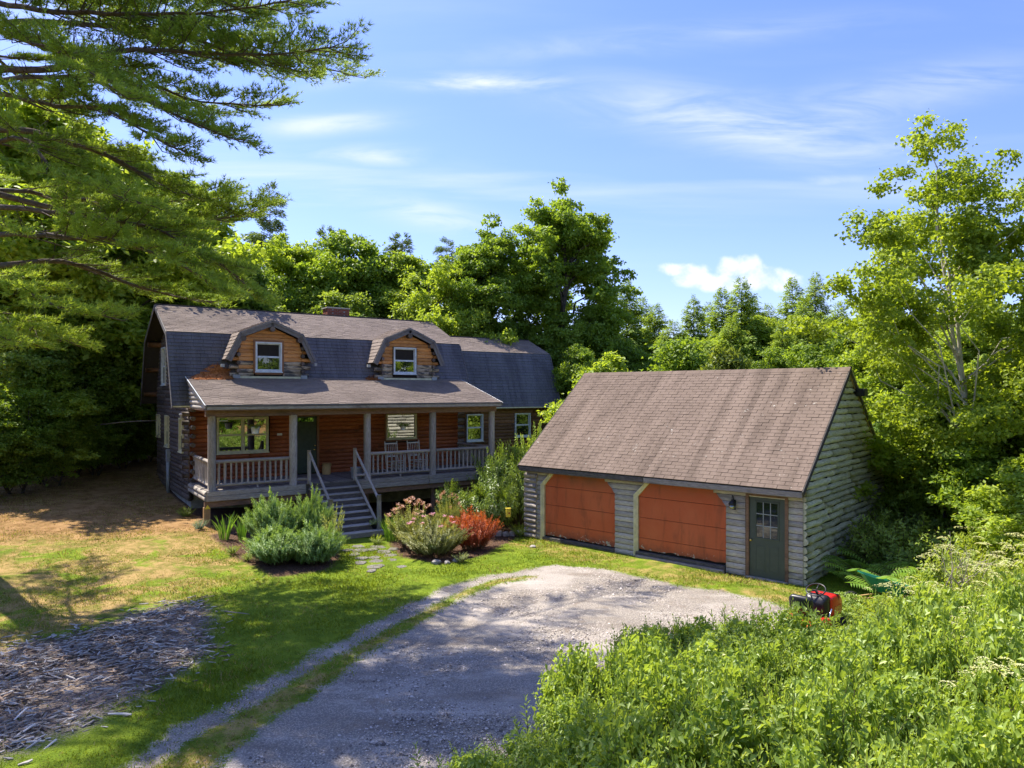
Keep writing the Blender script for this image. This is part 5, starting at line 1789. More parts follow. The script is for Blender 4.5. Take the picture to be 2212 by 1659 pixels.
# ------------------------------------------------------------------ the big pine on the left
def big_pine():
    q = np.random.default_rng(77)
    root = thing('pine_tree', 'huge white pine whose long boughs fill the upper left of the view', 'pine', (-13.2, 16.6, 0))
    T0 = np.array([-13.2, 16.6])
    wood_a = Acc()
    H = 26.0
    tp = [np.array([0.12 * math.sin(z * .5), 0.1 * math.cos(z * .4), z]) for z in np.linspace(0, H, 14)]
    wood_a.tube(tp, [0.36 * (1 - 0.93 * (i / 13) ** 0.9) + 0.02 for i in range(14)], 10)
    TP, TD, TT = [], [], []

    def W(px, py, Y):
        return np.array([bx(px, Y) - T0[0], Y - T0[1], htop(py, Y)])

    def polyline(pts, n):
        pts = np.array(pts)
        seg = np.linalg.norm(np.diff(pts, axis=0), axis=1)
        s = np.r_[0, np.cumsum(seg)]
        out = []
        for t in np.linspace(0, s[-1], n):
            k = min(len(seg) - 1, np.searchsorted(s, t, side='right') - 1)
            f = (t - s[k]) / seg[k]
            p0, p1 = pts[max(k - 1, 0)], pts[k]
            p2, p3 = pts[k + 1], pts[min(k + 2, len(pts) - 1)]
            out.append(0.5 * ((2 * p1) + (-p0 + p2) * f + (2 * p0 - 5 * p1 + 4 * p2 - p3) * f * f + (-p0 + 3 * p1 - 3 * p2 + p3) * f ** 3))
        return np.array(out), s[-1]

    def limb(ctrl, r0, leafy=0.45, dens=1.0, sec=1.5, tone=0.5, needle=12):
        P, L = polyline(ctrl, max(8, int(np.linalg.norm(np.array(ctrl[-1]) - np.array(ctrl[0])) / 0.4)))
        P = P + q.normal(size=P.shape) * 0.02
        n = len(P)
        wood_a.tube(P, [r0 * .72 * (1 - 0.9 * i / (n - 1)) + 0.006 for i in range(n)], 7)
        m = int(L / 0.195 * dens)
        for k in range(m):
            f = leafy * 0.55 + (1 - leafy * 0.55) * (k + q.random()) / m
            bare = f < leafy
            x = f * (n - 1)
            i = min(n - 2, int(x))
            b = P[i] * (1 - x + i) + P[i + 1] * (x - i)
            d = unit(P[i + 1] - P[i])
            h = np.array([-d[1], d[0], 0])
            sd = (1 if k % 2 else -1)
            L2 = sec * q.uniform(0.55, 1.15) * (1.15 - 0.75 * f) + 0.2
            d2 = unit(d * q.uniform(0.5, 1.0) + h * sd * q.uniform(0.5, 1.0) + np.array([0, 0, q.uniform(-0.18, 0.22)]))
            e = b + d2 * L2 + np.array([0, 0, 0.10 * L2])
            mid = (b + e) / 2 + q.normal(size=3) * 0.06 - np.array([0, 0, 0.05])
            wood_a.tube([b, mid, e], [0.016, 0.011, 0.004], 4, cap=False)
            if bare and q.random() < 0.6:
                for _ in range(3):
                    t = q.uniform(.3, 1)
                    s0 = b * (1 - t) + e * t
                    wood_a.tube([s0, s0 + q.normal(size=3) * 0.2 + d2 * 0.15], [0.006, 0.003], 3, cap=False)
                continue
            tw = max(4, int(L2 / 0.06))
            bt = tone + q.normal() * 0.14
            for j in range(tw):
                t = 0.22 + 0.78 * (j + q.random()) / tw
                s0 = (b * (1 - t) ** 2 + mid * 2 * t * (1 - t) + e * t * t)
                h2 = np.array([-d2[1], d2[0], 0]) * (1 if j % 2 else -1)
                d3 = unit(d2 * 0.8 + h2 * q.uniform(0.3, 0.9) + np.array([0, 0, q.uniform(0.0, 0.5)]))
                L3 = q.uniform(0.14, 0.36)
                if j % 2 == 0:
                    wood_a.tube([s0, s0 + d3 * L3], [0.005, 0.003], 3, cap=False)
                for r_ in range(3):
                    TP.append(s0 + d3 * L3 * (0.35 + 0.32 * r_) + q.normal(size=3) * 0.015)
                    TD.append(d3 + np.array([0, 0, 0.28]))
                    TT.append(bt)

    def st(py, dz=0.0):
        return np.array([0, 0, htop(py, 16.6) + dz])
    # boughs that reach into the view: control points (column, row, distance) of their real positions
    limb([st(20), W(0, 7, 16.2), W(147, 26, 15.8), W(300, 30, 15.4), W(470, 25, 15.2), W(630, 0, 15.0)], 0.10, 0.40, 1.1, 1.6, 0.45)
    limb([st(70), W(37, 48, 17.0), W(257, 60, 17.0), W(422, 84, 17.0), W(560, 135, 17.0), W(660, 160, 17.0)], 0.11, 0.5, 1.0, 1.5, 0.45)
    limb([st(150), W(100, 150, 16.4), W(190, 128, 16.2), W(300, 107, 16.0), W(500, 117, 15.8), W(610, 118, 15.6), W(725, 100, 15.5)], 0.12, 0.52, 1.2, 1.5, 0.5)
    limb([st(160), W(110, 145, 17.3), W(213, 136, 17.4), W(367, 198, 17.5), W(440, 220, 17.6), W(585, 228, 17.6)], 0.09, 0.5, 1.0, 1.4, 0.48)
    limb([st(180), W(130, 165, 15.6), W(227, 172, 15.4), W(352, 235, 15.2), W(440, 275, 15.1), W(508, 302, 15.0)], 0.09, 0.5, 0.9, 1.3, 0.48)
    limb([st(210), W(7, 205, 16.0), W(147, 231, 15.6), W(230, 235, 15.2), W(330, 300, 15.0), W(400, 330, 15.0)], 0.09, 0.35, 1.0, 1.4, 0.5)
    limb([st(285), W(0, 282, 16.8), W(55, 279, 16.9), W(202, 323, 17.2), W(293, 367, 17.5), W(378, 407, 17.8), W(480, 440, 18.2)], 0.13, 0.5, 1.2, 1.6, 0.55)
    limb([st(300), W(-20, 305, 15.5), W(55, 300, 15.2), W(110, 360, 15.0), W(200, 400, 14.8), W(300, 440, 14.6)], 0.09, 0.3, 0.9, 1.4, 0.5)
    limb([st(420), W(0, 422, 17.0), W(92, 444, 17.4), W(293, 484, 18.0), W(420, 480, 18.5), W(545, 460, 19.0)], 0.12, 0.48, 1.3, 1.8, 0.55)
    limb([st(440), W(60, 450, 16.5), W(180, 470, 16.5), W(312, 488, 16.6), W(458, 561, 16.9), W(545, 625, 17.2)], 0.10, 0.45, 1.3, 1.7, 0.58)
    limb([st(420), W(20, 410, 18.0), W(160, 430, 18.6), W(300, 440, 19.2), W(420, 430, 19.8), W(500, 420, 20.2)], 0.09, 0.4, 1.1, 1.6, 0.5)
    limb([st(500), W(0, 505, 16.4), W(120, 510, 16.0), W(250, 520, 15.8), W(370, 560, 15.8), W(470, 620, 16.0)], 0.10, 0.42, 1.4, 1.6, 0.72)
    limb([st(576), W(0, 576, 17.0), W(110, 561, 17.4), W(183, 576, 17.8), W(290, 615, 18.4), W(380, 640, 19.0), W(460, 655, 19.4)], 0.11, 0.5, 1.1, 1.5, 0.5)
    limb([st(600), W(0, 605, 15.8), W(89, 648, 15.6), W(150, 665, 15.5), W(225, 682, 15.4)], 0.07, 0.3, 1.3, 1.1, 0.85)
    limb([st(660), W(-20, 675, 16.4), W(50, 700, 16.2), W(100, 720, 16.1), W(152, 740, 16.0)], 0.06, 0.3, 1.3, 1.0, 0.85)
    limb([st(700), W(-40, 720, 15.2), W(0, 735, 15.0), W(50, 748, 14.9)], 0.05, 0.2, 1.2, 0.9, 0.8)
    limb([st(100), W(0, 130, 18.5), W(110, 215, 19.0), W(180, 170, 19.3), W(260, 200, 19.5)], 0.08, 0.3, 1.1, 1.6, 0.5)
    limb([st(30), W(30, 80, 15.0), W(130, 110, 14.4), W(190, 150, 14.0), W(240, 190, 13.8)], 0.08, 0.2, 1.1, 1.5, 0.6)
    limb([st(-40), W(100, -20, 16.5), W(300, -40, 16.5), W(450, -10, 16.5), W(560, 40, 16.5)], 0.09, 0.3, 1.2, 1.6, 0.5)
    # upper boughs above the picture and those turned away, which shade the drive
    for k in range(44):
        z = q.uniform(9, 22)
        an = q.uniform(0, 2 * math.pi)
        Rr = (9.5 if z > 13 else 6.5) * (1 - max(0, (z - 15)) / 12) * q.uniform(0.65, 1.1)
        d = np.array([math.cos(an), math.sin(an), 0])
        if z < 14.5 and (d[0] > -0.25):
            continue
        e = d * Rr + np.array([0, 0, z + q.uniform(0, 1.2)])
        limb([np.array([0, 0, z]), d * Rr * 0.4 + np.array([0, 0, z + 0.1]), e], 0.08, 0.3, 0.62, 1.7, 0.5)
    for k in range(16):
        z, an = q.uniform(19, 25), q.uniform(0, 2 * math.pi)
        d = np.array([math.cos(an), math.sin(an), 0]) * q.uniform(1.8, 3.4)
        limb([np.array([0, 0, z]), d * .5 + np.array([0, 0, z + .2]), d + np.array([0, 0, z + .8])], 0.06, 0.2, 0.8, 1.4, 0.5)
    TPa, TDa, TTa = np.array(TP), np.array(TD), np.clip(np.array(TT), 0.05, 0.95)
    V, F, T = tufts(TPa, TDa, TTa, 9, 0.14, 0.0085, q, 0.95)
    obj('needle_foliage', np_mesh('needle_foliage', V, F, MAT['leaf_pine'], T), root)
    obj('trunk_and_boughs', wood_a.mesh('trunk', MAT['pine_bark'], True), root)
    return len(TP)


NT = big_pine()
print('pine tufts', NT)


# ------------------------------------------------------------------ shrubs made of leafy shoots
def shoots(seed, n, H, spread, leafL, leafW, mat, node=0.05, pair=2, start=0.25, droop=0.0, stem='stem', stem_r=0.005, up=0.7, tip_tint=True, lenvar=0.35, base_r=0.25, side=0):
    q = np.random.default_rng(seed)
    P, D, N, T = [], [], [], []
    a = Acc()
    work = []
    for s in range(n):
        an = q.uniform(0, 2 * math.pi)
        k = math.sqrt(q.random())
        L = H * (1 - lenvar * q.random()) * (1 - 0.18 * k)
        d0 = unit(np.array([math.cos(an) * spread * k, math.sin(an) * spread * k, 1.0]))
        b0 = np.array([math.cos(an), math.sin(an), 0]) * base_r * k
        work.append((b0, d0, L, start, 1.0))
        for _ in range(side):
            t = q.uniform(0.3, 0.85)
            dd = unit(d0 + np.array([q.normal(), q.normal(), 0.1]) * 0.7)
            work.append((b0 + d0 * L * t, dd, L * q.uniform(0.2, 0.42), 0.1, 0.6))
    for b0, d0, L, st_, rr in work:
        bend = np.array([q.normal(), q.normal(), 0]) * 0.10 + np.array([d0[0], d0[1], 0]) * 0.25 - np.array([0, 0, droop])
        tt = q.random()
        pts = [b0 + d0 * L * t + bend * L * t * t for t in (0, 0.33, 0.66, 1.0)]
        a.tube(pts, [stem_r * rr * 1.6, stem_r * rr * 1.3, stem_r * rr, stem_r * rr * .4], 4, cap=False)
        m = max(2, int(L * (1 - st_) / node))
        ph = q.uniform(0, 3)
        for i in range(m + 1):
            t = st_ + (1 - st_) * i / m
            p = b0 + d0 * L * t + bend * L * t * t
            ax = unit(d0 + 2 * bend * t)
            e1 = unit(np.cross(ax, [0.3, 0.9, 0.2]))
            e2 = np.cross(ax, e1)
            for j in range(pair):
                g = ph + i * 1.9 + j * 2 * math.pi / pair + q.normal() * 0.2
                out = e1 * math.cos(g) + e2 * math.sin(g)
                sz = 1.0 - 0.5 * max(0, t - 0.8) / 0.2
                P.append(p)
                D.append(out + ax * (up + (0.8 if t > 0.92 else 0)) + q.normal(size=3) * 0.12)
                N.append(ax + out * 0.1 + np.array([0, 0, 0.4]))
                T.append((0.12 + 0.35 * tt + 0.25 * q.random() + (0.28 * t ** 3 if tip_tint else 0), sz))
    T = np.array(T)
    n_ = len(P)
    V, F, TT = leaves(np.array(P), np.array(D), np.array(N), leafL * T[:, 1] * q.uniform(.7, 1.2, n_), leafW * T[:, 1] * q.uniform(.7, 1.2, n_), 0.18, np.clip(T[:, 0], 0, 0.9))
    return np_mesh('foliage', V, F, MAT[mat], TT), a.mesh('stems', MAT[stem])


def shrub(name, m, label, cat, x, y, rz=0, sc=1.0, group=None, z=None, pn=('foliage', 'stems')):
    r = thing(name, label, cat, (x, y, (g1(x, y) if z is None else z)), rz, group)
    r.scale = sc if isinstance(sc, tuple) else (sc, sc, sc)
    obj(pn[0], m[0], r)
    obj(pn[1], m[1], r)
    if len(m) > 2: obj('shoot_leaves', m[2], r)
    return r


# --- thicket in the lower right
def bush(seed):
    """rounded broad-leaved bush one metre tall with a few shoots above its dome"""
    qq = np.random.default_rng(seed)
    C_, R_ = [], []
    for i in range(46):
        an, e = qq.uniform(0, 6.28), qq.uniform(-.15, 1.0)
        c = math.sqrt(max(0, 1 - max(e, 0) ** 2))
        k = qq.uniform(.62, .98)
        C_.append((math.cos(an) * c * .78 * k, math.sin(an) * c * .78 * k, .22 + .68 * max(e, 0) * k + .25 * min(0, e)))
        R_.append(qq.uniform(.12, .24))
    m = crown_mesh('foliage', np.array(C_), R_, 75, .095, .046, 'leaf_thicket', seed + 1, up=.8, flat=.8)
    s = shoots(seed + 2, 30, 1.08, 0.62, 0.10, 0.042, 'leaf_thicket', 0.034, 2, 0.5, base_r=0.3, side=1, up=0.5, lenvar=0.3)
    return m, s[1], s[0]


TK = [bush(400 + 10 * i) for i in range(5)]
q = random.Random(12)
spots = []


def thicket_h(X, Y):
    """height of the leafy top, from where its outline stands"""
    if Y < 9.5:
        h = 1.65 - 0.10 * max(0, 4.5 - Y)
    else:
        h = 1.6 - (Y - 9.5) * 0.36
    if X < 1.2:
        h *= max(0.35, 1 - (1.2 - X) * 0.33)
    h += max(0, X - 3.4) * 0.13
    return max(0.4, h)


Y = 3.6
row = 0
while Y < 13.4:
    step = 0.70 if Y < 9 else 0.78
    X0 = max(-0.62, 0.10 * (Y - 3) - 0.9) if Y < 8.4 else 0.35 + (Y - 8.4) * 0.72
    X1 = 0.80 * Y + 1.2
    X = X0 + (row % 2) * step * 0.5
    while X < X1:
        x, y = X + q.uniform(-.14, .14), Y + q.uniform(-.14, .14)
        # room for the mower and the side door path
        if not (4.75 < x < 7.2 and 12.1 < y < 15.0) and not (y > 12.4 and x > 6.6):
            spots.append((x, y))
        X += step
    Y += step
    row += 1
spots.sort(key=lambda s: s[1])
for i, (x, y) in enumerate(spots):
    mound = .5 + .5 * math.sin(x * 2.1 + 1.3 * math.sin(y * 1.1)) * math.sin(y * 1.9 + 1.7 * math.sin(x * .9) + 1)
    h = thicket_h(x, y) * (0.70 + .42 * mound) * q.uniform(0.85, 1.12)
    w = (0.42 + 0.22 * h) * q.uniform(0.85, 1.2)
    elder = x / y > 0.53 and y > 6.5
    shrub('thicket_shrub', TK[i % 5], 'bright green willow-leaved shrub, one of many in the thicket filling the lower right', 'shrub', x, y, q.uniform(0, 6.28), (w, w, h), 'shrubs of the thicket in the lower right', pn=('foliage', 'stems'))
print('thicket', len(spots))
for x, y, h in ((7.0, 14.35, .55), (7.45, 13.9, .7), (6.75, 13.75, .5), (8.7, 15.1, .9), (7.2, 15.1, .35), (7.0, 12.9, .75), (7.9, 13.3, .55), (6.6, 13.2, .5), (4.6, 12.3, .55), (4.2, 12.9, .45)):
    shrub('thicket_shrub', TK[0], 'bright green willow-leaved shrub, one of many in the thicket filling the lower right', 'shrub', x, y, x * 3, (.5, .5, h * .9), 'shrubs of the thicket in the lower right')
# a few long shoots standing out against the drive
LS = shoots(420, 6, 1.0, 0.25, 0.12, 0.042, 'leaf_thicket', 0.045, 2, 0.25, base_r=0.08, lenvar=0.4)
for px, py, Y, lb in ((1232, 1352, 9.6, 'tall leafy shoots rising at the left end of the thicket against the gravel'),
                      (1395, 1300, 10.6, 'thin dark sprig standing up left of the garage doors against pale gravel'),
                      (1560, 1255, 11.6, 'leafy sprig standing up below the grey side door'),
                      (1150, 1480, 8.6, 'small sprig leaning over the gravel at the thicket edge'),
                      (930, 1570, 7.3, 'sprig sticking up at the bottom edge near the middle'),
                      (1733, 1262, 11.4, 'upright leafy shoot in front of the black mower seat'),
                      (1700, 1300, 11.9, 'short leafy shoot left of the red mower fender'),
                      (1790, 1305, 12.0, 'leafy shoot hiding the front wheel of the mower'),
                      (1752, 1318, 11.8, 'low leafy shoot across the red mower fender'),
                      (1770, 1240, 11.0, 'upright leafy shoot in front of the steering wheel')):
    x = bx(px, Y)
    h = htop(py, Y) - g1(x, Y)
    shrub('leafy_shoot', LS, lb, 'shoot', x, Y, q.uniform(0, 6), (0.9, 0.9, h))
# --- elder-like shrubs with cream flower heads on the right
EL = [shoots(430 + i, 42, 1.0, 0.75, 0.115, 0.045, 'leaf_elder', 0.05, 3, 0.25, base_r=0.3, side=2, up=0.35) for i in range(2)]
def umbels(seed, n=20):
    qq = np.random.default_rng(seed)
    P, D, N = [], [], []
    for i in range(n):
        an, k = qq.uniform(0, 6.28), math.sqrt(qq.random())
        c = np.array([math.cos(an) * k * 0.85, math.sin(an) * k * .85, 1.0 - 0.30 * k * k + qq.uniform(-.04, .04)])
        for j in range(34):
            g, r_ = qq.uniform(0, 6.28), 0.085 * math.sqrt(qq.random())
            P.append(c + np.array([math.cos(g) * r_, math.sin(g) * r_, 0.02 - r_ * r_ * 3]))
            D.append([math.cos(g), math.sin(g), 0.2])
            N.append([0, 0, 1])
    V, F, T = leaves(np.array(P), np.array(D, float), np.array(N, float), 0.026, 0.022, 0.1, qq.random(len(P)))
    return np_mesh('flower_heads', V, F, MAT['umbel'], T)
UM = [umbels(1), umbels(2)]
k = 0
for (x, y, h, w) in ((6.6, 9.6, 1.6, 1.0), (5.9, 8.8, 1.55, .9), (7.6, 10.6, 1.75, 1.1), (8.4, 11.6, 1.75, 1.1), (7.2, 11.6, 1.45, 1.0), (9.3, 12.6, 1.9, 1.1), (8.2, 12.9, 1.5, 1.0), (6.9, 12.6, 1.15, .8), (9.0, 13.9, 1.6, 1.1), (10.2, 13.9, 1.9, 1.1),
                     (6.2, 7.8, 1.7, 1.0), (5.2, 7.3, 1.75, .9), (7.4, 9.2, 1.8, 1.0), (10.2, 15.2, 1.8, 1.1), (8.3, 10.0, 1.9, 1.1), (9.4, 11.3, 2.0, 1.1), (11.2, 15.0, 2.1, 1.1), (6.4, 10.6, 1.3, .9)):
    r = shrub('elder_shrub', EL[k % 2], 'shrub with flat cream flower heads among those on the bank right of the mower', 'shrub', x, y, k * 1.7, (w, w, h), 'shrubs with cream flower heads on the right bank')
    tag(obj('flower_heads', UM[k % 2], r), kind='stuff')
    k += 1
# dead twigs
def twig_bunch(seed, n, L):
    qq = np.random.default_rng(seed)
    a = Acc()
    for i in range(n):
        d = unit(np.array([qq.normal() * .5, qq.normal() * .3, 1.0]))
        p = np.array([qq.normal() * .12, qq.normal() * .1, 0])
        Ln = L * qq.uniform(.6, 1.1)
        m = p + d * Ln * .5 + qq.normal(size=3) * .04
        e = p + d * Ln + qq.normal(size=3) * .08
        a.tube([p, m, e], [.009, .006, .002], 4, cap=False)
        for _ in range(3):
            s = p + d * Ln * qq.uniform(.4, .9)
            a.tube([s, s + unit(d + qq.normal(size=3) * .5) * qq.uniform(.1, .3)], [.004, .002], 3, cap=False)
    return a.mesh('dead_twigs', MAT['dead_twig'])
for px, py, Y, L, lb in ((2075, 1175, 13.0, .9, 'bunch of bare grey twigs sticking up from the right bank behind the green tub'),
                         (2060, 1370, 8.9, .8, 'bare grey twigs lying over the shrubs in the lower right'),
                         (2180, 1480, 8.2, .8, 'bare twigs at the right edge of the thicket')):
    x = bx(px, Y)
    o = obj('dead_branch', twig_bunch(int(px), 16, L), None, (x, Y, htop(py, Y) - L * .9), (R(25 if py > 1200 else 5), R(-35 if py > 1200 else -10), 0))
    tag(o, lb, 'dead branch')
# --- ferns beside the garage
def frond_mesh(seed, n=10, L=0.80):
    qq = np.random.default_rng(seed)
    P, D, N, T = [], [], [], []
    a = Acc()
    for i in range(n):
        an = i * 2 * math.pi / n + qq.uniform(-.3, .3)
        o = np.array([math.cos(an), math.sin(an), 0])
        sd = np.array([-o[1], o[0], 0])
        Ln = L * qq.uniform(.7, 1.15)
        pts = [o * Ln * t * 0.85 + np.array([0, 0, Ln * (1.25 * t - 0.72 * t * t)]) for t in np.linspace(0, 1, 9)]
        a.tube(pts, [.006, .006, .005, .005, .004, .004, .003, .002, .001], 3, cap=False)
        tt = qq.uniform(.2, .8)
        for k_ in range(15):
            t = 0.15 + 0.85 * k_ / 15
            p = o * Ln * t * 0.85 + np.array([0, 0, Ln * (1.25 * t - 0.72 * t * t)])
            w = 0.20 * Ln * math.sin(math.pi * min(1, 0.18 + 0.82 * (1 - t) ** 0.8)) + .01
            for s in (-1, 1):
                for m_ in range(1):
                    P.append(p + sd * s * w * 0.45 * m_)
                    D.append(sd * s + o * 0.35 + np.array([0, 0, -.12]))
                    N.append([0, 0, 1])
                    T.append((tt, w * 1.1, 0.030))
    T = np.array(T)
    V, F, TT = leaves(np.array(P), np.array(D, float), np.array(N, float), T[:, 1], T[:, 2], .08, np.clip(T[:, 0] + qq.normal(size=len(P)) * .12, 0, 1))
    return np_mesh('fronds', V, F, MAT['leaf_fern'], TT), a.mesh('stalks', MAT['stem'])
FR = [frond_mesh(1), frond_mesh(2, 10), frond_mesh(3, 8)]
k = 0
for i in range(13):
    for j in range(5):
        p = GU(0.75 + j * 0.62 + q.uniform(-.15, .15), -0.6 + i * 0.66 + q.uniform(-.2, .2))
        if (j < 2 and i < 2) or (i < 2 and j > 2): continue
        s = q.uniform(1.0, 1.45)
        shrub('fern', FR[k % 3], 'bracken fern in the bed along the right gable wall of the garage', 'fern', p.x, p.y, q.uniform(0, 6), s, 'ferns along the right gable wall of the garage', pn=('fronds', 'stalks'))
        k += 1
for i in range(26):
    x, y = q.uniform(9.5, 17.5), q.uniform(17.5, 25)
    shrub('fern', FR[k % 3], 'fern in the sunny undergrowth below the birch', 'fern', x, y, q.uniform(0, 6), q.uniform(1, 1.4), 'ferns in the undergrowth below the birch', pn=('fronds', 'stalks'))
    k += 1
UG = shoots(440, 60, 1.0, 0.9, 0.09, 0.05, 'leaf_thicket', 0.05, 2, 0.15, base_r=0.35, side=2, up=.4)
for i in range(110):
    x, y = q.uniform(8.8, 19.5), q.uniform(14.5, 29)
    if x / y < 0.535: continue
    h = q.uniform(.8, 1.9)
    shrub('undergrowth_shrub', UG, 'low leafy shrub in the undergrowth at the right below the birch', 'shrub', x, y, q.uniform(0, 6), (h * .9, h * .9, h), 'low shrubs in the undergrowth at the right')

# --- garden plants along the porch
YW = [shoots(450 + i, 190, 1.0, 1.0, 0.085, 0.038, 'leaf_yew', 0.028, 3, 0.3, base_r=0.38, side=4, up=.4, lenvar=.5) for i in range(2)]
shrub('yew_bush', YW[0], 'blue-green feathery bush, the left one of the pair in front of the porch', 'bush', -6.15, 18.35, 0, (.86, .86, 1.0))
shrub('yew_bush', YW[1], 'blue-green feathery bush, the right one of the pair beside the stairs', 'bush', -5.25, 18.6, 1, (0.84, .84, 1.1))
shrub('yew_bush', YW[0], 'dark feathery bush behind the pair, under the porch rim', 'bush', -6.75, 20.0, 2, (.85, .85, 1.55))
shrub('yew_bush', YW[1], 'dark pointed bush close to the left stair rail', 'bush', -5.80, 20.45, 4, (.6, .6, 1.75))
VG = shoots(455, 30, 1.0, 0.5, 0.11, 0.05, 'leaf_variegated', 0.05, 2, 0.2, base_r=.2)
shrub('variegated_shrub', VG, 'small shrub with cream-edged leaves between the bushes and the stair rail', 'shrub', -5.0, 19.7, 0, (.55, .55, 1.6))
shrub('variegated_shrub', VG, 'low pale plant on the right lawn edge before the red shrub', 'plant', -1.4, 19.15, 0, (.4, .4, .3))
OL = shoots(460, 70, 1.0, 0.75, 0.075, 0.032, 'leaf_olive', 0.035, 3, 0.3, base_r=.35, side=1, up=.6)
SP = shoots(461, 130, 1.0, 1.0, 0.075, 0.036, 'leaf_spirea', 0.028, 3, 0.25, base_r=.4, side=1, up=.5)
def heads(seed, n, mat, r0=0.07, z0=1.0, spread=.75):
    qq = np.random.default_rng(seed)
    P, D, N = [], [], []
    for i in range(n):
        an, k = qq.uniform(0, 6.28), math.sqrt(qq.random())
        c = np.array([math.cos(an) * k * spread, math.sin(an) * k * spread, z0 - .32 * k * k + qq.uniform(-.06, .04)])
        for j in range(26):
            g, r_ = qq.uniform(0, 6.28), r0 * math.sqrt(qq.random())
            P.append(c + np.array([math.cos(g) * r_, math.sin(g) * r_, qq.uniform(-.02, .03)]))
            D.append([math.cos(g), math.sin(g), 0.5])
            N.append([0, 0, 1])
    V, F, T = leaves(np.array(P), np.array(D, float), np.array(N, float), .035, .028, .1, qq.random(len(P)))
    return np_mesh('flower_heads', V, F, MAT[mat], T)
MAT['bloom_dusty'] = leaf_mat('bloom_dusty', (0.42, 0.20, 0.15), (0.62, 0.36, 0.25), None, .25)
MAT['bloom_pink'] = leaf_mat('bloom_pink', (0.55, 0.20, 0.32), (0.75, 0.42, 0.52), None, .25)
r = shrub('flowering_shrub', OL, 'tall olive-green shrub with dusty pink flower heads right of the stairs', 'shrub', -2.95, 20.9, 0, (.95, .95, 1.45))
tag(obj('flower_heads', heads(1, 30, 'bloom_dusty'), r), kind='stuff')
r = shrub('flowering_shrub', SP, 'rounded pale shrub with rosy blossoms left of the red shrub', 'shrub', -2.25, 20.0, 0, (1.05, 1.0, 1.18))
tag(obj('flower_heads', heads(2, 12, 'bloom_pink', .05), r), kind='stuff')
r = shrub('flowering_shrub', OL, 'narrow upright shrub with tan flower heads under the porch rim', 'shrub', -2.0, 22.0, 2, (.55, .55, 1.55))
tag(obj('flower_heads', heads(3, 20, 'bloom_dusty'), r), kind='stuff')
RD = shoots(465, 95, 1.0, 0.75, 0.075, 0.03, 'leaf_red', 0.032, 3, 0.2, base_r=.3, side=1, up=.6)
shrub('red_shrub', RD, 'bright orange-red shrub on the lawn edge before the garage', 'shrub', -1.15, 20.8, 0, (1.0, .9, 1.3))
RH = shoots(470, 70, 1.0, 0.8, 0.12, 0.045, 'leaf_rhodo', 0.045, 4, 0.35, base_r=.4, side=2, up=.35)
shrub('rhododendron', RH, 'large glossy rhododendron behind the red shrub', 'shrub', -.75, 23.2, 0, (1.2, 1.1, 1.85))
shrub('rhododendron', RH, 'taller rhododendron at the right end of the porch', 'shrub', -.35, 25.2, 2, (1.35, 1.2, 2.75))
shrub('rhododendron', RH, 'dark rhododendron in the shade under the porch rim', 'shrub', -1.9, 24.0, 3, (.9, .8, 1.6))
shrub('rhododendron', RH, 'rhododendron between the porch and the left corner of the garage', 'shrub', .45, 24.6, 4, (1.0, 1.0, 2.2))
TS = [shoots(475, 95, 1.0, 0.62, 0.10, 0.05, 'leaf_thicket', 0.030, 3, 0.2, base_r=.28, side=2, up=.5)]
for x, y, h, w, lb in ((0.55, 27.6, 3.0, 1.0, 'tall bright shrub just right of the last porch post'), (1.25, 27.2, 3.5, 1.0, 'tall bright shrub before the small wing window'), (2.0, 27.6, 4.0, 1.1, 'tallest bright shrub against the garage roof edge'),
                       (.1, 29.2, 2.3, .9, 'bright shrub under the wing window at the right porch railing'), (2.6, 28.6, 4.0, 1.2, 'bright shrub behind the left end of the garage roof'), (1.0, 26.1, 2.5, .9, 'bright shrub low between rhododendrons and garage')):
    shrub('tall_shrub', TS[0], lb, 'shrub', x, y, x, (w, w, h))
# grasses, iris, small plants
def blades(seed, n, H, W_, r0, mat, lean=.35):
    qq = np.random.default_rng(seed)
    V, F, T = [], [], []
    for i in range(n):
        an = qq.uniform(0, 6.28)
        b = np.array([math.cos(an), math.sin(an), 0]) * r0 * math.sqrt(qq.random())
        d = np.array([math.cos(an), math.sin(an), 0]) * qq.uniform(0, lean)
        h = H * qq.uniform(.6, 1.1)
        g = qq.uniform(0, 6.28)
        s = np.array([math.cos(g), math.sin(g), 0]) * W_
        k = len(V)
        tt = qq.random()
        for t, w in ((0, .8), (.4, 1), (.75, .7), (1, .05)):
            p = b + d * h * t ** 1.7 + np.array([0, 0, h * t * (1 - .15 * t)])
            V += [p - s * w, p + s * w]
            T += [tt, tt]
        F += [(k, k + 1, k + 3, k + 2), (k + 2, k + 3, k + 5, k + 4), (k + 4, k + 5, k + 7, k + 6)]
    return np_mesh('blades', np.array(V), F, MAT[mat], T)
def clump(name, me, label, cat, x, y, z=None):
    r = obj(name, me, None, (x, y, g1(x, y) if z is None else z))
    return tag(r, label, cat)
clump('iris_clump', blades(1, 34, .85, .016, .14, 'leaf_iris', .5), 'clump of sword-shaped iris leaves before the porch corner post', 'iris', -8.30, 20.35)
clump('iris_clump', blades(2, 26, .9, .016, .12, 'leaf_iris', .5), 'right-hand clump of sword-shaped iris leaves before the dark crawl space', 'iris', -7.85, 20.5)
clump('iris_clump', blades(3, 9, .5, .012, .06, 'leaf_iris', .3), 'small bluish iris fan beside the feathery bush', 'iris', -7.1, 19.6)
clump('ornamental_grass', blades(4, 160, 1.0, .007, .2, 'leaf_iris', .5), 'tuft of tall green grass right of the stairs', 'grass tuft', -3.75, 21.9)
clump('dry_grass_tuft', blades(5, 40, 1.35, .006, .22, 'grass_dry', .3), 'thin tan seed stalks standing behind the olive shrub', 'grass tuft', -3.3, 22.2)
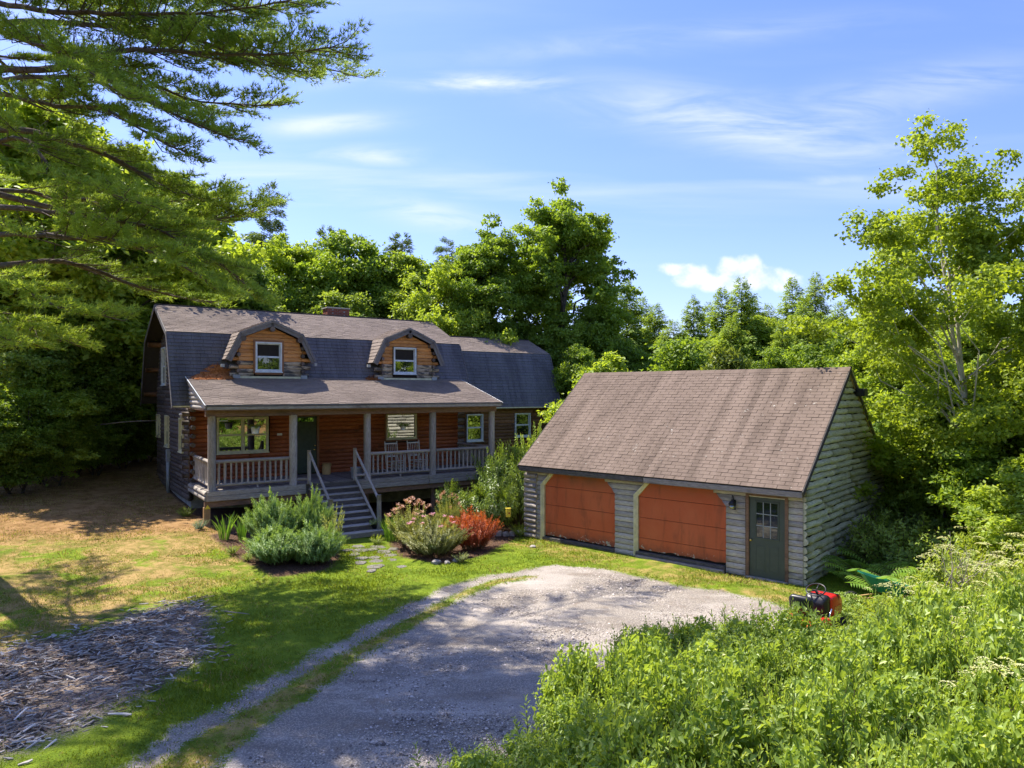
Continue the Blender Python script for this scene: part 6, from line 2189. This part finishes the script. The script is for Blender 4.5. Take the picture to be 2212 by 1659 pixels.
SB = shoots(480, 40, 1.0, 0.9, 0.10, 0.035, 'leaf_blue', 0.06, 3, 0.1, base_r=.2)
shrub('silvery_plant', SB, 'low silvery plant at the foot of the porch corner post', 'plant', -9.45, 21.3, 0, (.38, .38, .38))
LP = shoots(481, 40, 1.0, 0.9, 0.10, 0.05, 'leaf_elder', 0.06, 3, 0.1, base_r=.2)
shrub('low_plant', LP, 'leafy weeds against the house foundation at the left', 'plant', -10.55, 22.8, 0, (.45, .45, .4))
for x, y, s, lb in ((-7.5, 18.9, .28, 'small green plant in the mulch before the iris'), (-6.9, 18.4, .26, 'small leafy plant at the mulch edge left of the feathery bush'), (-4.1, 21.4, .35, 'leafy plant at the right foot of the stairs'), (0.3, 22.6, .5, 'low dark plant by the left corner of the garage'), (-1.9, 22.6, .6, 'shaded plant beneath the porch behind the flowering shrubs')):
    shrub('low_plant', LP, lb, 'plant', x, y, x, s)

# ------------------------------------------------------------------ lawn blades, gravel, wood chips
def scatter(n, x0, x1, y0, y1, seed):
    qq = np.random.default_rng(seed)
    # denser towards the camera
    y = y0 + (y1 - y0) * qq.random(n) ** 1.35
    x = qq.uniform(x0, x1, n)
    keep = (np.abs(x) < 0.76 * y + 0.5)
    return x[keep], y[keep], qq


def in_house(X, Y):
    hu = (X - HX) * math.cos(TH) + (Y - HY) * math.sin(TH)
    hv = -(X - HX) * math.sin(TH) + (Y - HY) * math.cos(TH)
    gx = (X - GX) * math.cos(TG) + (Y - GY) * math.sin(TG)
    gy = -(X - GX) * math.sin(TG) + (Y - GY) * math.cos(TG)
    return ((hu > -.1) & (hu < 16.3) & (hv > -.1) & (hv < 10)) | ((gx > -8.7) & (gx < .05) & (gy > -.06) & (gy < 7.7)) | ((hu > 3.0) & (hu < 5) & (hv > -2.4) & (hv < 0))


def fbm(x, y, s, seed):
    qq = np.random.default_rng(seed)
    out = 0
    for i in range(5):
        a_, p1, p2 = qq.uniform(0, 6.28), qq.uniform(0, 6.28), qq.uniform(0, 6.28)
        f = s * 1.7 ** i
        out = out + np.sin(x * math.cos(a_) * f + y * math.sin(a_) * f + p1) * np.sin(-x * math.sin(a_) * f * .8 + y * math.cos(a_) * f * .8 + p2) / 1.3 ** i
    return out


def lawn():
    X, Y, qq = scatter(520000, -19, 13, 8.4, 30, 31)
    gr, ch, mu, br, dr = masks(X, Y)
    noise = fbm(X, Y, 1.8, 4) * 0.12
    dens = (1 - np.clip(gr * 1.25 + noise, 0, 1)) * (1 - 0.93 * np.clip(ch * 1.1, 0, 1)) * (1 - np.clip(mu * 1.3, 0, 1)) * (1 - 0.72 * np.clip(br, 0, 1)) * (1 - 0.35 * dr)
    keep = (qq.random(len(X)) < dens) & ~in_house(X, Y)
    X, Y, dr, br = X[keep], Y[keep], dr[keep], br[keep]
    n = len(X)
    print('grass blades', n)
    Z = gz(X, Y)
    h = qq.uniform(.025, .065, n) * (1 + .35 * fbm(X, Y, 1.1, 9)) * (1 - .25 * dr)
    an = qq.uniform(0, 6.28, n)
    w = qq.uniform(.004, .008, n) * (1 + Y / 22)
    S = np.c_[np.cos(an) * w, np.sin(an) * w, np.zeros(n)]
    ln = qq.normal(size=(n, 2)) * .55
    P = np.c_[X, Y, Z - .008]
    tip = P + np.c_[ln[:, 0] * h, ln[:, 1] * h, h]
    V = np.stack([P - S, P + S, tip], 1).reshape(-1, 3)
    F = np.arange(3 * n).reshape(-1, 3)
    T = np.clip(.45 + .25 * fbm(X, Y, 2.6, 5) + qq.normal(size=n) * .18, 0, 1)
    dry = (qq.random(n) < np.clip(dr * 0.55 + .05 + noise[keep] * 1.6 + br * .45, 0, .92))
    me = np_mesh('grass', V, F, [MAT['grass'], MAT['grass_dry']], np.repeat(T, 3), False, dry.astype(int))
    tag(obj('grass', me), kind='stuff')


lawn()


def stones():
    qq = np.random.default_rng(41)
    X, Y, _ = scatter(60000, -7, 8, 8.3, 21, 42)
    gr = masks(X, Y)[0]
    keep = (qq.random(len(X)) < gr * np.clip(.85 + .3 * fbm(X, Y, 1.2, 8), .3, 1)) & ~in_house(X, Y)
    X, Y = X[keep], Y[keep]
    n = len(X)
    print('pebbles', n)
    Z = gz(X, Y) - .03
    r = qq.uniform(.007, .021, n) * (1 + (qq.random(n) < .05) * .8)
    base = np.array([(1, 0, 0), (0.1, 1, 0), (-1, .1, 0), (0, -1, 0), (.1, .1, .75)], float)
    an = qq.uniform(0, 6.28, n)
    c, s = np.cos(an)[:, None], np.sin(an)[:, None]
    B = base[None] * (1 + qq.uniform(-.35, .35, (n, 5, 3)))
    V = np.stack([B[..., 0] * c - B[..., 1] * s, B[..., 0] * s + B[..., 1] * c, B[..., 2]], -1) * r[:, None, None]
    V = V + np.c_[X, Y, Z][:, None]
    i = np.arange(n)[:, None, None] * 5
    F = (i + np.array([[0, 1, 4], [1, 2, 4], [2, 3, 4], [3, 0, 4]])[None]).reshape(-1, 3)
    m, b = new_mat('gravel')
    at = b.n('ShaderNodeAttribute', attribute_name='tint').outputs['Fac']
    finish(b, b.mix(at, (0.12, 0.10, 0.085), (0.64, 0.56, 0.48)), .9)
    tag(obj('gravel', np_mesh('gravel', V.reshape(-1, 3), F, m, np.repeat(qq.random(n) ** 1.2, 5))), kind='stuff')


stones()


def chip_pile():
    qq = np.random.default_rng(51)
    root = thing('wood_chip_heap', 'spread of grey splintered wood chips on the lawn at lower left', 'wood chips', (-7.0, 12.6, g1(-7, 12.6)))
    ms = []
    cols = [((0.27, 0.225, 0.18), (0.39, 0.335, 0.28)), ((0.42, 0.375, 0.32), (0.56, 0.51, 0.445)), ((0.58, 0.53, 0.46), (0.72, 0.67, 0.60)), ((0.42, 0.28, 0.18), (0.55, 0.40, 0.27)), ((0.12, 0.085, 0.065), (0.2, 0.15, 0.12))]
    for k, (a_, b_) in enumerate(cols):
        ms.append(wood('chip_wood_%s' % 'abcde'[k], a_, b_, None, rough=.9, stretch=12, var=.2))
    def geo(L, W, t, q_):
        n = 3
        V = []
        for i in range(n + 1):
            f = i / n
            w = W * (0.25 + 0.75 * math.sin(math.pi * (0.12 + .76 * f))) * q_.uniform(.75, 1.15)
            x = (f - .5) * L
            y = q_.uniform(-.15, .15) * W
            V += [(x, y - w / 2, 0), (x, y + w / 2, 0), (x, y + w * .3, t), (x, y - w * .35, t * q_.uniform(.7, 1))]
        F = []
        for i in range(n):
            b = i * 4
            for j in range(4):
                F.append((b + j, b + (j + 1) % 4, b + 4 + (j + 1) % 4, b + 4 + j))
        F += [(3, 2, 1, 0), (n * 4, n * 4 + 1, n * 4 + 2, n * 4 + 3)]
        return np.array(V), F
    meshes = []
    for k in range(20):
        V, F = geo(qq.uniform(.12, .30), qq.uniform(.025, .06), qq.uniform(.01, .022), qq)
        meshes.append(np_mesh('wood_chip', V, F, ms[[0, 1, 2, 1, 3, 4, 2, 0][k % 8]]))
    X, Y = qq.uniform(-11, -4.6, 17000), qq.uniform(8.3, 16, 17000)
    d = poly_dist(X, Y, CHIPS)
    pr = np.clip(.38 - d / 1.3, 0, 1) ** 1.5 * np.clip(.75 + .45 * fbm(X, Y, 1.3, 3), .15, 1) * np.where(d < -.1, 1, .5)
    keep = qq.random(len(X)) < pr
    X, Y, d = X[keep], Y[keep], d[keep]
    Z = gz(X, Y) + np.clip(-d, 0, 1.2) * .07 * qq.random(len(X))
    n = min(290, len(X))
    order = np.argsort(Y + qq.uniform(0, 5, len(X)))
    bx_ = root.location
    for k in order[:n]:
        s = qq.uniform(.6, 1.25)
        obj('wood_chip', meshes[k % 20], root, (X[k] - bx_.x, Y[k] - bx_.y, Z[k] - bx_.z + .03), (qq.uniform(-.5, .5), qq.uniform(-.35, .35), qq.normal() * .7 + .5), s)
    acc = Acc()
    for k in order[n:]:
        V, F = geo(qq.uniform(.05, .2), qq.uniform(.012, .042), .011, qq)
        E_ = Euler((qq.uniform(-.4, .4), qq.uniform(-.3, .3), qq.normal() * .7 + .5)).to_matrix()
        V = V @ np.array(E_).T + np.array([X[k] - bx_.x, Y[k] - bx_.y, Z[k] - bx_.z + .02])
        acc.add(V, F, .5, int(qq.integers(0, 5)))
    print('chips', len(X))
    tag(obj('small_wood_chips', acc.mesh('small_wood_chips', ms), root), kind='stuff')
    # loose sticks around the heap
    for px, py, L, rz, lb in ((310, 1360, .5, .7, 'pale stick lying on the lawn above the chip heap'), (205, 1440, .8, .55, 'long thin stick lying left of the chip heap'), (60, 1430, .8, .9, 'thin stick lying at the left edge of the lawn'), (485, 1315, .6, -.3, 'pale stick at the upper edge of the chip heap')):
        Yg = (4.622 - .15) * 1521 / (py - 847)
        xg = bx(px, Yg)
        o = obj('stick', log_mesh('stick', L, .014, 'dead_twig', int(px), .2, 6, 4, taper=.5), None, (xg, Yg, g1(xg, Yg) + .04), (0, 0, rz))
        tag(o, lb, 'stick')


chip_pile()


def litter():
    """dry leaves, needles and mulch scraps under the trees and in the beds"""
    qq = np.random.default_rng(61)
    X, Y, _ = scatter(90000, -19, 5, 10, 32, 62)
    gr, ch, mu, br, dr = masks(X, Y)
    pr = np.clip(mu * .9 + br * .35 + dr * .08, 0, 1) * (Y > 10)
    keep = (qq.random(len(X)) < pr) & ~in_house(X, Y)
    X, Y = X[keep], Y[keep]
    n = len(X)
    P = np.c_[X, Y, gz(X, Y) + .012]
    D = np.c_[qq.normal(size=(n, 2)), qq.normal(size=n) * .25]
    N = np.c_[qq.normal(size=(n, 2)) * .3, np.ones(n)]
    V, F, T = leaves(P, D, N, qq.uniform(.03, .08, n), qq.uniform(.01, .03, n), .2, qq.random(n))
    m = leaf_mat('litter', (0.12, 0.065, 0.035), (0.36, 0.22, 0.12), None, .1, .9, .1)
    tag(obj('leaf_litter', np_mesh('leaf_litter', V, F, m, T)), kind='stuff')


litter()
# ------------------------------------------------------------------ things on and around the porch
def rocking_chair(u, v, label):
    t = thing('rocking_chair', label, 'chair', HU(u, v, DK), TH, 'rocking chairs on the porch')
    W_, D_ = 0.56, 0.46
    for s in (-1, 1):
        x = s * (W_ / 2 - .025)
        o = bar('rocker', (x, -.46, .05), (x, 0.0, 0.02), .03, .04, 'rocker', t)
        bar('rocker', (x, 0.0, 0.02), (x, .50, .06), .03, .04, 'rocker', t)
        bar('back_post', (x, .20, .04), (x, .36, 1.10), .032, .032, 'rocker', t)
        bar('front_leg', (x, -.24, .04), (x, -.24, .66), .034, .034, 'rocker', t)
        bar('armrest', (x, -.31, .665), (x, .27, .64), .075, .022, 'rocker', t)
        for z in (.16, .27):
            bar('side_rung', (x, -.24, z), (x, .235, z), .02, .02, 'rocker', t)
        lathe('finial', [(0, 0), (.022, .01), (.026, .03), (.015, .05), (0, .055)], 'rocker', t, (x, .362, 1.095), 8)
    for z, y in ((1.055, .353), (.56, .28)):
        bar('back_rail', (-W_ / 2 + .04, y, z), (W_ / 2 - .04, y, z), .025, .055, 'rocker', t)
    for i in range(6):
        x = -W_ / 2 + .085 + i * (W_ - .17) / 5
        bar('back_slat', (x, .285, .58), (x, .352, 1.04), .012, .034, 'rocker', t)
    for i in range(6):
        y = -.24 + i * .085
        bar('seat_slat', (-W_ / 2 + .01, y, .42 - .006 * i), (W_ / 2 - .01, y, .42 - .006 * i), .06, .018, 'rocker', t)
    for z in (.13, .24, .35):
        bar('front_rung', (-W_ / 2 + .04, -.24, z), (W_ / 2 - .04, -.24, z), .02, .02, 'rocker', t)
        bar('rear_rung', (-W_ / 2 + .04, .22, z), (W_ / 2 - .04, .22, z), .02, .02, 'rocker', t)
    return t


rocking_chair(7.12, 1.66, 'left one of the two pale slatted rocking chairs on the porch')
rocking_chair(8.08, 1.66, 'right one of the two pale slatted rocking chairs on the porch')
st = thing('log_stool', 'upright split log stool beside the green front door', 'stool', HU(4.62, 2.25, DK), TH)
obj('log_block', log_mesh('log_block', .42, .155, 'stump', 4, .05, 14, 3), st, (0, 0, 0), (0, R(-90), 0))
bar('handle', (.16, -.03, .40), (.18, -.03, .30), .05, .02, 'stump', st)
tb = thing('metal_tub', 'dull galvanised tub standing by the porch post right of the stairs', 'tub', HU(5.08, .50, DK), TH)
lathe('tub_body', [(0, 0), (.17, 0), (.175, .02), (.20, .36), (.212, .37), (.212, .385), (.19, .38), (.17, .03), (0, .03)], 'galv', tb, n=20)
for s in (-1, 1):
    tube_obj('handle', [(s * .2, -.05, .28), (s * .24, -.04, .25), (s * .24, .04, .25), (s * .2, .05, .28)], .008, 'galv', tb, 6)


def basket(u, v, ztop, zb, rp, label, trail, seed):
    t = thing('hanging_basket', label, 'hanging plant', HU(u, v, zb), TH)
    h = ztop - zb
    lathe('pot', [(0, 0), (rp * .72, 0), (rp * .75, .01), (rp, h * .9), (rp * 1.08, h * .9), (rp * 1.08, h), (rp * .9, h), (rp * .85, h * .8), (0, h * .8)], 'white_plastic', t, n=18)
    for k in range(3):
        a = k * 2.09
        tube_obj('hanger', [(rp * math.cos(a), rp * math.sin(a), h), (0, 0, 4.05 - zb)], .003, 'black_metal', t, 4)
    m = shoots(seed, 26, .34, 1.5, .06, .03, 'leaf_thicket', .04, 2, .1, droop=trail, stem_r=.002, base_r=.08, side=0)
    obj('foliage', m[0], t, (0, 0, h * .8))
    return t


basket(1.69, .9, 3.47, 3.24, .15, 'white hanging basket with leafy plant before the wide left window', .5, 501)
basket(7.10, .9, 3.36, 3.20, .12, 'smaller hanging basket with a bushy plant before the right window', .3, 502)
fd = thing('bird_feeder', 'small clear box feeder hanging at the left end of the porch beam', 'bird feeder', HU(.55, .28, 3.70), TH)
box('feeder_tray', -.13, .13, -.05, .05, 0, .02, 'cream', fd)
box('feeder_box', -.11, .11, -.04, .04, .02, .10, 'glass_mirror', fd)
box('feeder_roof', -.13, .13, -.055, .055, .10, .12, 'cream', fd)
tube_obj('hanger', [(0, 0, .12), (0, 0, .16)], .004, 'black_metal', fd, 4)
pp = thing('potted_plant', 'small dark pot with a leafy plant on the lowest stair tread', 'potted plant', HU(4.70, -1.93, .19), TH)
lathe('pot', [(0, 0), (.07, 0), (.10, .14), (.11, .14), (.11, .16), (.09, .15), (0, .13)], 'black_plastic', pp, n=14)
m = shoots(503, 24, .28, 1.2, .09, .045, 'leaf_variegated', .06, 2, .2, droop=.2, stem_r=.002, base_r=.05)
obj('foliage', m[0], pp, (0, 0, .13))
# yellow feeder hanging from a thin hook in front of the rhododendrons
px_, py_ = bx(1098, 22.2), 22.2
yf = thing('garden_lantern', 'yellow box lantern hanging on a thin hook beside the red shrub', 'lantern', (px_, py_, g1(px_, py_)), .3)
zc = 4.622 - 261 * 22.2 / 1521 - g1(px_, py_)
tube_obj('hook_pole', [(0, .12, -.1), (0, .12, zc + .28), (0, .08, zc + .36), (0, .0, zc + .34), (0, 0, zc + .22)], .008, 'black_metal', yf, 6)
box('lantern_body', -.075, .075, -.05, .05, zc - .13, zc + .13, 'yellow_plastic', yf, .02)
lathe('lantern_lens', [(0, 0), (.03, .002), (.03, .008), (0, .01)], 'orange_glass', yf, (0.01, -.052, zc), 14, (R(90), 0, 0))
box('lantern_cap', -.085, .085, -.06, .06, zc + .13, zc + .155, 'yellow_plastic', yf, .01)


# needle heaps caught on the roof
def heap(name, pts, hgt, label, seed):
    """a mound over an outline given as (u, v) in the house frame"""
    qq = np.random.default_rng(seed)
    n = 4200
    us = np.array([p[0] for p in pts]); vs = np.array([p[1] for p in pts])
    U = qq.uniform(us.min(), us.max(), n); Vv = qq.uniform(vs.min(), vs.max(), n)
    d = poly_dist(U, Vv, pts)
    k = d < 0
    U, Vv, d = U[k], Vv[k], -d[k]
    def surf(u, v):
        pz = PZE + (v - PVE) * (PZT - PZE) / (PVT - PVE)
        return np.maximum(pz, np.array([roof_z(float(x)) if x > 2.45 else -9 for x in v])) + .012
    H_ = np.minimum(d * 1.2, 1) * hgt
    P = np.c_[U, Vv, surf(U, Vv) + H_ * qq.uniform(.3, 1, len(U))]
    D = np.c_[qq.normal(size=(len(U), 2)), qq.normal(size=len(U)) * .35 - .25]
    N = np.c_[qq.normal(size=(len(U), 2)) * .5, np.ones(len(U))]
    V, F, T = leaves(P, D, N, .11, .012, .1, qq.random(len(U)))
    # solid core under the needles
    gu, gv = np.meshgrid(np.linspace(us.min(), us.max(), 30), np.linspace(vs.min(), vs.max(), 14))
    g_u, g_v = gu.ravel(), gv.ravel()
    dd = -poly_dist(g_u, g_v, pts)
    zz = surf(g_u, g_v) + np.where(dd > 0, np.minimum(dd * 1.2, 1) * hgt * .8 + .01, -.05) + qq.normal(size=len(g_u)) * .006
    i = np.arange(30 * 14).reshape(14, 30)
    FF = np.stack([i[:-1, :-1], i[:-1, 1:], i[1:, 1:], i[1:, :-1]], -1).reshape(-1, 4)
    ok = (dd[FF] > -.02).all(1)
    o = thing(name, label, 'pine needles', (HX, HY, 0), TH)
    obj('needle_mound', np_mesh('needle_mound', np.c_[g_u, g_v, zz], FF[ok], MAT['needles'], None, True), o)
    m_ = leaf_mat('needle_litter_' + name[:1] + 'abc'[seed % 3], (0.30, 0.11, 0.035), (0.62, 0.28, 0.10), None, .05, .9, .1)
    tag(obj('loose_needles', np_mesh('loose_needles', V, F, m_, T), o), kind='stuff')


heap('needle_heap', [(-.02, 2.55), (.15, 2.42), (1.35, 2.50), (1.5, 2.8), (1.42, 3.0), (1.0, 3.12), (.55, 3.02), (.1, 2.86)], .30, 'heap of orange pine needles in the roof corner left of the left dormer', 1)
heap('needle_heap', [(6.35, 2.62), (6.9, 2.55), (7.0, 2.8), (6.8, 2.95), (6.5, 2.9)], .07, 'small patch of orange needles on the roof left of the right dormer', 2)

# ------------------------------------------------------------------ flagstones and border stones
def flag(x, y, w, d, seed, parent=None):
    q_ = random.Random(seed)
    n = q_.choice((5, 6, 7))
    a = Acc()
    pts = []
    for i in range(n):
        an = 2 * math.pi * (i + q_.uniform(-.25, .25)) / n
        pts.append((w / 2 * math.cos(an) * q_.uniform(.85, 1.12), d / 2 * math.sin(an) * q_.uniform(.85, 1.12)))
    ins = [(p[0] * .93, p[1] * .93) for p in pts]
    V = [(p[0], p[1], -.04) for p in pts] + [(p[0], p[1], .022) for p in pts] + [(p[0], p[1], .030 + q_.uniform(-.003, .003)) for p in ins]
    F = [tuple(range(2 * n, 3 * n))]
    for i in range(n):
        j = (i + 1) % n
        F += [(i, j, n + j, n + i), (n + i, n + j, 2 * n + j, 2 * n + i)]
    return np_mesh('flagstone', np.array(V), F, MAT['flag'])


MAT['flag'] = plain('flag', (0.17, 0.158, 0.135), .9, mott=.25, scale=5)
path = thing('stone_path', 'short path of grey flagstones sunk in the grass at the foot of the stairs', 'path', (-4.0, 19.4, 0))
for i, (x, y, w, d) in enumerate(((-4.41, 20.36, .55, .45), (-4.13, 20.53, .45, .4), (-4.43, 19.84, .36, .5), (-4.13, 19.4, .42, .45), (-3.82, 19.51, .36, .4), (-3.68, 19.09, .45, .4), (-4.05, 18.85, .32, .45), (-3.59, 18.53, .52, .62),
                                   (-3.6, 18.06, .26, .4), (-2.89, 18.53, .3, .35), (-3.30, 19.24, .36, .35), (-3.44, 19.84, .40, .42), (-3.7, 20.25, .48, .5), (-4.0, 20.95, .55, .4), (-3.5, 20.7, .4, .4), (-4.55, 20.9, .45, .4), (-4.75, 20.3, .35, .4))):
    obj('flagstone', flag(x, y, w, d, i), path, (x + 4.0, y - 19.4, g1(x, y) - .012), (R(rnd.uniform(-1.5, 1.5)), R(rnd.uniform(-1.5, 1.5)), rnd.uniform(-.3, .3)))


def rock(x, y, s, seed, label, mat='stone'):
    bm = bmesh.new()
    bmesh.ops.create_icosphere(bm, subdivisions=2, radius=1)
    q_ = random.Random(seed)
    k = [Vector((q_.uniform(-1, 1), q_.uniform(-1, 1), q_.uniform(-1, 1))).normalized() for _ in range(9)]
    for v in bm.verts:
        d = 1.0
        for kk in k:
            t = v.co.normalized().dot(kk)
            if t > .62: d = min(d, .74 / t)
        v.co = v.co * d
        v.co = Vector((v.co.x * s[0], v.co.y * s[1], v.co.z * s[2]))
    me = bpy.data.meshes.new('rock')
    bm.to_mesh(me)
    bm.free()
    me.materials.append(MAT[mat])
    o = obj('rock', me, None, (x, y, g1(x, y) + s[2] * .35), (0, 0, q_.uniform(0, 3)))
    return tag(o, label, 'stone')


rock(-2.05, 18.95, (.17, .12, .09), 1, 'dark flat stone at the lawn edge below the rosy shrub')
rock(-1.75, 19.0, (.13, .09, .06), 2, 'smaller stone right of the dark flat one below the rosy shrub')
rock(-1.55, 19.2, (.12, .10, .07), 3, 'mossy stone half under the red shrub')
rock(.62, 21.0, (.14, .10, .05), 4, 'pale flat stone in the grass by the left garage corner')
rock(-8.6, 9.35, (.16, .12, .10), 5, 'pale stone on the lawn at the lower left edge')
rw = thing('stone_edging', 'low edging of rough stones between rhododendrons and lawn by the garage', 'low wall', (0.1, 22.6, g1(.1, 22.6)), 0)
for i in range(7):
    x = -.75 + i * .22
    obj('edging_stone', box_mesh(.2, .16, .2, MAT['stone'], .03), rw, (x, rnd.uniform(-.03, .03) + .1 * i * .2, .06 + rnd.uniform(-.02, .03)), (rnd.uniform(-.1, .1), rnd.uniform(-.1, .1), rnd.uniform(-.2, .2)))

# ------------------------------------------------------------------ ride-on mower
mang = math.atan2(.72, .69)
mw = thing('ride_on_mower', 'red ride-on lawn mower with black seat parked at the thicket by the garage corner', 'lawn mower', (5.42, 12.95, g1(5.4, 13)), mang)
mw.scale = (.93, .93, .93)
# +x is forward, origin under the seat
def loft(name, secs, mat, parent, cap=True, smooth=True):
    """secs: list of (x, [(y,z)...])"""
    n = len(secs[0][1])
    V, F = [], []
    for x, pr in secs:
        V += [(x, y, z) for y, z in pr]
    for i in range(len(secs) - 1):
        for k in range(n):
            F.append((i * n + k, i * n + (k + 1) % n, (i + 1) * n + (k + 1) % n, (i + 1) * n + k))
    if cap:
        F.append(tuple(range(n))[::-1])
        F.append(tuple((len(secs) - 1) * n + k for k in range(n)))
    return obj(name, np_mesh(name, np.array(V), F, MAT[mat], None, smooth), parent)


def rr(w, z0, z1, r, n=4):
    """rounded box outline, half width w"""
    out = []
    for cx, cz, a0 in ((w - r, z1 - r, 0), (-w + r, z1 - r, 90), (-w + r, z0 + r, 180), (w - r, z0 + r, 270)):
        for i in range(n + 1):
            a = R(a0 + 90 * i / n)
            out.append((cx + r * math.cos(a), cz + r * math.sin(a)))
    return out


loft('hood', [(.62, rr(.24, .42, .80, .06)), (.70, rr(.26, .40, .83, .08)), (.95, rr(.265, .38, .82, .09)), (1.15, rr(.26, .36, .78, .09)), (1.27, rr(.24, .36, .70, .09)), (1.30, rr(.20, .38, .64, .08))], 'red_paint', mw)
box('hood_seam', .98, .995, -.268, .268, .70, .826, 'black_plastic', mw, .002)
loft('grille', [(1.285, rr(.19, .40, .62, .05)), (1.315, rr(.16, .43, .60, .05))], 'orange_glass', mw)
for s in (-1, 1):
    lathe('headlight', [(0, 0), (.05, .0), (.055, .015), (.03, .028), (0, .03)], 'white_plastic', mw, (1.305, s * .1, .55), 12, (0, R(90), 0))
    box('side_vent', .75, 1.15, s * .262 - .012, s * .262 + .012, .44, .60, 'orange_glass', mw, .006)
loft('rear_fender', [(-.42, rr(.34, .40, .50, .04)), (-.34, rr(.40, .38, .56, .06)), (-.05, rr(.43, .36, .58, .06)), (.18, rr(.42, .34, .54, .06)), (.30, rr(.36, .30, .46, .05))], 'red_paint', mw)
loft('dashboard', [(.42, rr(.15, .45, .72, .05)), (.50, rr(.22, .40, .86, .07)), (.62, rr(.23, .40, .86, .07))], 'black_plastic', mw)
box('footboard', .18, .72, -.40, .40, .30, .34, 'black_plastic', mw, .01)
loft('mower_deck', [(.12, rr(.42, .10, .24, .04)), (.2, rr(.54, .09, .26, .05)), (.62, rr(.56, .09, .26, .05)), (.72, rr(.44, .10, .24, .04))], 'red_paint', mw)
tube_obj('steering_column', [(.60, 0, .80), (.50, 0, .93)], .025, 'black_plastic', mw)
a = Acc()
ring = []
for k in range(25):
    an = 2 * math.pi * k / 24
    v_ = Vector((math.cos(an) * .185, math.sin(an) * .185, 0))
    v_.rotate(Euler((0, R(-28), 0)))
    ring.append(Vector((.48, 0, .965)) + v_)
a.tube(ring, .014, 7, cap=False)
for an in (0, 2.1, 4.2):
    v_ = Vector((math.cos(an) * .185, math.sin(an) * .185, 0))
    v_.rotate(Euler((0, R(-28), 0)))
    a.tube([Vector((.49, 0, .94)), Vector((.48, 0, .965)) + v_], .012, 5)
obj('steering_wheel', a.mesh('steering_wheel', MAT['black_plastic'], True), mw)
loft('seat', [(-.24, rr(.20, .60, .66, .03)), (-.18, rr(.23, .58, .69, .05)), (.10, rr(.22, .58, .68, .05)), (.18, rr(.19, .59, .65, .03))], 'black_plastic', mw)
sb_ = loft('seat_back', [(-.03, rr(.20, .02, .34, .08)), (.0, rr(.225, .0, .37, .09)), (.05, rr(.225, .0, .37, .09)), (.075, rr(.19, .03, .33, .08))], 'black_plastic', mw)
sb_.location = (-.26, 0, .64)
sb_.rotation_euler = (0, R(-12), 0)
for x, y, r_, w_ in ((-.22, .34, .24, .20), (-.22, -.34, .24, .20), (1.02, .36, .18, .14), (1.02, -.36, .18, .14)):
    wh = lathe('wheel', [(r_ * .55, -w_ / 2 * .9), (r_ * .92, -w_ / 2), (r_, -w_ / 3), (r_, w_ / 3), (r_ * .92, w_ / 2), (r_ * .55, w_ / 2 * .9)], 'tyre', mw, (x, y, r_), 22, (R(90), 0, 0))
    lathe('rim', [(0, -w_ * .3), (r_ * .5, -w_ * .34), (r_ * .56, -w_ * .45), (r_ * .56, w_ * .45), (r_ * .5, w_ * .34), (0, w_ * .3)], 'white_plastic', wh, (0, 0, 0), 16)
tube_obj('lift_lever', [(.1, -.36, .45), (.22, -.40, .72)], .012, 'chrome', mw)
for s in (-1, 1):
    lathe('tail_light', [(0, 0), (.045, 0), (.05, .012), (0, .02)], 'orange_glass', mw, (-.415, s * .2, .46), 12, (0, R(-90), 0))

# ------------------------------------------------------------------ green wheelbarrow
wb = thing('wheelbarrow', 'green wheelbarrow tub sticking out of the shrubs right of the mower', 'wheelbarrow', (7.9, 14.85, g1(7.9, 14.9) + .05), R(165))
wb.scale = (.85, .85, .85)
def tub():
    secs = []
    V, F = [], []
    outer = [(-.48, -.36), (-.30, -.40), (.30, -.38), (.56, -.28), (.62, 0), (.56, .28), (.30, .38), (-.30, .40), (-.48, .36), (-.52, 0)]
    lev = [(.52, .0), (.78, .16), (1.0, .34), (1.05, .345), (1.045, .36), (.97, .35), (.75, .17), (.50, .015)]
    n = len(outer)
    for sc, z in lev:
        V += [(x * sc + (z * .25), y * sc, z + max(0, x) * .12) for x, y in outer]
    for i in range(len(lev) - 1):
        for k in range(n):
            F.append((i * n + k, i * n + (k + 1) % n, (i + 1) * n + (k + 1) % n, (i + 1) * n + k))
    F.append(tuple(range(n))[::-1])
    F.append(tuple((len(lev) - 1) * n + k for k in range(n)))
    me = np_mesh('tub', np.array(V), F, MAT['green_plastic'])
    return me
tubo = obj('tub', tub(), wb, (0, 0, .34), (R(6), R(-10), 0))
for s in (-1, 1):
    tube_obj('handle', [(.75, s * .10, .22), (.0, s * .20, .36), (-.95, s * .27, .50)], .018, 'stump', wb, 8)
    tube_obj('leg', [(-.25, s * .2, .36), (-.35, s * .24, .0), (-.5, s * .24, .0), (-.45, s * .22, .40)], .014, 'black_metal', wb, 7)
wh = lathe('wheel', [(.08, -.035), (.15, -.045), (.19, -.03), (.19, .03), (.15, .045), (.08, .035)], 'tyre', wb, (.80, 0, .19), 20, (R(90), 0, 0))
lathe('rim', [(0, -.03), (.09, -.03), (.09, .03), (0, .03)], 'green_plastic', wh, (0, 0, 0), 14)

# fallen pale branch in the shade left of the house
pts = [(-17.8 + t * 3.4, 28.0 + .6 * math.sin(t * 2), g1(-16, 28) + 1.9 + .5 * math.sin(t * 1.3 + .3)) for t in (0, .2, .4, .6, .8, 1.0)]
bo = tube_obj('fallen_branch', pts, [.035, .03, .026, .022, .016, .008], 'dead_twig')
tag(bo, 'thin pale broken branch hanging in the dark left of the house', 'dead branch')
pts = [(-16.6, 28.2, g1(-16.6, 28) - .1), (-16.7, 28.3, 2.0), (-16.5, 28.2, 3.4)]
